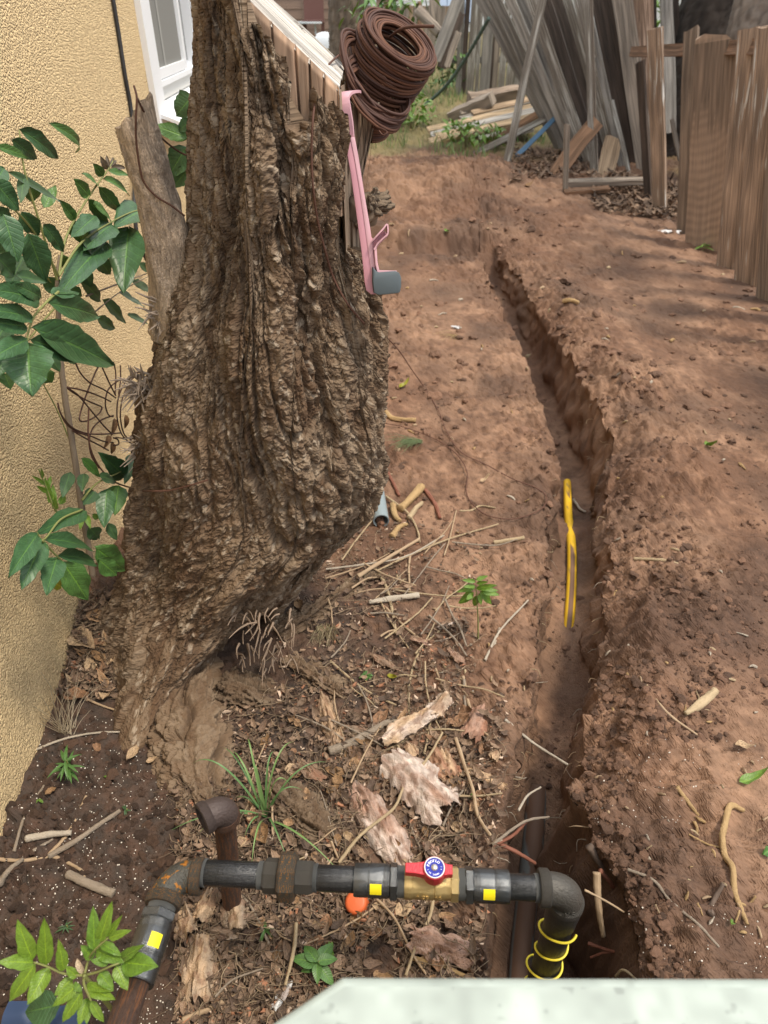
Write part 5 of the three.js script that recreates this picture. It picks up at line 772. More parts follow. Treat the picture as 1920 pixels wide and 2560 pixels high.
  little('leafy green weed just above the cabinet edge', 795, 2425, 0.05, 9, 'mid', 0.05, 'small_weed', 'weed', 0.55);
  little('small sprig above the leafy green weed', 826, 2380, 0.022, 6, 'young', 0.03, 'small_weed', 'weed', 0.5);
  little('feathery weed under the union nut', 665, 2330, 0.025, 10, 'mid', 0.02, 'small_weed', 'weed', 0.2);
  little('tiny green weed beside the rusty pipe', 602, 2278, 0.016, 2, 'young', 0.012, 'small_weed', 'weed', 0.7);
  little('creeping weed in the bark litter', 918, 1690, 0.025, 12, 'mid', 0.012, 'small_weed', 'weed', 0.5);
  little('speck of green on the bank by the light chip', 1178, 1992, 0.014, 5, 'young', 0.006, 'small_weed', 'weed', 0.6);
  little('small weed at the foot of the fence', 1757, 628, 0.1, 7, 'young', 0.06);
  // bright green seedling at the middle
  { const g = thing('green_seedling', 'fresh green seedling standing alone on the bank of the trench', 'plant'); const P4 = (x, y, k) => onZ(680 + x / 2.592, 1200 + y / 2.592, spot(1195, 1592).z + 0.03 * (k ? rr() - 0.2 : 0)); const b = spot(1196, 1592, -0.01);
    mesh('stem', tubeGeo([b, P4(1335, 900, 0), P4(1328, 800, 0), P4(1322, 690, 0)], [0.0028, 0.002, 0.0014], { ns: 14, nr: 6 }), stemM, g);
    [[1320, 660, 1230, 645, 26], [1322, 650, 1400, 620, 26], [1325, 670, 1400, 660, 24], [1318, 690, 1240, 690, 26], [1315, 700, 1190, 725, 30], [1325, 705, 1450, 680, 34], [1310, 730, 1205, 800, 52], [1330, 750, 1310, 822, 44], [1345, 735, 1355, 810, 34], [1350, 720, 1430, 810, 48], [1355, 710, 1475, 745, 44], [1350, 705, 1470, 715, 30], [1300, 740, 1260, 775, 34], [1365, 740, 1400, 780, 30]].forEach(l => leaflet(g, P4, [l[0], l[1], l[2], l[3], l[4] / 2.592, 'young'])); }
  // sedge clump by the rusty pipe
  { const c = spot(663, 2035), g = thing('sedge_clump', 'clump of long green sedge blades beside the rusty pipe', 'grass clump'); const r = rng(66); const bm = [std({ color: rgb(0.1, 0.2, 0.07), roughness: 0.5, side: THREE.DoubleSide }), std({ color: rgb(0.16, 0.27, 0.09), roughness: 0.5, side: THREE.DoubleSide })];
    const tips = [[560, 1870, 0.12], [620, 1850, 0.2], [690, 1880, 0.16], [735, 1855, 0.16], [815, 1905, 0.12], [590, 1995, 0.05], [500, 2080, 0.1], [630, 2155, 0.06], [715, 2140, 0.05], [840, 2170, 0.05], [430, 2075, 0.06], [725, 1960, 0.16], [480, 1910, 0.2], [580, 1880, 0.14], [755, 1975, 0.1], [640, 1930, 0.2], [612, 2090, 0.04]];
    tips.forEach(([u, v, h], i) => { const e = onY(u, v, h * 0.6), m = c.clone().lerp(e, 0.5); m.y = Math.max(m.y, c.y) + h * 0.8 + 0.03; const q = new THREE.QuadraticBezierCurve3(c.clone().add(V(0.012 * (r() - 0.5), -0.005, 0.012 * (r() - 0.5))), m, e); const P = q.getPoints(7), sd = e.clone().sub(c).cross(V(0, 1, 0)).normalize(); mesh('blade', gridGeo(2, 14, (a, j) => { const t = j / 14, p = q.getPoint(t), w = 0.0023 * (1 - t * t) + 0.0004, k = a - 1; p.addScaledVector(sd, k * w); p.y += Math.abs(k) * w * 0.7; return [p.x, p.y, p.z, a / 2, t]; }), bm[i % 2], g); }); }
  // cut grass handful on the soil, pale tuft near the roots, dead weed by the wall, grass under the trench lip
  const tuft = (name, label, cat, u, v, n, len, cols, ang, spread, flat = 0.3) => { const c = spot(u, v), g = thing(name, label, cat); const r = rng(u + v * 3), gs = []; for (let i = 0; i < n; i++) { const a = ang + spread * (r() - 0.5), L = len * (0.5 + 0.7 * r()), s = c.clone().add(V(0.05 * (r() - 0.5), 0.003, 0.03 * (r() - 0.5))), e = s.clone().add(V(Math.cos(a) * L, L * flat * r(), Math.sin(a) * L)); const m = s.clone().lerp(e, 0.5).add(V(0.01 * (r() - 0.5), L * 0.2 * r(), 0.01 * (r() - 0.5))); gs.push(tubeGeo([s, m, e], [0.0011, 0.0004], { ns: 6, nr: 3 })); } const o = mesh('blades', mergeGeometries(gs), std({ color: cols, roughness: 0.7 }), g); o.userData.kind = 'stuff'; };
  tuft('grass_handful', 'loose handful of pulled green grass lying on the soil', 'grass', 1045, 1105, 70, 0.13, rgb(0.2, 0.27, 0.13), 2.6, 1.2);
  tuft('dry_tuft', 'pale dry grass tuft at the foot of the stump', 'grass', 815, 1560, 70, 0.09, rgb(0.5, 0.42, 0.26), 1.5, 1.0, 0.2);
  tuft('dead_weed', 'dead straw coloured weed against the wall base', 'weed', 165, 1830, 40, 0.12, rgb(0.5, 0.42, 0.3), 4.4, 2.4, 1.2);
  tuft('trampled_straw', 'scattered straw on the trodden soil', 'straw', 1140, 840, 26, 0.12, rgb(0.5, 0.38, 0.2), 2.4, 2.2, 0.15);
}
// ---------- fence, leaning boards, lumber and the far yard ----------
const ORD = ['first', 'second', 'third', 'fourth', 'fifth', 'sixth', 'seventh', 'eighth', 'ninth', 'tenth', 'eleventh', 'twelfth', 'thirteenth', 'fourteenth', 'fifteenth'];
// a weathered board from one end to the other
function boardGeo(p0, p1, w, th, face, seed = 1, o = {}) {
  const { jag = 0.01, warp = 0.006, nl = 14, top = null } = o;
  const d = p1.clone().sub(p0), L = d.length(); d.normalize(); const n = face.clone().addScaledVector(d, -face.dot(d)).normalize(), s = d.clone().cross(n).normalize();
  const ring = [[-0.5, -0.5], [-0.47, 0.5], [-0.25, 0.5], [0, 0.5], [0.25, 0.5], [0.47, 0.5], [0.5, -0.5]], pos = [], uv = [], idx = [], m = ring.length;
  for (let j = 0; j <= nl; j++) for (let k = 0; k <= m; k++) {
    const [a, b] = ring[k % m], t = j / nl; let y = L * t + (j === nl ? jag * (noise2(a * 9 + seed, 1, 77) + 0.5 * noise2(a * 25 + seed, 2, 77)) : j === 0 ? jag * noise2(a * 9 + seed, 9, 77) : 0); if (j === nl && top) y += top(a);
    const wx = w * (1 + 0.04 * noise2(t * 5 + seed, a > 0 ? 1 : 7, 78)), bow = warp * noise2(t * 2.2 + seed * 3.3, 4, 79), cup = b > 0 ? th * 0.12 * noise2(a * 4 + seed, t * 6, 80) : 0;
    const p = p0.clone().addScaledVector(d, y).addScaledVector(s, a * wx + bow).addScaledVector(n, b * th + bow + cup); pos.push(p.x, p.y, p.z); uv.push(k === m ? 1.2 : (a + 0.5) * (b < 0 ? 0.9 : 1), y);
  }
  for (let j = 0; j < nl; j++) for (let k = 0; k < m; k++) { const a = j * (m + 1) + k, b = a + m + 1; idx.push(a, b, a + 1, a + 1, b, b + 1); }
  for (const j of [0, nl]) { const b = j * (m + 1); for (let k = 1; k < m - 1; k++) j ? idx.push(b, b + k + 1, b + k) : idx.push(b, b + k, b + k + 1); }
  const g = new THREE.BufferGeometry(); g.setAttribute('position', new THREE.Float32BufferAttribute(pos, 3)); g.setAttribute('uv', new THREE.Float32BufferAttribute(uv, 2)); g.setIndex(idx); return toCreasedNormals(g, 0.7);
}
const WOOD = {}; {
  const w = (r, g, b, o = {}) => std({ color: rgb(r, g, b), map: at(T.grain, 1, 0.55), bumpMap: at(T.grainB, 1, 0.55), bumpScale: 0.006, roughness: 0.88, ...o });
  WOOD.brown = w(0.4, 0.305, 0.23); WOOD.tan = w(0.62, 0.44, 0.28); WOOD.grey = w(0.42, 0.39, 0.35); WOOD.dark = w(0.13, 0.095, 0.075); WOOD.redbrown = w(0.38, 0.22, 0.13); WOOD.mid = w(0.44, 0.365, 0.295); WOOD.white = std({ map: at(T.paint, 1, 0.8), color: rgb(0.86, 0.86, 0.86), bumpMap: at(T.grainB, 1, 0.8), bumpScale: 0.004, roughness: 0.8 }); WOOD.pale = w(0.66, 0.62, 0.56); WOOD.new = w(0.75, 0.55, 0.34); WOOD.flaked = std({ map: at(T.flaked, 1, 0.7), color: rgb(0.92, 0.92, 0.92), bumpMap: at(T.grainB, 1, 0.55), bumpScale: 0.006, roughness: 0.88 }); WOOD.blue = std({ color: rgb(0.06, 0.14, 0.24), roughness: 0.6 });
}
{
  // --- picket fence on the yard's far side, leaning inward
  const fence = thing('picket_fence', 'brown weathered picket fence leaning along the muddy yard', 'fence');
  const inward = V(-0.85, 0.1, 0.5).normalize(), FX = 2.6;
  const base = (u, v) => { const p = onX(u, v, FX); p.y = landform(p.x, p.z) - 0.05; return p; };
  const pick = (bu, bv, tu, tv, w, m, sd, o = {}) => { const p0 = base(bu, bv), p1 = onZ(tu, tv, p0.z - 0.08); return mesh('picket', boardGeo(p0, p1, w, 0.02, inward, sd, { jag: 0.012, nl: 16, ...o }), m, fence); };
  pick(1654, 528, 1636, 72, 0.165, WOOD.flaked, 1);
  pick(1632, 480, 1600, 155, 0.09, WOOD.dark, 2);
  pick(1709, 585, 1728, 78, 0.13, WOOD.brown, 3, { jag: 0.03 });
  // wide slab with curved saw marks
  { const p0 = base(1760, 628), p1 = onZ(1792, 84, p0.z - 0.08); const sawM = std({ map: tex(256, 512, (x, y) => { const dx = x - 0.2, dy = y * 2.4 - 3.1, rr = Math.sqrt(dx * dx + dy * dy); const s = 0.5 + 0.5 * Math.sin(rr * 62 + 2 * pnoise(x * 6, y * 9, 6, 9, 951)), n = pnoise(x * 30, y * 6, 30, 6, 952), k = sstep(0.55, 0.75, y * 1.0 + 0.25 * (n - 0.5)); const b = 0.6 + 0.07 * (s - 0.5) * (1 - k) * (0.4 + 0.8 * pnoise(x * 5, y * 7, 5, 7, 954)) + 0.08 * (n - 0.5) - 0.16 * k * (0.4 + pnoise(x * 40, y * 8, 40, 8, 953)); return [b, b * 0.86, b * 0.74]; }, true, [1, 0.68]), bumpMap: at(T.grainB, 1, 0.5), bumpScale: 0.003, roughness: 0.9 }); mesh('picket', boardGeo(p0, p1, 0.36, 0.028, inward, 4, { jag: 0.03, nl: 18, top: a => -0.12 * sstep(0.1, 0.5, a) }), sawM, fence); }
  pick(1822, 672, 1880, 76, 0.2, WOOD.flaked, 5, { jag: 0.025 }); pick(1868, 712, 1928, 70, 0.2, WOOD.flaked, 6, { jag: 0.025 }); pick(1925, 765, 1985, 62, 0.2, WOOD.brown, 7); pick(1990, 830, 2050, 55, 0.2, WOOD.brown, 8); pick(2065, 900, 2130, 50, 0.2, WOOD.mid, 9);
  for (let i = 0; i < 9; i++) { const z = -3.35 + i * 0.2, p0 = V(2.6, -0.06, z), p1 = V(2.42 + 0.02 * hash2(i, 5), 1.36 + 0.05 * hash2(i, 7), z - 0.06); mesh('picket', boardGeo(p0, p1, 0.19, 0.02, inward, 160 + i, { nl: 10, jag: 0.02 }), i % 2 ? WOOD.mid : WOOD.brown, fence); }
  // flakes of old white paint on two pickets
  { const r0 = base(1615, 505); mesh('rail', boardGeo(onZ(1580, 130, r0.z - 1.2), onZ(2080, 112, base(1990, 830).z - 0.1), 0.09, 0.04, inward, 11, { nl: 20 }), WOOD.redbrown, fence); }
  // --- boards leaning in a stack
  const stackFace = V(-0.5, 0.25, 0.85).normalize();
  const names = [];
  const lean = (label, bu, bv, tu, w, m, sd, o = {}) => { const { th = 0.022, dz = -0.35, ext = 1.35, name = 'leaning_board', cat = 'board', tv = 0, group } = o; const p0 = spot(bu, bv, -0.02), p1 = onZ(tu, tv, p0.z + dz); p1.sub(p0).multiplyScalar(ext).add(p0); const b = mesh(name, boardGeo(p0, p1, w, th, o.face || stackFace, sd, { warp: 0.015, nl: 12 }), m); return tag(b, label, cat, group); };
  const st = [[1413, 368, 1204, 0.2, 'grey', 0], [1430, 382, 1240, 0.16, 'grey', 0.02], [1446, 392, 1273, 0.14, 'pale', 0.05], [1461, 400, 1302, 0.14, 'grey', 0.02], [1476, 408, 1331, 0.15, 'white', 0.06], [1492, 392, 1358, 0.2, 'dark', -0.12], [1512, 372, 1388, 0.22, 'dark', -0.22], [1527, 404, 1421, 0.12, 'white', 0.04], [1544, 412, 1446, 0.15, 'white', 0.03], [1559, 420, 1464, 0.11, 'grey', 0.05], [1592, 404, 1502, 0.3, 'dark', -0.1], [1618, 424, 1556, 0.28, 'mid', -0.02]];
  st.forEach(([u, v, t, w, m, dz], i) => lean(`${ORD[i]} board of the leaning stack counted from the lumber pile side`, u, v, t, w * 0.74, WOOD[m], 20 + i, { dz: -0.35 + dz * 2 + (i % 2 ? -0.12 : 0.06), th: 0.03, group: 'boards leaning in a stack' }));
  lean('thin white peeling pole propped in front of the leaning stack', 1268, 415, 1354, 0.085, WOOD.white, 41, { th: 0.03, dz: -0.15, name: 'white_pole', cat: 'pole', face: V(-0.2, 0.2, 1) });
  lean('narrow upright white lath in front of the leaning stack', 1487, 442, 1464, 0.06, WOOD.white, 42, { dz: -0.1, name: 'lath', cat: 'lath', face: V(-0.3, 0.2, 1) });
  lean('narrow brown lath beside the upright white lath', 1494, 438, 1478, 0.045, WOOD.mid, 43, { dz: -0.16, name: 'lath', cat: 'lath' });
  const seg = (name, label, cat, a, b, w, th, m, sd, face = V(0, 0.5, 1), lift = [0, 0], group) => { const p = spot(a[0], a[1], lift[0]), q = a[2] === undefined ? onZ(b[0], b[1], p.z - 0.25) : onZ(b[0], b[1], p.z + a[2]); return tag(mesh(name, boardGeo(p, q, w, th, face, sd, { nl: 8 }), m), label, cat, group); };
  seg('lath', 'short white lath at the end of the leaning stack', 'lath', [1570, 440], [1531, 250], 0.05, 0.015, WOOD.white, 44);
  seg('broken_plank', 'broken tan plank standing on end by the leaning stack', 'plank', [1512, 436], [1536, 345], 0.2, 0.02, WOOD.tan, 45);
  seg('plank', 'dark brown plank propped across the foot of the leaning stack', 'plank', [1385, 438], [1492, 300], 0.17, 0.02, WOOD.redbrown, 46);
  seg('small_stake', 'thin upright stake at the corner of the ground frame', 'stake', [1412, 484, -0.02], [1420, 312], 0.05, 0.03, WOOD.mid, 47);
  seg('frame_timber', 'pale timber lying on edge below the leaning stack', 'timber', [1412, 470, 0.0], [1610, 452], 0.07, 0.05, WOOD.mid, 48, V(0, 1, 0.4), [0.03, 0]);
  seg('frame_timber', 'reddish timber lying in front of the pale timber', 'timber', [1410, 486, 0.0], [1522, 472], 0.06, 0.04, WOOD.redbrown, 49, V(0, 1, 0.4), [0.01, 0]);
  seg('blue_stick', 'blue painted stick leaning near the lumber pile', 'stick', [1290, 400], [1392, 292], 0.055, 0.03, WOOD.blue, 50);
  seg('white_board', 'narrow white board sloping out of the lumber pile', 'board', [1186, 388], [1392, 282], 0.075, 0.03, WOOD.white, 51);
  seg('brown_board', 'narrow brown board sloping beside the white board', 'board', [1208, 362], [1350, 280], 0.08, 0.03, WOOD.redbrown, 52);
  // lumber pile
  const pile = [[1072, 352, 1345, 290, 'new', 0.02], [1078, 338, 1340, 276, 'pale', 0.06], [1090, 345, 1310, 300, 'new', 0.08], [1070, 326, 1330, 268, 'new', 0.1], [1110, 320, 1360, 262, 'grey', 0.14], [1152, 302, 1330, 252, 'white', 0.2], [1180, 300, 1340, 246, 'tan', 0.24], [1150, 292, 1300, 258, 'mid', 0.22], [1172, 274, 1300, 232, 'brown', 0.3], [1200, 355, 1330, 320, 'pale', 0.03]];
  pile.forEach(([a, b, c, d, m, y], i) => { const q0 = spot(a, b), p = V(q0.x, q0.y + y * 0.6, q0.z), q = onZ(c, d, p.z - 0.25); tag(mesh('lumber_board', boardGeo(p, q, i === 8 ? 0.2 : 0.13, i === 8 ? 0.16 : 0.035, V(0, 1, 0.35), 60 + i, { nl: 6 }), WOOD[m]), `${ORD[i]} board of the lumber pile, counted up from the lowest front end`, 'board', 'boards in the lumber pile'); });
  // --- grey board fence at the back
  const bf = thing('board_fence', 'old grey board fence behind the lumber pile', 'fence'), zb = -13.4;
  [[1138, 1152, 'grey'], [1152, 1163, 'dark'], [1163, 1183, 'white'], [1186, 1196, 'white'], [1197, 1222, 'grey'], [1222, 1229, 'dark'], [1229, 1243, 'mid'], [1244, 1260, 'white'], [1261, 1281, 'white'], [1283, 1303, 'grey'], [1305, 1326, 'mid'], [1328, 1350, 'grey'], [1352, 1374, 'white'], [1376, 1400, 'grey']].forEach(([a, b, m], i) => { const c = (a + b) / 2, p = onZ(c, 224 + (i % 3) * 4, zb); p.y -= 0.1; const q = V(p.x + 0.02 * (i % 3 - 1), p.y + 1.95, zb); mesh('fence_board', boardGeo(p, q, (b - a) * 12.2 / F * 0.98, 0.02, V(0, 0, 1), 80 + i, { nl: 6, jag: 0.03 }), WOOD[m], bf); });
  mesh('rail', boardGeo(onZ(1130, 150, zb - 0.05), onZ(1410, 150, zb - 0.05), 0.09, 0.04, V(0, 0, 1), 99), WOOD.grey, bf);
  seg('sill_log', 'rotten timber lying at the foot of the grey fence', 'timber', [1130, 236, 0.3], [1232, 246], 0.2, 0.14, WOOD.mid, 110, V(0, 1, 0.3), [0.05, 0]);
  // leaning grey boards, posts and log left of the grey fence
  const far = (name, label, cat, a, b, z, w, th, m, sd) => tag(mesh(name, boardGeo(onZ(a[0], a[1], z), onZ(b[0], b[1], z - 0.2), w, th, V(0, 0.1, 1), sd, { nl: 6 }), m), label, cat);
  far('leaning_board', 'grey board leaning against the near end of the grey fence', 'board', [1088, 150], [1150, -10], -13.0, 0.18, 0.03, WOOD.grey, 111);
  far('leaning_board', 'dark board leaning behind the other board at the grey fence', 'board', [1104, 170], [1152, 30], -13.2, 0.16, 0.03, WOOD.dark, 112);
  far('leaning_board', 'short brown board leaning low by the grey fence', 'board', [1118, 168], [1146, 80], -12.9, 0.1, 0.03, WOOD.mid, 113);
  far('post', 'round grey post beside the diagonal log', 'post', [1082, 130], [1088, -60], -14.2, 0.17, 0.16, WOOD.mid, 114);
  far('post', 'thin brown post in front of the tall plank fence', 'post', [1046, 130], [1050, 5], -14.6, 0.08, 0.08, WOOD.redbrown, 115);
  one('diagonal_log', tubeGeo([onZ(1045, 24, -13.8), onZ(1070, 52, -13.7), onZ(1100, 86, -13.6)], 0.085, { ns: 16, nr: 10, rough: 0.1 }), WOOD.mid, 'grey log resting diagonally against the round post', 'log');
  // tall brown plank fence
  const pf = thing('plank_fence', 'tall brown plank fence far behind the wire coil', 'fence');
  for (let i = 0; i < 22; i++) { const u = 905 + i * 10, p = onZ(u, 130, -17.5); const q = V(p.x, onZ(u, 14 + (i % 2), -17.5).y, -17.5); p.y = 0.4; mesh('plank', boardGeo(p, q, 0.098, 0.02, V(0, 0, 1), 120 + i, { nl: 3, jag: 0.01 }), i % 3 ? WOOD.mid : WOOD.tan, pf); }
  // far brown house with lap siding
  const hz = -19.5, house = thing('brown_house', 'brown house with lap siding and white framed windows far behind', 'house');
  const xa = -9, xb = onZ(975, 40, hz).x, brownM = std({ color: rgb(0.24, 0.165, 0.125), roughness: 0.85, bumpMap: at(T.grainB, 0.2, 3), bumpScale: 0.004 });
  mesh('wall', new THREE.BoxGeometry(xb - xa, 3.4, 0.2).translate((xa + xb) / 2, 2.3, hz - 0.12), std({ color: rgb(0.16, 0.11, 0.085) }), house);
  for (let i = 0; i < 17; i++) { const g = new THREE.BoxGeometry(xb - xa, 0.19, 0.02); g.rotateX(-0.06); g.translate((xa + xb) / 2, 0.75 + i * 0.186, hz); mesh('siding_plank', g, brownM, house); }
  const winAt = (u0, u1, v0, v1) => { const a = onZ(u0, v1, hz + 0.03), b = onZ(u1, v0, hz + 0.03), w = b.x - a.x, h = b.y - a.y, cx = (a.x + b.x) / 2, cy = (a.y + b.y) / 2, trim = std({ color: rgb(0.72, 0.74, 0.74), roughness: 0.6 }); const fr = mesh('window', new THREE.BoxGeometry(w, h, 0.06).translate(cx, cy, hz + 0.03), trim, house); for (const s of [-1, 1]) mesh('pane', new THREE.BoxGeometry(w * 0.28, h * 0.42, 0.02).translate(cx + s * w * 0.16, cy + h * 0.2, hz + 0.07), std({ color: rgb(0.1, 0.11, 0.12), roughness: 0.15 }), fr); mesh('pane', new THREE.BoxGeometry(w * 0.6, h * 0.3, 0.02).translate(cx, cy - h * 0.24, hz + 0.07), std({ color: rgb(0.42, 0.45, 0.46), roughness: 0.3 }), fr); return fr; };
  winAt(764, 802, -48, 42); winAt(902, 940, -40, 32);
  // chair and table by the brown house
  { const c = onZ(785, 70, hz + 1.4), g = thing('garden_chair', 'brown garden chair under the far window', 'chair', null, V(c.x, c.y - 0.3, c.z)), m = std({ color: rgb(0.12, 0.055, 0.045) }); mesh('backrest', new THREE.BoxGeometry(0.42, 0.5, 0.05).rotateX(-0.15).translate(0, 0.66, -0.2), m, g); mesh('seat', new THREE.BoxGeometry(0.44, 0.05, 0.44).translate(0, 0.42, 0), m, g); for (const [a, b] of [[-1, -1], [1, -1], [-1, 1], [1, 1]]) mesh('leg', new THREE.BoxGeometry(0.04, 0.4, 0.04).translate(a * 0.19, 0.2, b * 0.19), m, g);
    const t0 = onZ(765, 78, hz + 1.6), tb = thing('garden_table', 'small pale table beside the garden chair', 'table', null, V(t0.x, t0.y - 0.45, t0.z)), tm = std({ color: rgb(0.5, 0.55, 0.58) }); mesh('tabletop', new THREE.CylinderGeometry(0.35, 0.35, 0.03, 24).translate(0, 0.6, 0), tm, tb); for (const a of [0, 2.1, 4.2]) mesh('leg', new THREE.CylinderGeometry(0.02, 0.02, 0.6, 8).translate(Math.cos(a) * 0.2, 0.3, Math.sin(a) * 0.2), tm, tb); }
  [[760, 92, 850, 98, 'redbrown'], [770, 100, 848, 90, 'mid'], [800, 104, 850, 108, 'new'], [758, 86, 842, 104, 'redbrown']].forEach(([a, b, c, d, m], i) => far('scrap_stick', ['reddish scrap stick under the far window', 'brown scrap stick crossing the far yard pile', 'orange new scrap stick beside the tree trunk', 'lowest reddish scrap stick of the far yard pile'][i], 'stick', [a, b], [c, d], -16.5 + i * 0.2, 0.07, 0.05, WOOD[m], 140 + i));
  { const p = onZ(812, 100, -16), g = new THREE.SphereGeometry(0.35, 18, 10, 0, 6.3, 0, 1.5); g.scale(0.9, 0.8, 0.4); g.translate(p.x, p.y - 0.15, p.z); one('plastic_sheet', g, std({ color: rgb(0.6, 0.64, 0.68), roughness: 0.35 }), 'crumpled pale plastic sheet on the far yard pile', 'sheet'); }
  // white house and its metal roof
  { const z = -26, wh = thing('white_house', 'white sided house beyond the plank fence', 'house'), a = onZ(985, 60, z).x, b = onZ(1420, 60, z).x, m = std({ color: rgb(0.74, 0.77, 0.79), roughness: 0.7 }); mesh('wall', new THREE.BoxGeometry(b - a, 4, 0.2).translate((a + b) / 2, 2.4, z - 0.12), m, wh); for (let i = 0; i < 16; i++) { const g = new THREE.BoxGeometry(b - a, 0.2, 0.02); g.rotateX(-0.09); g.translate((a + b) / 2, 0.9 + i * 0.195, z); mesh('siding_plank', g, m, wh); }
    const rg = new THREE.BoxGeometry(1.1, 0.05, 0.9); rg.rotateX(0.9); const rp = onZ(1142, 18, z + 2); rg.translate(rp.x, rp.y, rp.z); mesh('porch_roof', rg, std({ color: rgb(0.17, 0.22, 0.3), metalness: 0.4, roughness: 0.4 }), wh); for (let i = -2; i <= 2; i++) { const s = new THREE.BoxGeometry(0.03, 0.09, 0.92); s.rotateX(0.9); s.translate(rp.x + i * 0.24, rp.y + 0.02, rp.z + 0.02); mesh('roof_seam', s, std({ color: rgb(0.2, 0.26, 0.34), metalness: 0.4, roughness: 0.4 }), wh); } }
  // pale garage beyond the picket fence
  { const g = thing('pale_garage', 'pale grey garage wall glimpsed between the trees', 'garage'); mesh('wall', new THREE.BoxGeometry(16, 4.5, 0.3).translate(11.5, 2, -17.5), std({ color: rgb(0.6, 0.61, 0.6), roughness: 0.85 }), g); mesh('eave', new THREE.BoxGeometry(16.4, 0.14, 0.7).translate(11.5, 4.3, -17.3), std({ color: rgb(0.5, 0.5, 0.5) }), g); }

  // --- trees: trunks that run out of the frame
  const trunk = (name, label, P, R, col, sd, crown) => {
    const g = thing(name, label, 'tree'), c = new THREE.CatmullRomCurve3(P), nr = 70, ns = 150, W = {};
    const geo = gridGeo(nr, ns, (i, j) => { const t = j / ns, p = c.getPoint(t), a = i / nr * 2 * Math.PI, r = lerp(R[0], R[1], t) * (1 + 0.05 * noise2(Math.cos(a) * 1.5 + sd, t * 4, sd)), L = t * c.getLength(); const cr = fbm(a * R[0] * 22 * (i === nr ? 0 : 1) + (i === nr ? 0 : 0), L * 5, 3, sd); worley(a * R[0] * 26, L * 9, sd + 3, W); const h = -0.014 * (1 - Math.min(1, Math.abs(cr) * 4)) + 0.012 * sstep(0, 0.25, W.f2 - W.f1); const k = 0.8 + 0.5 * (W.id - 0.5) + 0.5 * fbm(a * 3, L * 3, 3, sd + 9); return [p.x + Math.cos(a) * (r + h), p.y, p.z + Math.sin(a) * (r + h), a * R[0], L, col[0] * k, col[1] * k, col[2] * k]; }, true);
    mesh('trunk', geo, std({ vertexColors: true, roughness: 0.95, bumpMap: at(T.fine, 3, 3), bumpScale: 0.006 }), g);
    const top = P[P.length - 1], r = rng(sd); const limb = []; for (let i = 0; i < 5; i++) { const a = r() * 6.28; limb.push(top.clone().add(V(Math.cos(a) * 1.3, 1.0 + r(), Math.sin(a) * 1.3))); mesh('limb', tubeGeo([top.clone().add(V(0, -0.4, 0)), top.clone().lerp(limb[i], 0.5).add(V(0, -0.1, 0)), limb[i]], [R[1] * 0.6, R[1] * 0.3, 0.02], { ns: 10, nr: 8 }), std({ color: rgb(...col) }), g); }
    const lg = leafBlade(V(0, 0, 0), V(0.16, 0, 0), 0.06, V(0, 1, 0), { ni: 2, nj: 4 }), N = crown || 900, im = new THREE.InstancedMesh(lg, LEAF.thin, N), q = new THREE.Object3D(); for (let i = 0; i < N; i++) { const b = limb[i % 5]; q.position.set(b.x + (r() + r() - 1) * 1.2, b.y + (r() + r() - 1) * 0.7 + 0.2, b.z + (r() + r() - 1) * 1.2); q.rotation.set(r() * 6, r() * 6, r() * 6); q.scale.setScalar(0.7 + r() * 0.8); q.updateMatrix(); im.setMatrixAt(i, q.matrix); } im.name = 'crown'; im.userData.kind = 'stuff'; g.add(im);
    return g;
  };
  const tp = (u, v, z) => onZ(u, v, z);
  { const b = tp(868, 190, -10.5); trunk('yard_tree', 'straight grey brown tree trunk behind the wire coil', [V(b.x, 0.05, -10.5), tp(866, 60, -10.5), V(tp(862, -60, -10.5).x, 3.6, -10.5)], [0.235, 0.2], [0.17, 0.135, 0.1], 960); }
  { const b = tp(1755, 300, -9.6); trunk('dark_tree', 'dark leaning tree trunk behind the picket fence', [V(b.x - 0.25, -0.05, -9.6), tp(1758, 80, -9.6), V(tp(1785, -60, -9.6).x + 0.3, 3.4, -9.6)], [0.36, 0.3], [0.06, 0.048, 0.04], 970); }
  { const b = tp(1895, 300, -8.2); trunk('grey_tree', 'broad grey tree trunk behind the nearest pickets', [V(b.x - 0.05, -0.05, -8.2), tp(1892, 80, -8.2), V(tp(1905, -60, -8.2).x + 0.2, 3.4, -8.2)], [0.28, 0.25], [0.24, 0.2, 0.165], 980); }
  // uprights seen between the boards and the pickets
  far('grey_post', 'slim grey post behind the gap in the pickets', 'post', [1676, 330], [1666, -30], -9.2, 0.13, 0.05, WOOD.pale, 150);
  far('dark_post', 'dark brown post next to the slim grey post', 'post', [1698, 330], [1684, -30], -9.4, 0.1, 0.05, WOOD.dark, 151);
  far('peeling_plank', 'plank with peeling pinkish paint behind the first picket', 'plank', [1618, 330], [1606, -40], -9.0, 0.22, 0.03, std({ map: at(T.paint, 1, 0.7), color: rgb(0.85, 0.62, 0.5), roughness: 0.85 }), 152);
  far('dark_plank', 'near black plank edge beside the peeling plank', 'plank', [1636, 330], [1632, -40], -9.3, 0.07, 0.04, WOOD.dark, 153);
  far('small_stick', 'pale stick leaning in the gap between pickets', 'stick', [1702, 400], [1680, 300], -8.3, 0.04, 0.03, WOOD.mid, 154);
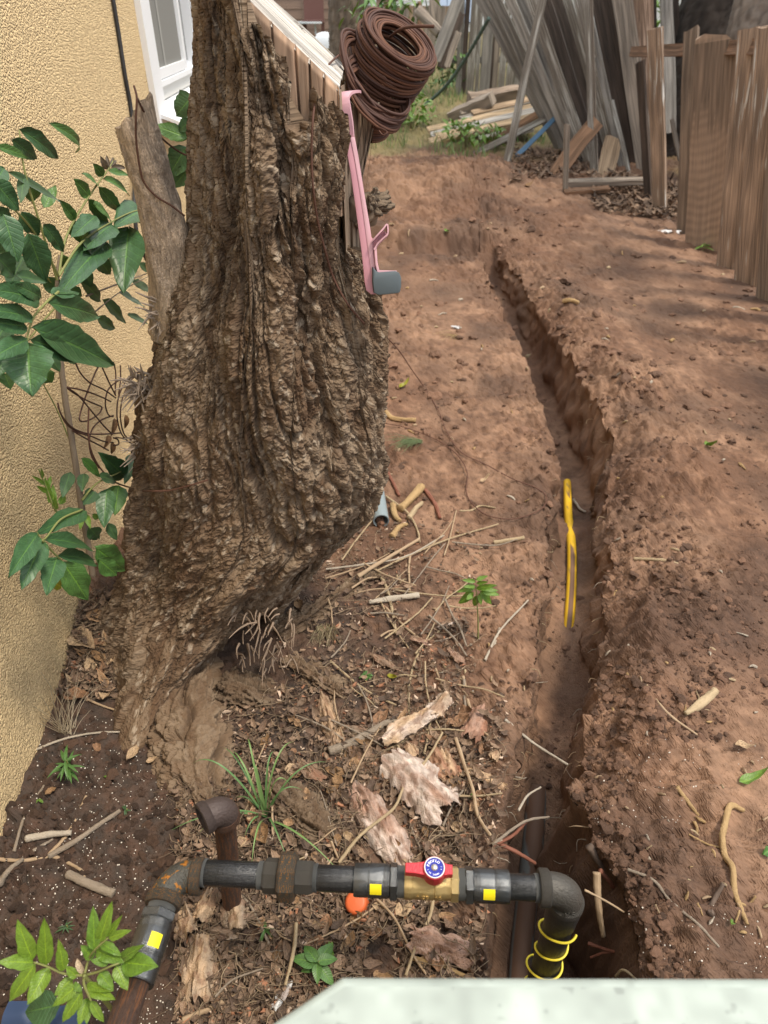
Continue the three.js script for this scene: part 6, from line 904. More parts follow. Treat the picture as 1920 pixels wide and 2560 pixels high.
  // --- greenery
  const bush = (name, label, c, R, n, mat, leafL, sd, cat = 'shrub') => { const g = thing(name, label, cat, null, c), r = rng(sd), gs = []; for (let i = 0; i < 6; i++) { const a = r() * 6.28; mesh('stem', tubeGeo([V(0, -0.05, 0), V(Math.cos(a) * R[0] * 0.3, R[1] * 0.5, Math.sin(a) * R[0] * 0.3), V(Math.cos(a) * R[0] * 0.8, R[1] * (0.6 + 0.4 * r()), Math.sin(a) * R[0] * 0.8)], [0.008, 0.003], { ns: 8, nr: 5 }), std({ color: rgb(0.16, 0.14, 0.07) }), g); }
    const lg = leafBlade(V(0, 0, 0), V(leafL, 0, 0), leafL * 0.4, V(0, 1, 0), { ni: 2, nj: 4 }), im = new THREE.InstancedMesh(lg, LEAF[mat], n), q = new THREE.Object3D(); for (let i = 0; i < n; i++) { const a = r() * 6.28, k = Math.sqrt(r()); q.position.set(Math.cos(a) * R[0] * k, R[1] * (0.15 + 0.9 * r()) * (1.1 - 0.4 * k), Math.sin(a) * R[0] * k); q.rotation.set((r() - 0.5) * 1.6, r() * 6.3, (r() - 0.5) * 1.6); q.scale.setScalar(0.6 + 0.7 * r()); q.updateMatrix(); im.setMatrixAt(i, q.matrix); } im.name = 'foliage'; im.userData.kind = 'stuff'; g.add(im); };
  bush('weed_clump', 'bright weeds sprouting in front of the lumber pile', spot(1165, 372), [0.28, 0.3], 130, 'young', 0.1, 31, 'weed');
  bush('weed_clump', 'smaller weeds sprouting beside the white pole', spot(1232, 372), [0.16, 0.28], 70, 'young', 0.09, 32, 'weed');
  bush('weed_clump', 'pale green weeds below the wire coil in the grass', spot(1030, 300), [0.3, 0.4], 160, 'young', 0.1, 33, 'weed');
  bush('shrub', 'low shrub under the leaning boards of the grey fence', V(onZ(1115, 170, -13.6).x, 0.45, -13.6), [0.35, 0.8], 240, 'mid', 0.1, 34);
  bush('shrub', 'bright leafy shrub behind the gap in the pickets', V(4.3, 0, -11.5), [0.9, 2.6], 1100, 'young', 0.14, 35);
  bush('shrub', 'bright leafy shrub between the two fence trees', V(5.6, 0, -11), [0.8, 2.8], 1000, 'young', 0.14, 36);
  // branch hanging in at the top
  { const g = thing('leafy_branch', 'leafy green branch hanging in front of the plank fence', 'branch'), z = -8.5, r = rng(37); const P = [onZ(1060, -90, z), onZ(1020, -20, z), onZ(960, 14, z), onZ(918, 20, z)]; mesh('stem', tubeGeo(P, [0.012, 0.004], { ns: 16, nr: 6 }), std({ color: rgb(0.15, 0.11, 0.07) }), g); const c = new THREE.CatmullRomCurve3(P); for (let i = 0; i < 90; i++) { const p = c.getPoint(0.25 + 0.75 * r()).add(V((r() - 0.5) * 0.5, (r() - 0.6) * 0.22, (r() - 0.5) * 0.3)), d = V(r() - 0.5, -0.5 * r(), r() - 0.5).normalize().multiplyScalar(0.1 + 0.06 * r()); mesh('leaf', leafBlade(p, p.clone().add(d), 0.04, V(r() - 0.5, 1, r() - 0.5), { ni: 2, nj: 5 }), i % 3 ? LEAF.mid : LEAF.young, g); } }
  // rope slung between the wire coil side and the boards
  { const a = onZ(1062, 262, -11.4), b = onZ(1222, 46, -9.4), P = []; for (let i = 0; i <= 24; i++) { const p = a.clone().lerp(b, i / 24); p.y -= 0.12 * Math.sin(i / 24 * Math.PI); P.push(p); } const R = []; for (let i = 0; i <= 60; i++) R.push(i % 2 ? 0.017 : 0.024); one('green_rope', tubeGeo(P, R, { ns: 120, nr: 7 }), std({ color: rgb(0.06, 0.1, 0.085), roughness: 0.7 }), 'dark green rope slanting from the grass up to the leaning boards', 'rope'); }
  // grass in the far yard
  { const lg = leafBlade(V(0, 0, 0), V(0, 0.14, 0.03), 0.012, V(0, 0.2, 1), { ni: 2, nj: 4, curl: 0.3 }), N = 9000, im = new THREE.InstancedMesh(lg, new THREE.MeshStandardMaterial({ color: 0xffffff, roughness: 0.7, side: THREE.DoubleSide }), N), q = new THREE.Object3D(), r = rng(38), col = new THREE.Color(); let n = 0; for (let i = 0; i < N; i++) { const z = -lerp(8.6, 16.5, Math.pow(r(), 0.8)), x = lerp(-2.5, 3.2, r()) * (-z / 10); if (fbm(x * 1.1, z * 1.1, 2, 39) < -0.08 + 0.25 * sstep(-10.2, -8.6, z)) continue; q.position.set(x, landform(x, z) - 0.005, z); q.rotation.set((r() - 0.5) * 0.9, r() * 6.3, (r() - 0.5) * 0.9); q.scale.setScalar(0.5 + 0.8 * r()); q.updateMatrix(); im.setMatrixAt(n, q.matrix); const k = r(); col.setRGB(lerp(0.1, 0.3, k * k), lerp(0.2, 0.3, k * k), lerp(0.05, 0.11, k)); im.setColorAt(n, col); n++; } im.count = n; im.name = 'grass'; tag(im, 'patchy green grass in the far yard', 'grass', null, 'stuff'); scene.add(im); }
}
// ---------- litter: bark, sticks, leaves, chips, roots ----------
{
  const r = rng(2024);
  const stickM = { grey: std({ color: rgb(0.32, 0.26, 0.2), roughness: 0.9, bumpMap: at(T.fine, 30, 6), bumpScale: 0.002 }), tan: std({ color: rgb(0.36, 0.26, 0.165), roughness: 0.85 }), straw: std({ color: rgb(0.47, 0.36, 0.22), roughness: 0.8, bumpMap: at(T.fine, 30, 6), bumpScale: 0.002 }), dark: std({ color: rgb(0.12, 0.085, 0.065), roughness: 0.9 }), red: std({ color: rgb(0.2, 0.075, 0.045), roughness: 0.7 }), pale: std({ color: rgb(0.46, 0.4, 0.32), roughness: 0.85, bumpMap: at(T.fine, 20, 5), bumpScale: 0.002 }), yellow: std({ color: rgb(0.45, 0.3, 0.14), roughness: 0.7, bumpMap: at(T.fine, 30, 6), bumpScale: 0.002 }) };
  let sd = 1;
  const stick = (label, pts, px, m, o = {}) => { const P = pts.map(([u, v, y]) => { const p = spot(u, v); return V(p.x, p.y, p.z); }), d = Math.hypot(P[0].x, P[0].y - EYE, P[0].z), rad = px * d / F / 2 * 0.78; P.forEach((p, i) => p.y += rad * 0.9 + (o.lift || 0) + (o.ys ? o.ys[i] : 0)); for (let i = 1; i < P.length - 1; i++) P[i].add(V(rad * 1.2 * (r() - 0.5), 0, rad * 1.2 * (r() - 0.5))); const rr = Array.isArray(o.taper) ? o.taper.map(k => k * rad) : [rad, rad * (o.end ?? 0.75)]; return one(o.name || 'twig', tubeGeo(P, rr, { ns: Math.max(14, pts.length * 9), nr: px > 12 ? 14 : 8, rough: o.rough ?? 0.22, seed: sd++ }), stickM[m], label, o.cat || 'twig'); };
  // by the wall
  stick('long bent twig curving over the dark soil by the wall', [[-10, 2160], [60, 2163], [140, 2150], [185, 2170], [212, 2195], [218, 2208]], 10, 'tan');
  stick('thick cut twig with pale end under the bent twig', [[176, 2200], [225, 2220], [290, 2246]], 22, 'grey', { end: 0.95 });
  stick('thin grey twig rising along the wall base', [[45, 2145], [68, 2060], [105, 1985], [150, 1912]], 9, 'grey');
  stick('straight twig pointing at the whorled weed', [[128, 2148], [175, 2092], [220, 2000]], 11, 'tan');
  stick('rough speckled twig lying across the straight twig', [[128, 2152], [200, 2120], [250, 2082], [306, 2040]], 15, 'grey');
  stick('flat bark covered stick on the small twig pile', [[75, 2116], [130, 2100], [186, 2096]], 19, 'pale');
  stick('short twig tucked under the small twig pile', [[92, 2145], [140, 2112]], 8, 'grey');
  stick('pale horizontal twig reaching the stump foot', [[85, 1875], [160, 1850], [240, 1836], [338, 1828]], 7, 'pale');
  stick('thin twig in front of the leaf heap', [[165, 1718], [240, 1752], [310, 1778]], 7, 'tan');
  stick('curved grey bark strip beside the bright seedling', [[0, 2218], [35, 2190], [70, 2165]], 20, 'grey', { end: 0.4 });
  // litter under and behind the pipe
  stick('long pale twig running from the bark slabs to the pipe', [[848, 2170], [905, 2105], [985, 2030], [1010, 1985], [1070, 1910], [1105, 1850]], 10, 'straw', { lift: 0.03 });
  stick('long arching twig beside the trench rim', [[1138, 1858], [1160, 1920], [1180, 1990], [1195, 2050], [1222, 2112]], 11, 'tan', { lift: 0.02 });
  stick('straw stem below the brass valve', [[1086, 2232], [1075, 2290], [1045, 2360], [1014, 2446]], 10, 'straw', { lift: 0.03 });
  stick('thin stem slanting toward the cabinet corner', [[932, 2240], [985, 2310], [1030, 2390], [1064, 2442]], 7, 'tan', { lift: 0.02 });
  stick('orange brown stick in front of the flat bark slab', [[1030, 2392], [1100, 2415], [1200, 2446]], 13, 'yellow', { lift: 0.01 });
  stick('pale peeled stick standing toward the cabinet', [[742, 2318], [735, 2390], [716, 2476]], 11, 'straw', { lift: 0.03 });
  stick('reddish bark stick near the cabinet corner', [[455, 2548], [520, 2520], [610, 2480]], 17, 'tan', {});
  stick('thin grey twig arching over the fallen root', [[540, 2500], [580, 2460], [660, 2430]], 6, 'grey', { lift: 0.02 });
  stick('dry twig leading from the union nut', [[760, 2250], [720, 2270], [690, 2300]], 8, 'tan');
  stick('thin twig with a fork below the orange cap', [[960, 2250], [900, 2300], [840, 2330], [760, 2370]], 6, 'tan', { lift: 0.015 });
  stick('dark forked branch lying behind the bark slabs', [[822, 1882], [880, 1860], [925, 1838], [975, 1815], [1008, 1812]], 24, 'grey', { taper: [1.1, 1.1, 0.8, 0.6], cat: 'branch', name: 'forked_branch' });
  stick('short cut side branch of the dark forked branch', [[905, 1866], [930, 1878], [953, 1888]], 20, 'dark', { end: 0.9 });
  one('mossy_log', STUMP.rootGeo([[672, 1965], [745, 2030], [810, 2085], [900, 2172]].map(([u, v], i) => spot(u, v, i === 3 ? -0.05 : -0.008)), [0.024, 0.034, 0.034, 0.02], 11, 0.85), STUMP.rootM, 'grey mossy log half buried near the sedge', 'log');
  stick('black burnt branch beside the mossy log', [[1000, 1900], [1040, 1915], [1045, 1905]], 18, 'dark');
  // middle ground
  stick('curved twig looping below the green seedling', [[1022, 1782], [1024, 1700], [1055, 1620], [1105, 1565], [1124, 1548]], 9, 'straw');
  stick('long thin twig crossing the curved twig', [[960, 1508], [1010, 1560], [1060, 1610], [1085, 1660], [1106, 1722]], 8, 'tan');
  stick('straight pale twig at the trench rim near the seedling', [[1212, 1652], [1245, 1592], [1318, 1515]], 8, 'pale', { lift: 0.01 });
  stick('whitish split twig beside the straight pale twig', [[1212, 1648], [1235, 1610], [1248, 1578]], 10, 'pale');
  stick('pale peeled stick lying on bare red soil', [[922, 1505], [975, 1498], [1048, 1488]], 22, 'pale', { taper: [0.6, 1, 0.8] });
  stick('tan twig bent at the middle above the pale peeled stick', [[936, 1420], [965, 1460], [978, 1520], [990, 1580]], 11, 'straw');
  stick('long straw lying across the bank toward the trench', [[940, 1430], [1020, 1395], [1110, 1350], [1245, 1316]], 7, 'straw', { lift: 0.01 });
  stick('brown stick sloping up from the stump roots', [[895, 1450], [960, 1410], [1048, 1345]], 14, 'tan', { lift: 0.02 });
  stick('grey straw under the brown sloping stick', [[815, 1425], [900, 1418], [1010, 1400], [1110, 1340]], 7, 'pale', { lift: 0.012 });
  stick('thin straw curving around the conduit mouth', [[965, 1240], [1020, 1285], [1045, 1330], [1050, 1348]], 7, 'straw', { lift: 0.01 });
  stick('short pale root piece on the bank', [[1235, 1352], [1310, 1350]], 14, 'straw', { end: 0.9 });
  stick('yellow bent root beside the stump', [[962, 1032], [980, 1048], [1010, 1050], [1040, 1052]], 17, 'yellow', { end: 0.8 });
  stick('thin yellow root curled on the trodden soil', [[1150, 1272], [1180, 1272], [1200, 1262], [1238, 1274]], 7, 'straw');
  stick('splintered wood piece lying beside the conduit', [[1000, 1275], [1030, 1240], [1055, 1218]], 28, 'yellow', { end: 0.9 });
  stick('second splintered piece nearer the grass', [[1022, 1295], [1040, 1270], [1055, 1252]], 18, 'straw');
  stick('short tan chip below the conduit mouth', [[980, 1345], [1005, 1320], [1018, 1310]], 22, 'yellow', { end: 0.5 });
  stick('curled yellow bark chip beside the conduit', [[982, 1262], [990, 1290], [1000, 1304]], 22, 'yellow', { end: 0.6 });
  stick('red bark strip behind the splintered wood', [[968, 1175], [985, 1205], [998, 1232]], 12, 'red');
  stick('dark root strip from the grass to the bank', [[1062, 1222], [1085, 1250], [1100, 1290]], 14, 'red');
  stick('grey stem bent up the bank by the bark plates', [[1160, 1700], [1165, 1760], [1190, 1830], [1230, 1850]], 9, 'grey');
  stick('brown stem standing against the reddish bark plate', [[1158, 1690], [1172, 1760], [1200, 1820], [1222, 1845]], 10, 'tan', { lift: 0.01 });
  // right bank
  stick('long yellow forked root lying on the right bank', [[1858, 2024], [1822, 2028], [1806, 2060], [1800, 2110], [1806, 2150], [1820, 2190], [1828, 2240], [1845, 2285], [1860, 2324]], 14, 'yellow', { taper: [0.9, 1, 1, 1, 0.9, 0.6], cat: 'root', name: 'yellow_root' });
  stick('fine side rootlet of the long yellow root', [[1802, 2126], [1770, 2112], [1722, 2086]], 6, 'yellow', { cat: 'root', name: 'rootlet' });
  stick('hooked rootlet at the fork of the long yellow root', [[1846, 2270], [1868, 2262], [1882, 2252]], 7, 'yellow', { cat: 'root', name: 'rootlet' });
  stick('lowest rootlet of the long yellow root', [[1842, 2270], [1838, 2300], [1832, 2316]], 6, 'yellow', { cat: 'root', name: 'rootlet' });
  stick('long brown twig beside the riser elbow', [[1560, 2196], [1620, 2225], [1670, 2265], [1730, 2330], [1788, 2382]], 9, 'grey');
  stick('dry stick pointing at the split wood piece', [[1608, 1738], [1660, 1800], [1740, 1850]], 8, 'tan');
  stick('split pale wood piece on the right bank', [[1706, 1802], [1745, 1772], [1782, 1742]], 26, 'straw', { taper: [0.5, 1, 0.9] });
  stick('flat yellow splinter on the right bank', [[1580, 1415], [1650, 1418], [1692, 1414]], 11, 'straw');
  stick('small round twig on the upper right bank', [[1330, 778], [1350, 772], [1376, 764]], 12, 'straw');
  stick('crumbled yellow root piece on the upper right bank', [[1408, 762], [1425, 766], [1445, 764]], 14, 'yellow');
  stick('stubby twig with bark near the trench hole', [[1682, 1990], [1715, 2012], [1748, 2034]], 12, 'yellow');
  stick('short red twig near the trench hole', [[1738, 2048], [1745, 2062], [1747, 2078]], 10, 'yellow');
  stick('dark leaf stalk beside the yellow root', [[1768, 2300], [1785, 2265], [1796, 2232]], 16, 'dark', { end: 0.6 });
  stick('thin root sticking out across the trench end', [[1262, 1800], [1340, 1825], [1425, 1890]], 9, 'pale', { ys: [0.0, 0.26, 0.3] });
  stick('thin pale stalk on the right slope', [[1465, 1090], [1480, 1120], [1494, 1135]], 8, 'pale', { lift: 0.01 });
  // broken roots in the pit by the riser
  const pit = (label, pts, px, m, cat = 'root') => one('broken_root', tubeGeo(pts.map(([u, v, y]) => onY(u, v, y)), pts.map((_, i) => px * 1.6 / F / 2 * (1 - 0.4 * i / pts.length)), { ns: 22, nr: 8, rough: 0.2, seed: sd++ }), stickM[m], label, cat);
  pit('long dark red root hanging into the pit', [[1474, 2115, 0.0], [1500, 2160, -0.05], [1530, 2210, -0.12], [1572, 2275, -0.25]], 20, 'dark'); pit('red inner wood of the torn root in the pit', [[1500, 2175, -0.02], [1535, 2220, -0.08], [1562, 2270, -0.18]], 12, 'red');
  pit('reddish root lying across the pit floor', [[1470, 2358, -0.18], [1520, 2375, -0.17], [1602, 2390, -0.12]], 9, 'red'); pit('small red root crossing under the reddish root', [[1476, 2394, -0.2], [1510, 2382, -0.18], [1560, 2380, -0.16]], 7, 'red');
  pit('splintered pale root end hanging in the pit', [[1492, 2180, -0.02], [1496, 2260, -0.06], [1508, 2340, -0.12]], 19, 'tan'); pit('thin twig over the pit edge', [[1462, 2225, 0.02], [1510, 2250, 0.0], [1560, 2280, -0.02]], 6, 'tan'); pit('pale twig at the near side of the pit', [[1540, 2440, -0.1], [1560, 2425, -0.06], [1598, 2455, -0.05]], 7, 'straw'); pit('torn orange root poking from the left trench wall', [[1230, 2115, 0.0], [1280, 2090, -0.02], [1318, 2052, -0.05]], 11, 'red'); pit('frayed orange root below the torn orange root', [[1250, 2110, -0.02], [1300, 2135, -0.04], [1338, 2158, -0.08]], 12, 'red'); pit('pale bent rootlet over the silted conduit', [[1296, 2026, 0.0], [1318, 1990, -0.02], [1352, 1968, -0.06]], 7, 'pale'); pit('grey rootlet stretched above the silted conduit', [[1230, 2112, 0.01], [1310, 2055, 0.0], [1372, 2042, -0.05]], 8, 'grey');
  // fine rootlets poking from the trench walls
  { const gm = [stickM.pale, stickM.tan, stickM.straw]; for (let i = 0; i < 120; i++) { const z = -lerp(0.85, 3.4, Math.pow(r(), 1.3)), left = r() < 0.4, d = trenchDepth(z), x = left ? rimL(z) : rimR(z), y = -d * (0.05 + 0.75 * r()), s = left ? 1 : -1, L = 0.015 + 0.05 * r() * r(); const a = V(x - s * 0.02, y, z), b = V(x + s * L * 0.6, y + 0.01 * (r() - 0.3), z + 0.03 * (r() - 0.5)), c = V(x + s * L, y - 0.012 * r(), z + 0.05 * (r() - 0.5)); one('rootlet', tubeGeo([a, b, c], [0.0017 * (0.6 + r()), 0.0007], { ns: 6, nr: 4 }), gm[i % 3], `${['fine pale', 'fine brown', 'fine straw coloured'][i % 3]} rootlet poking out of the ${left ? 'stump side' : 'fence side'} wall of the trench`, 'root', `${['pale', 'brown', 'straw'][i % 3]} rootlets in the ${left ? 'stump side' : 'fence side'} trench wall`); } }

  // dry stems strewn below the stump
  for (let i = 0; i < 60; i++) { const low = i >= 34, u = low ? lerp(620, 1180, r()) : lerp(800, 1130, r()), v = low ? lerp(1780, 2420, r()) : lerp(1350, 1740, r()), a = low ? r() * 6.28 : -0.5 + 1.5 * (r() - 0.5) + (r() < 0.3 ? 1.4 : 0), L = 60 + 150 * r(), b = (r() - 0.5) * 0.5; const P = [0, 0.35, 0.7, 1].map(t => [u + Math.cos(a + b * t) * L * t, v + Math.sin(a + b * t) * L * t * 0.9]); if (P.some(([x, y]) => { const q = spot(x, y); return soil(q.x, q.z) < -0.06; })) continue; const where = low ? 'in the lower litter' : 'below the stump roots'; const m = ['straw', 'tan', 'grey'][i % 3]; tag(stick(`thin ${m === 'straw' ? 'straw coloured' : m === 'tan' ? 'brown' : 'grey'} stem ${where}`, P, 4 + 3.5 * r(), m, { name: 'straw_twig', cat: 'twig', lift: 0.006 + 0.014 * r() }), null, null, `thin ${m} stems ${where}`); }
  // --- slabs of fallen bark
  const slab = (label, u, v, len, wid, yaw, tilt, th, c1, c2, o = {}) => {
    len *= 0.82; wid *= 0.8; const p = spot(u, v, (o.lift ?? 0.012) - 0.004), s0 = sd++ * 3.7, ni = 26, nj = 44, c = Math.cos(yaw), s = Math.sin(yaw);
    const make = side => gridGeo(ni, nj, (i, j) => {
      const a = i / ni * 2 - 1, b = j / nj * 2 - 1; const ew = 1 - 0.28 * Math.abs(b) ** 3 + 0.2 * noise2(b * 3 + s0, a > 0 ? 1 : 9, 51) + 0.1 * noise2(b * 9 + s0, a > 0 ? 2 : 8, 52), el = 1 + 0.15 * noise2(a * 3 + s0, b > 0 ? 3 : 6, 53) + 0.06 * noise2(a * 11 + s0, b > 0 ? 3 : 6, 54);
      const x = a * wid / 2 * ew, z = b * len / 2 * el, edge = Math.max(Math.abs(a), Math.abs(b)); const arch = (o.arch ?? 0.5) * wid * (1 - a * a) * 0.5 + (o.bend ?? 0.1) * len * (1 - b * b) * 0.3;
      const ly = fbm(x * 62 + s0, z * 9, 3, 60) * 4; let y = arch + 0.003 * (Math.floor(ly) + sstep(0.6, 0.95, ly - Math.floor(ly))) + 0.0035 * fbm(x * 110 + s0, z * 45, 3, 55) * 2 - 0.008 * sstep(0.08, 0.01, Math.abs(fbm(x * 34 + s0, z * 7, 3, 56)));
      if (side) y -= th * (1 - edge ** 6 * 0.75) ; else y += 0; const X = x * c + z * s, Z = -x * s + z * c;
      const k = clamp(0.5 + 1.3 * fbm(x * 40 + s0, z * 12, 4, 57)), f = 1 + 0.55 * fbm(x * 160 + s0, z * 60, 3, 58), pit = sstep(0.32, 0.4, noise2(x * 90 + s0, z * 70, 59)) * 0.5; const C = [0, 1, 2].map(q => lerp(c1[q], c2[q], k) * f * (1 - pit) + pit * [0.2, 0.1, 0.06][q]);
      return [p.x + X, p.y + y + Math.sin(tilt) * z, p.z + Z, x, z, ...C.map(q => Math.max(0.02, q))];
    }, true);
    const g = mergeGeometries([make(0), make(1)]); return one(o.name || 'bark_slab', g, slabM, label, 'bark');
  };
  const slabM = std({ vertexColors: true, roughness: 0.92, bumpMap: at(T.fine, 6, 6), bumpScale: 0.003, side: THREE.DoubleSide });
  const white = [0.56, 0.47, 0.41], pinkb = [0.33, 0.205, 0.15], redb = [0.3, 0.14, 0.085], tanb = [0.46, 0.32, 0.2], brn = [0.25, 0.165, 0.11], gry = [0.35, 0.27, 0.2];
  slab('large pinkish white bark slab in the middle of the litter', 1045, 1965, 0.26, 0.15, 0.75, 0.02, 0.012, pinkb, white, { lift: 0.02 });
  slab('long whitish bark strip running down to the valve', 948, 2065, 0.3, 0.1, 0.55, 0.0, 0.01, pinkb, white, { lift: 0.014 });
  slab('curved chalky white bark strip on the dark forked branch', 1020, 1828, 0.2, 0.06, -0.95, 0.0, 0.012, tanb, white, { lift: 0.03 });
  slab('upper chalky piece of the curved bark strip', 1098, 1775, 0.1, 0.065, -0.65, 0.0, 0.012, tanb, white, { lift: 0.028 });
  slab('rusty red bark plate standing by the trench bank', 1190, 1812, 0.14, 0.075, -0.45, 0.1, 0.01, redb, pinkb, { lift: 0.01 });
  slab('brown hollow bark plate above the large slab', 1108, 1912, 0.12, 0.085, 0.3, 0.08, 0.01, redb, tanb, { lift: 0.02 });
  slab('light tan wood flake beside the trench bank', 1212, 1942, 0.14, 0.038, 1.05, 0, 0.006, tanb, [0.58, 0.4, 0.24], { lift: 0.012, arch: 0.1 });
  slab('flat pink brown bark slab before the cabinet', 1098, 2372, 0.16, 0.075, 1.35, 0, 0.012, pinkb, [0.5, 0.34, 0.27], { lift: 0.012 });
  slab('furrowed bark slab under the stump roots', 825, 1800, 0.2, 0.07, 0.35, 0, 0.016, brn, tanb, { lift: 0.008 });
  slab('bark slab lying beside the furrowed slab', 905, 1838, 0.12, 0.05, 1.2, 0, 0.012, brn, gry, {});
  slab('cracked bark block beside the rusty pipe foot', 590, 2290, 0.09, 0.07, 0.2, 0, 0.02, tanb, gry, { lift: 0.015 });
  slab('cracked bark block under the left pipe elbow', 520, 2275, 0.08, 0.06, -0.3, 0, 0.02, tanb, gry, { lift: 0.015 });
  slab('split bark block in front of the pipe elbow', 468, 2310, 0.08, 0.055, 0.5, 0, 0.02, tanb, gry, { lift: 0.015 });
  slab('long bark block lying toward the cabinet', 500, 2425, 0.15, 0.085, 0.1, 0, 0.02, tanb, gry, { lift: 0.012 });
  slab('narrow bark piece right of the long bark block', 560, 2340, 0.09, 0.03, 1.5, 0, 0.012, brn, gry, {});
  slab('brown bark piece near the sedge clump', 780, 1930, 0.11, 0.05, 1.1, 0, 0.01, redb, brn, {});
  slab('curled bark cup below the curved strip', 1030, 1885, 0.05, 0.04, 0.4, 0, 0.01, brn, tanb, { lift: 0.02 });
  slab('square weathered wood chunk at the trench bank', 1238, 1888, 0.05, 0.035, -0.4, 0.1, 0.02, brn, tanb, { lift: 0.02 });
  slab('thin white bark flake beside the brass valve', 1078, 2128, 0.05, 0.03, 0.8, 0.1, 0.006, pinkb, white, {});
  slab('pale bark flake on the mid slope', 1120, 1560, 0.09, 0.03, -1.1, 0.0, 0.008, brn, white, {});
  slab('rotting bark lump left of the pale flake', 1050, 1605, 0.07, 0.04, 1.2, 0.0, 0.012, brn, pinkb, {});
  slab('dark bark strip on the mid slope', 960, 1655, 0.12, 0.03, 0.9, 0.0, 0.01, brn, [0.2, 0.13, 0.09], {});
  slab('brown bark strip below the stump roots', 1140, 1645, 0.08, 0.04, 0.5, 0.0, 0.01, brn, pinkb, {});
  slab('whitish paper scrap at the foot of the fence', 1672, 578, 0.22, 0.07, 1.4, 0.0, 0.004, [0.7, 0.7, 0.7], [0.8, 0.8, 0.8], { arch: 0.1, name: 'paper_scrap' });
  slab('small white paper scrap beside the straw', 1138, 818, 0.06, 0.025, 1.3, 0.0, 0.004, [0.6, 0.64, 0.68], [0.7, 0.73, 0.76], { name: 'paper_scrap' });
  slab('pale plastic flake near the cabinet corner', 705, 2490, 0.07, 0.025, -0.5, 0.0, 0.004, [0.5, 0.5, 0.5], [0.6, 0.6, 0.6], { name: 'plastic_flake' });

  // --- single dry leaves and chips that stand out
  const dry = (c) => std({ map: T.dry, color: rgb(...c), roughness: 0.85, side: THREE.DoubleSide });
  const dm = [dry([0.5, 0.31, 0.17]), dry([0.36, 0.2, 0.11]), dry([0.62, 0.44, 0.27]), dry([0.26, 0.165, 0.11]), dry([0.36, 0.21, 0.1])];
  const dleaf = (label, u, v, u2, v2, wpx, m, group) => { const a = spot(u, v, 0.012), b = spot(u2, v2, 0.012), d = a.distanceTo(V(0, EYE, 0)); return one('dry_leaf', leafBlade(a, b, wpx * d / F, V((r() - 0.5) * 0.6, 1, (r() - 0.3) * 0.6), { curl: -0.25 - 0.3 * r(), fold: 0.6, wave: 0.3, serr: 0.15, seed: sd++ }), dm[m], label, 'dry leaf', group); };
  dleaf('curled tan leaf on the dark soil near the root', 345, 1870, 322, 1920, 22, 2); dleaf('brown leaf beside the whorled weed', 240, 1885, 255, 1872, 24, 1); dleaf('small oval leaf left of the straight twig', 122, 2005, 150, 1992, 18, 4); dleaf('pale oblong leaf near the root edge', 368, 1914, 396, 1904, 12, 2); dleaf('crinkled orange leaf by the sedge', 645, 2070, 668, 2120, 40, 4); dleaf('tan leaf under the rusty pipe', 588, 2118, 620, 2105, 24, 2); dleaf('curly orange leaf right of the sedge', 815, 1985, 850, 1972, 22, 4); dleaf('broad brown leaf by the union nut', 780, 2350, 800, 2390, 40, 1); dleaf('brown leaf near the cabinet edge', 800, 2300, 830, 2320, 36, 1); dleaf('orange leaf caught in the burr of the stump', 742, 1500, 756, 1530, 24, 4); dleaf('large pale fallen leaf in the heap by the wall', 175, 1585, 240, 1630, 50, 2); dleaf('long brown leaf lying on the heap by the wall', 160, 1740, 225, 1745, 34, 1); dleaf('yellow fallen leaf on the trodden soil', 998, 972, 1022, 960, 14, 2).material = LEAF.yellow; dleaf('green fallen leaf on the far mud', 1113, 522, 1126, 516, 9, 2).material = LEAF.young; dleaf('green fallen leaf on the right bank', 1765, 1105, 1785, 1135, 18, 2).material = LEAF.young; dleaf('green half leaf at the right bank edge', 1842, 1965, 1908, 1950, 22, 2).material = LEAF.young; dleaf('pale leaf fragment on the right bank', 1835, 1865, 1880, 1885, 22, 2); dleaf('round greenish leaf below the yellow root', 1814, 2318, 1826, 2326, 16, 2).material = LEAF.young; dleaf('pale flower petal leaf on the bank', 1200, 1208, 1222, 1198, 12, 2); dleaf('yellow petal on the litter slope', 968, 1688, 995, 1700, 14, 2).material = LEAF.yellow; dleaf('red green leaf on the far mud', 1310, 474, 1330, 470, 10, 4); dleaf('dark green curled leaf at the far right edge', 1900, 2150, 1925, 2130, 20, 2).material = LEAF.mid;
  for (let i = 0; i < 150; i++) { const k = r(); let u, v; if (k < 0.3) { u = lerp(150, 330, r()); v = lerp(1510, 1730, r()); if (u > 300 - (1700 - v) * 0.05 && v < 1650 && u > 290) u -= 40; } else { u = lerp(600, 1210, r()); v = lerp(1780, 2460, r()); } const a = r() * 6.28, L = 18 + 34 * r(); const zone = k < 0.3 ? 'in the heap between wall and stump' : v < 1960 ? 'among the bark slabs' : v < 2230 ? 'behind the gas pipe' : 'in front of the gas pipe', m = Math.floor(r() * 5); dleaf(`${['tan', 'dark brown', 'pale', 'grey brown', 'orange'][m]} crumpled leaf ${zone}`, u, v, u + Math.cos(a) * L, v + Math.sin(a) * L * 0.8, 12 + 20 * r(), m, `${['tan', 'dark brown', 'pale', 'grey brown', 'orange'][m]} leaves ${zone}`); }
  // wood chips over the soil
  const chipM = [stickM.straw, stickM.yellow, stickM.pale, stickM.tan];
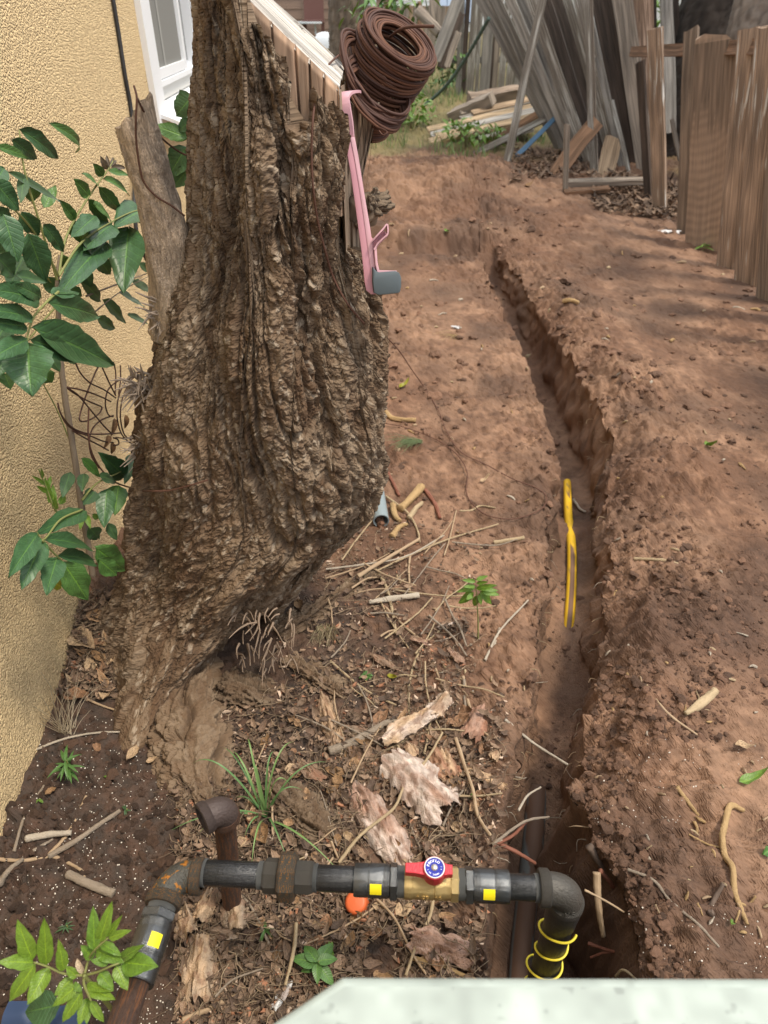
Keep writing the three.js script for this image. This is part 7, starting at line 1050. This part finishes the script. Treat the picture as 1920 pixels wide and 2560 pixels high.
  for (let i = 0; i < 170; i++) { const right = r() < 0.5, u = right ? lerp(1480, 1920, r()) : lerp(900, 1380, r()), v = right ? lerp(520, 2400, Math.pow(r(), 0.8)) : lerp(560, 1800, r()); const p = spot(u, v, 0.003); if (soil(p.x, p.z) < -0.08) continue; const d = p.distanceTo(V(0, EYE, 0)), L = (8 + 22 * r() * r()) * d / F, a = r() * 6.28, q = V(p.x + Math.cos(a) * L, 0, p.z + Math.sin(a) * L); q.y = soil(q.x, q.z) + 0.004; if (q.y < -0.08) continue; const bend = p.clone().lerp(q, 0.5).add(V(0.2 * L * (r() - 0.5), 0.1 * L, 0.2 * L * (r() - 0.5))); one('wood_sliver', tubeGeo([p, bend, q], [1, 1.2, 0.6].map(k => k * (1.2 + 2.2 * r()) * d / F), { ns: 5, nr: 5, rough: 0.3, seed: i }), chipM[i % 4], `${['straw coloured', 'yellow', 'pale', 'brown'][i % 4]} wood sliver on the ${right ? 'bank between trench and fence' : 'trodden soil between stump and trench'}`, 'wood sliver', `${['straw', 'yellow', 'pale', 'brown'][i % 4]} slivers on the ${right ? 'fence side' : 'stump side'}`); }

  // --- uncountable litter
  const q = new THREE.Object3D(), col = new THREE.Color();
  const scatter = (name, label, cat, geo, mat, N, place, paint) => { const im = new THREE.InstancedMesh(geo, mat, N); let n = 0; for (let i = 0; i < N; i++) { const s = place(); if (!s) continue; q.position.copy(s.p); q.rotation.set(s.rx ?? (r() - 0.5) * 0.9, r() * 6.3, s.rz ?? (r() - 0.5) * 0.9); q.scale.set(...(Array.isArray(s.k) ? s.k : [s.k, s.k, s.k])); q.updateMatrix(); im.setMatrixAt(n, q.matrix); paint(col, s); im.setColorAt(n, col); n++; } im.count = n; im.name = name; im.castShadow = im.receiveShadow = true; tag(im, label, cat, null, 'stuff'); scene.add(im); return im; };
  const litterAt = () => { for (let t = 0; t < 8; t++) { const k = r(); let u, v; if (k < 0.17) { u = lerp(140, 350, r()); v = lerp(1480, 1740, r()); if (v > 1640 && r() < 0.5) continue; } else if (k < 0.78) { u = lerp(440, 1270, r()); v = lerp(1700, 2560, r()); if (r() > 0.25 + 0.75 * sstep(1700, 1860, v)) continue; if (u > 1180 && r() < 0.5) continue; } else { u = lerp(690, 1200, r()); v = lerp(1300, 1760, r()); if (r() < 0.5 || (u > 1020 && v < 1560 && r() < 0.8)) continue; } const p = spot(u, v); if (soil(p.x, p.z) < -0.07 || p.x > rimL(p.z) - 0.005) continue; if (fbm(p.x * 7, p.z * 7, 2, 77) < -0.22) continue; return p; } return null; };
  const lg = leafBlade(V(-0.5, 0, 0), V(0.5, 0, 0), 0.5, V(0, 1, 0), { ni: 4, nj: 6, curl: -0.5, fold: 0.7, wave: 0.4, serr: 0.2 });
  const brown = (c) => { const k = r(), m = r(); c.setRGB(lerp(0.1, 0.34, k) * (0.65 + 0.5 * m), lerp(0.066, 0.228, k) * (0.65 + 0.5 * m), lerp(0.048, 0.15, k) * (0.65 + 0.5 * m)); };
  scatter('leaf_litter', 'dense mat of crumbled brown leaves around the stump', 'leaf litter', lg, std({ map: T.dry, color: rgb(1.4, 1.4, 1.4), side: THREE.DoubleSide }), 3600, () => { const p = litterAt(); if (!p) return null; p.y += 0.004 + 0.012 * r(); return { p, k: 0.012 + 0.036 * r() * r() }; }, brown);
  const chip = (() => { const g = new THREE.BoxGeometry(1, 0.22, 0.42, 3, 1, 2), p = g.attributes.position; for (let i = 0; i < p.count; i++) p.setXYZ(i, p.getX(i) * (1 + 0.3 * noise2(p.getZ(i) * 5, p.getY(i), 3)), p.getY(i) + 0.12 * noise2(p.getX(i) * 3, p.getZ(i) * 4, 4), p.getZ(i) * (1 + 0.5 * noise2(p.getX(i) * 4, 2, 5))); g.computeVertexNormals(); return g; })();
  scatter('bark_crumbs', 'broken bark crumbs and wood bits mixed in the litter', 'bark crumbs', chip, std({}), 7000, () => { const p = litterAt(); if (!p) return null; p.y += 0.002 + 0.006 * r(); return { p, k: 0.006 + 0.018 * r() * r() }; }, (c) => { const k = r(); k < 0.12 ? c.setRGB(0.55, 0.42, 0.32) : k < 0.3 ? c.setRGB(0.34, 0.16, 0.09) : brown(c); });
  const tw = tubeGeo([V(-0.5, 0, 0), V(-0.15, 0.03, 0.04), V(0.2, 0.0, -0.03), V(0.5, 0.03, 0.03)], [0.012, 0.008], { ns: 8, nr: 4 });
  scatter('twig_litter', 'fine twigs and stalks strewn through the litter', 'twigs', tw, std({}), 1700, () => { const p = litterAt(); if (!p) return null; p.y += 0.008 + 0.012 * r(); return { p, k: [0.04 + 0.11 * r() * r(), 0.09, 0.09], rx: (r() - 0.5) * 0.3, rz: (r() - 0.5) * 0.3 }; }, (c) => { const k = r(); c.setRGB(lerp(0.13, 0.42, k * k), lerp(0.09, 0.32, k * k), lerp(0.06, 0.21, k * k)); });
  // crumbs of soil
  const lump = new THREE.IcosahedronGeometry(1, 1); { const p = lump.attributes.position; for (let i = 0; i < p.count; i++) { const k = 1 + 0.7 * noise2(p.getX(i) * 2.6 + 3, p.getY(i) * 2.6 + p.getZ(i) * 2.1, 6); p.setXYZ(i, p.getX(i) * k, p.getY(i) * k * 0.75, p.getZ(i) * k); } lump.computeVertexNormals(); }
  scatter('soil_crumbs', 'loose crumbs and clods of brown soil', 'soil crumbs', lump, std({ bumpMap: at(T.fine, 2, 2), bumpScale: 0.002 }), 17000, () => { const k = r(); let u, v; if (k < 0.55) { u = lerp(1400, 1920, r()); v = lerp(480, 2450, Math.pow(r(), 0.75)); } else if (k < 0.8) { u = lerp(950, 1420, r()); v = lerp(420, 1800, r()); } else { u = lerp(0, 480, r()); v = lerp(1700, 2560, r()); } const p = spot(u, v); const dn = p.x - table(rim, clamp(p.z, ZFAR, -0.1), 2), s = dn > 0 && dn < 0.35 ? 1 : 0.45; if (r() > s || fbm(p.x * 4, p.z * 4, 2, 79) < -0.1) return null; const k2 = 0.0016 + 0.0085 * r() ** 5 * (p.z < -3 ? 1.5 : 1); p.y -= k2 * 0.1; const kk = k2 * (p.z < -2.5 ? 1.6 : 1); return { p, k: [kk * (0.7 + 0.8 * r()), kk, kk * (0.7 + 0.8 * r())] }; }, (c, s) => { const dark = s.p.x < -0.25 ? 0.45 : 1, k = 0.55 + 0.95 * r(); c.setRGB(0.16 * k * dark, 0.088 * k * dark, 0.055 * k * dark); });
  scatter('white_specks', 'tiny white grains scattered in the potting soil', 'grains', new THREE.IcosahedronGeometry(1, 0), std({}), 1900, () => { const k = r(); let u, v; if (k < 0.55) { u = lerp(0, 430, r()); v = lerp(1780, 2560, r()); } else { u = lerp(1480, 1920, r()); v = lerp(1850, 2450, r()); if (fbm(u * 0.006, v * 0.006, 2, 80) < 0 || r() < 0.5) return null; } const p = spot(u, v, 0.001); if (p.x < wallX(p.z) || soil(p.x, p.z) < -0.1) return null; return { p, k: 0.0009 + 0.0016 * r() * r() }; }, (c) => { const k = 0.5 + 0.3 * r(); c.setRGB(k, k * 0.93, k * 0.82); });
  // debris at the foot of the fence and boards
  scatter('fence_debris', 'dry leaves and stalks heaped at the foot of the fence', 'debris', lg, std({ map: T.dry, color: rgb(1.4, 1.4, 1.4), side: THREE.DoubleSide }), 1300, () => { const k = r(); let u, v; if (k < 0.7) { u = lerp(1480, 1720, r()); v = lerp(470, 560, r()) - (1720 - u) * 0.16; if (v < 440) return null; } else { u = lerp(1280, 1480, r()); v = lerp(380, 450, r()); } const p = spot(u, v, 0.01 + 0.05 * r()); return { p, k: [0.05 + 0.1 * r(), 0.05, 0.03 + 0.05 * r()] }; }, brown);
  // blue plastic in the corner
  { const p = atT(60, 2552, 1.22), g = gridGeo(20, 14, (i, j) => { const x = (i / 20 - 0.5) * 0.16, z = (j / 14 - 0.5) * 0.12; return [p.x + x, p.y + 0.02 * noise2(x * 22, z * 22, 91) + 0.03 * (j / 14), p.z + z, x, z]; }); const a = g.attributes.position, base = soil(p.x, p.z); for (let i = 0; i < a.count; i++) a.setY(i, base + 0.05 + (a.getY(i) - p.y)); g.computeVertexNormals(); const b = g.clone(); b.translate(0, -0.006, 0); one('blue_plastic', mergeGeometries([g, b]), std({ color: rgb(0.03, 0.06, 0.14), roughness: 0.5, side: THREE.DoubleSide }), 'crumpled dark blue plastic in the near corner', 'plastic'); }
}
scene.traverse(o => { if (o.isMesh) { o.castShadow = true; o.receiveShadow = true; } });
renderer.render(scene, camera);
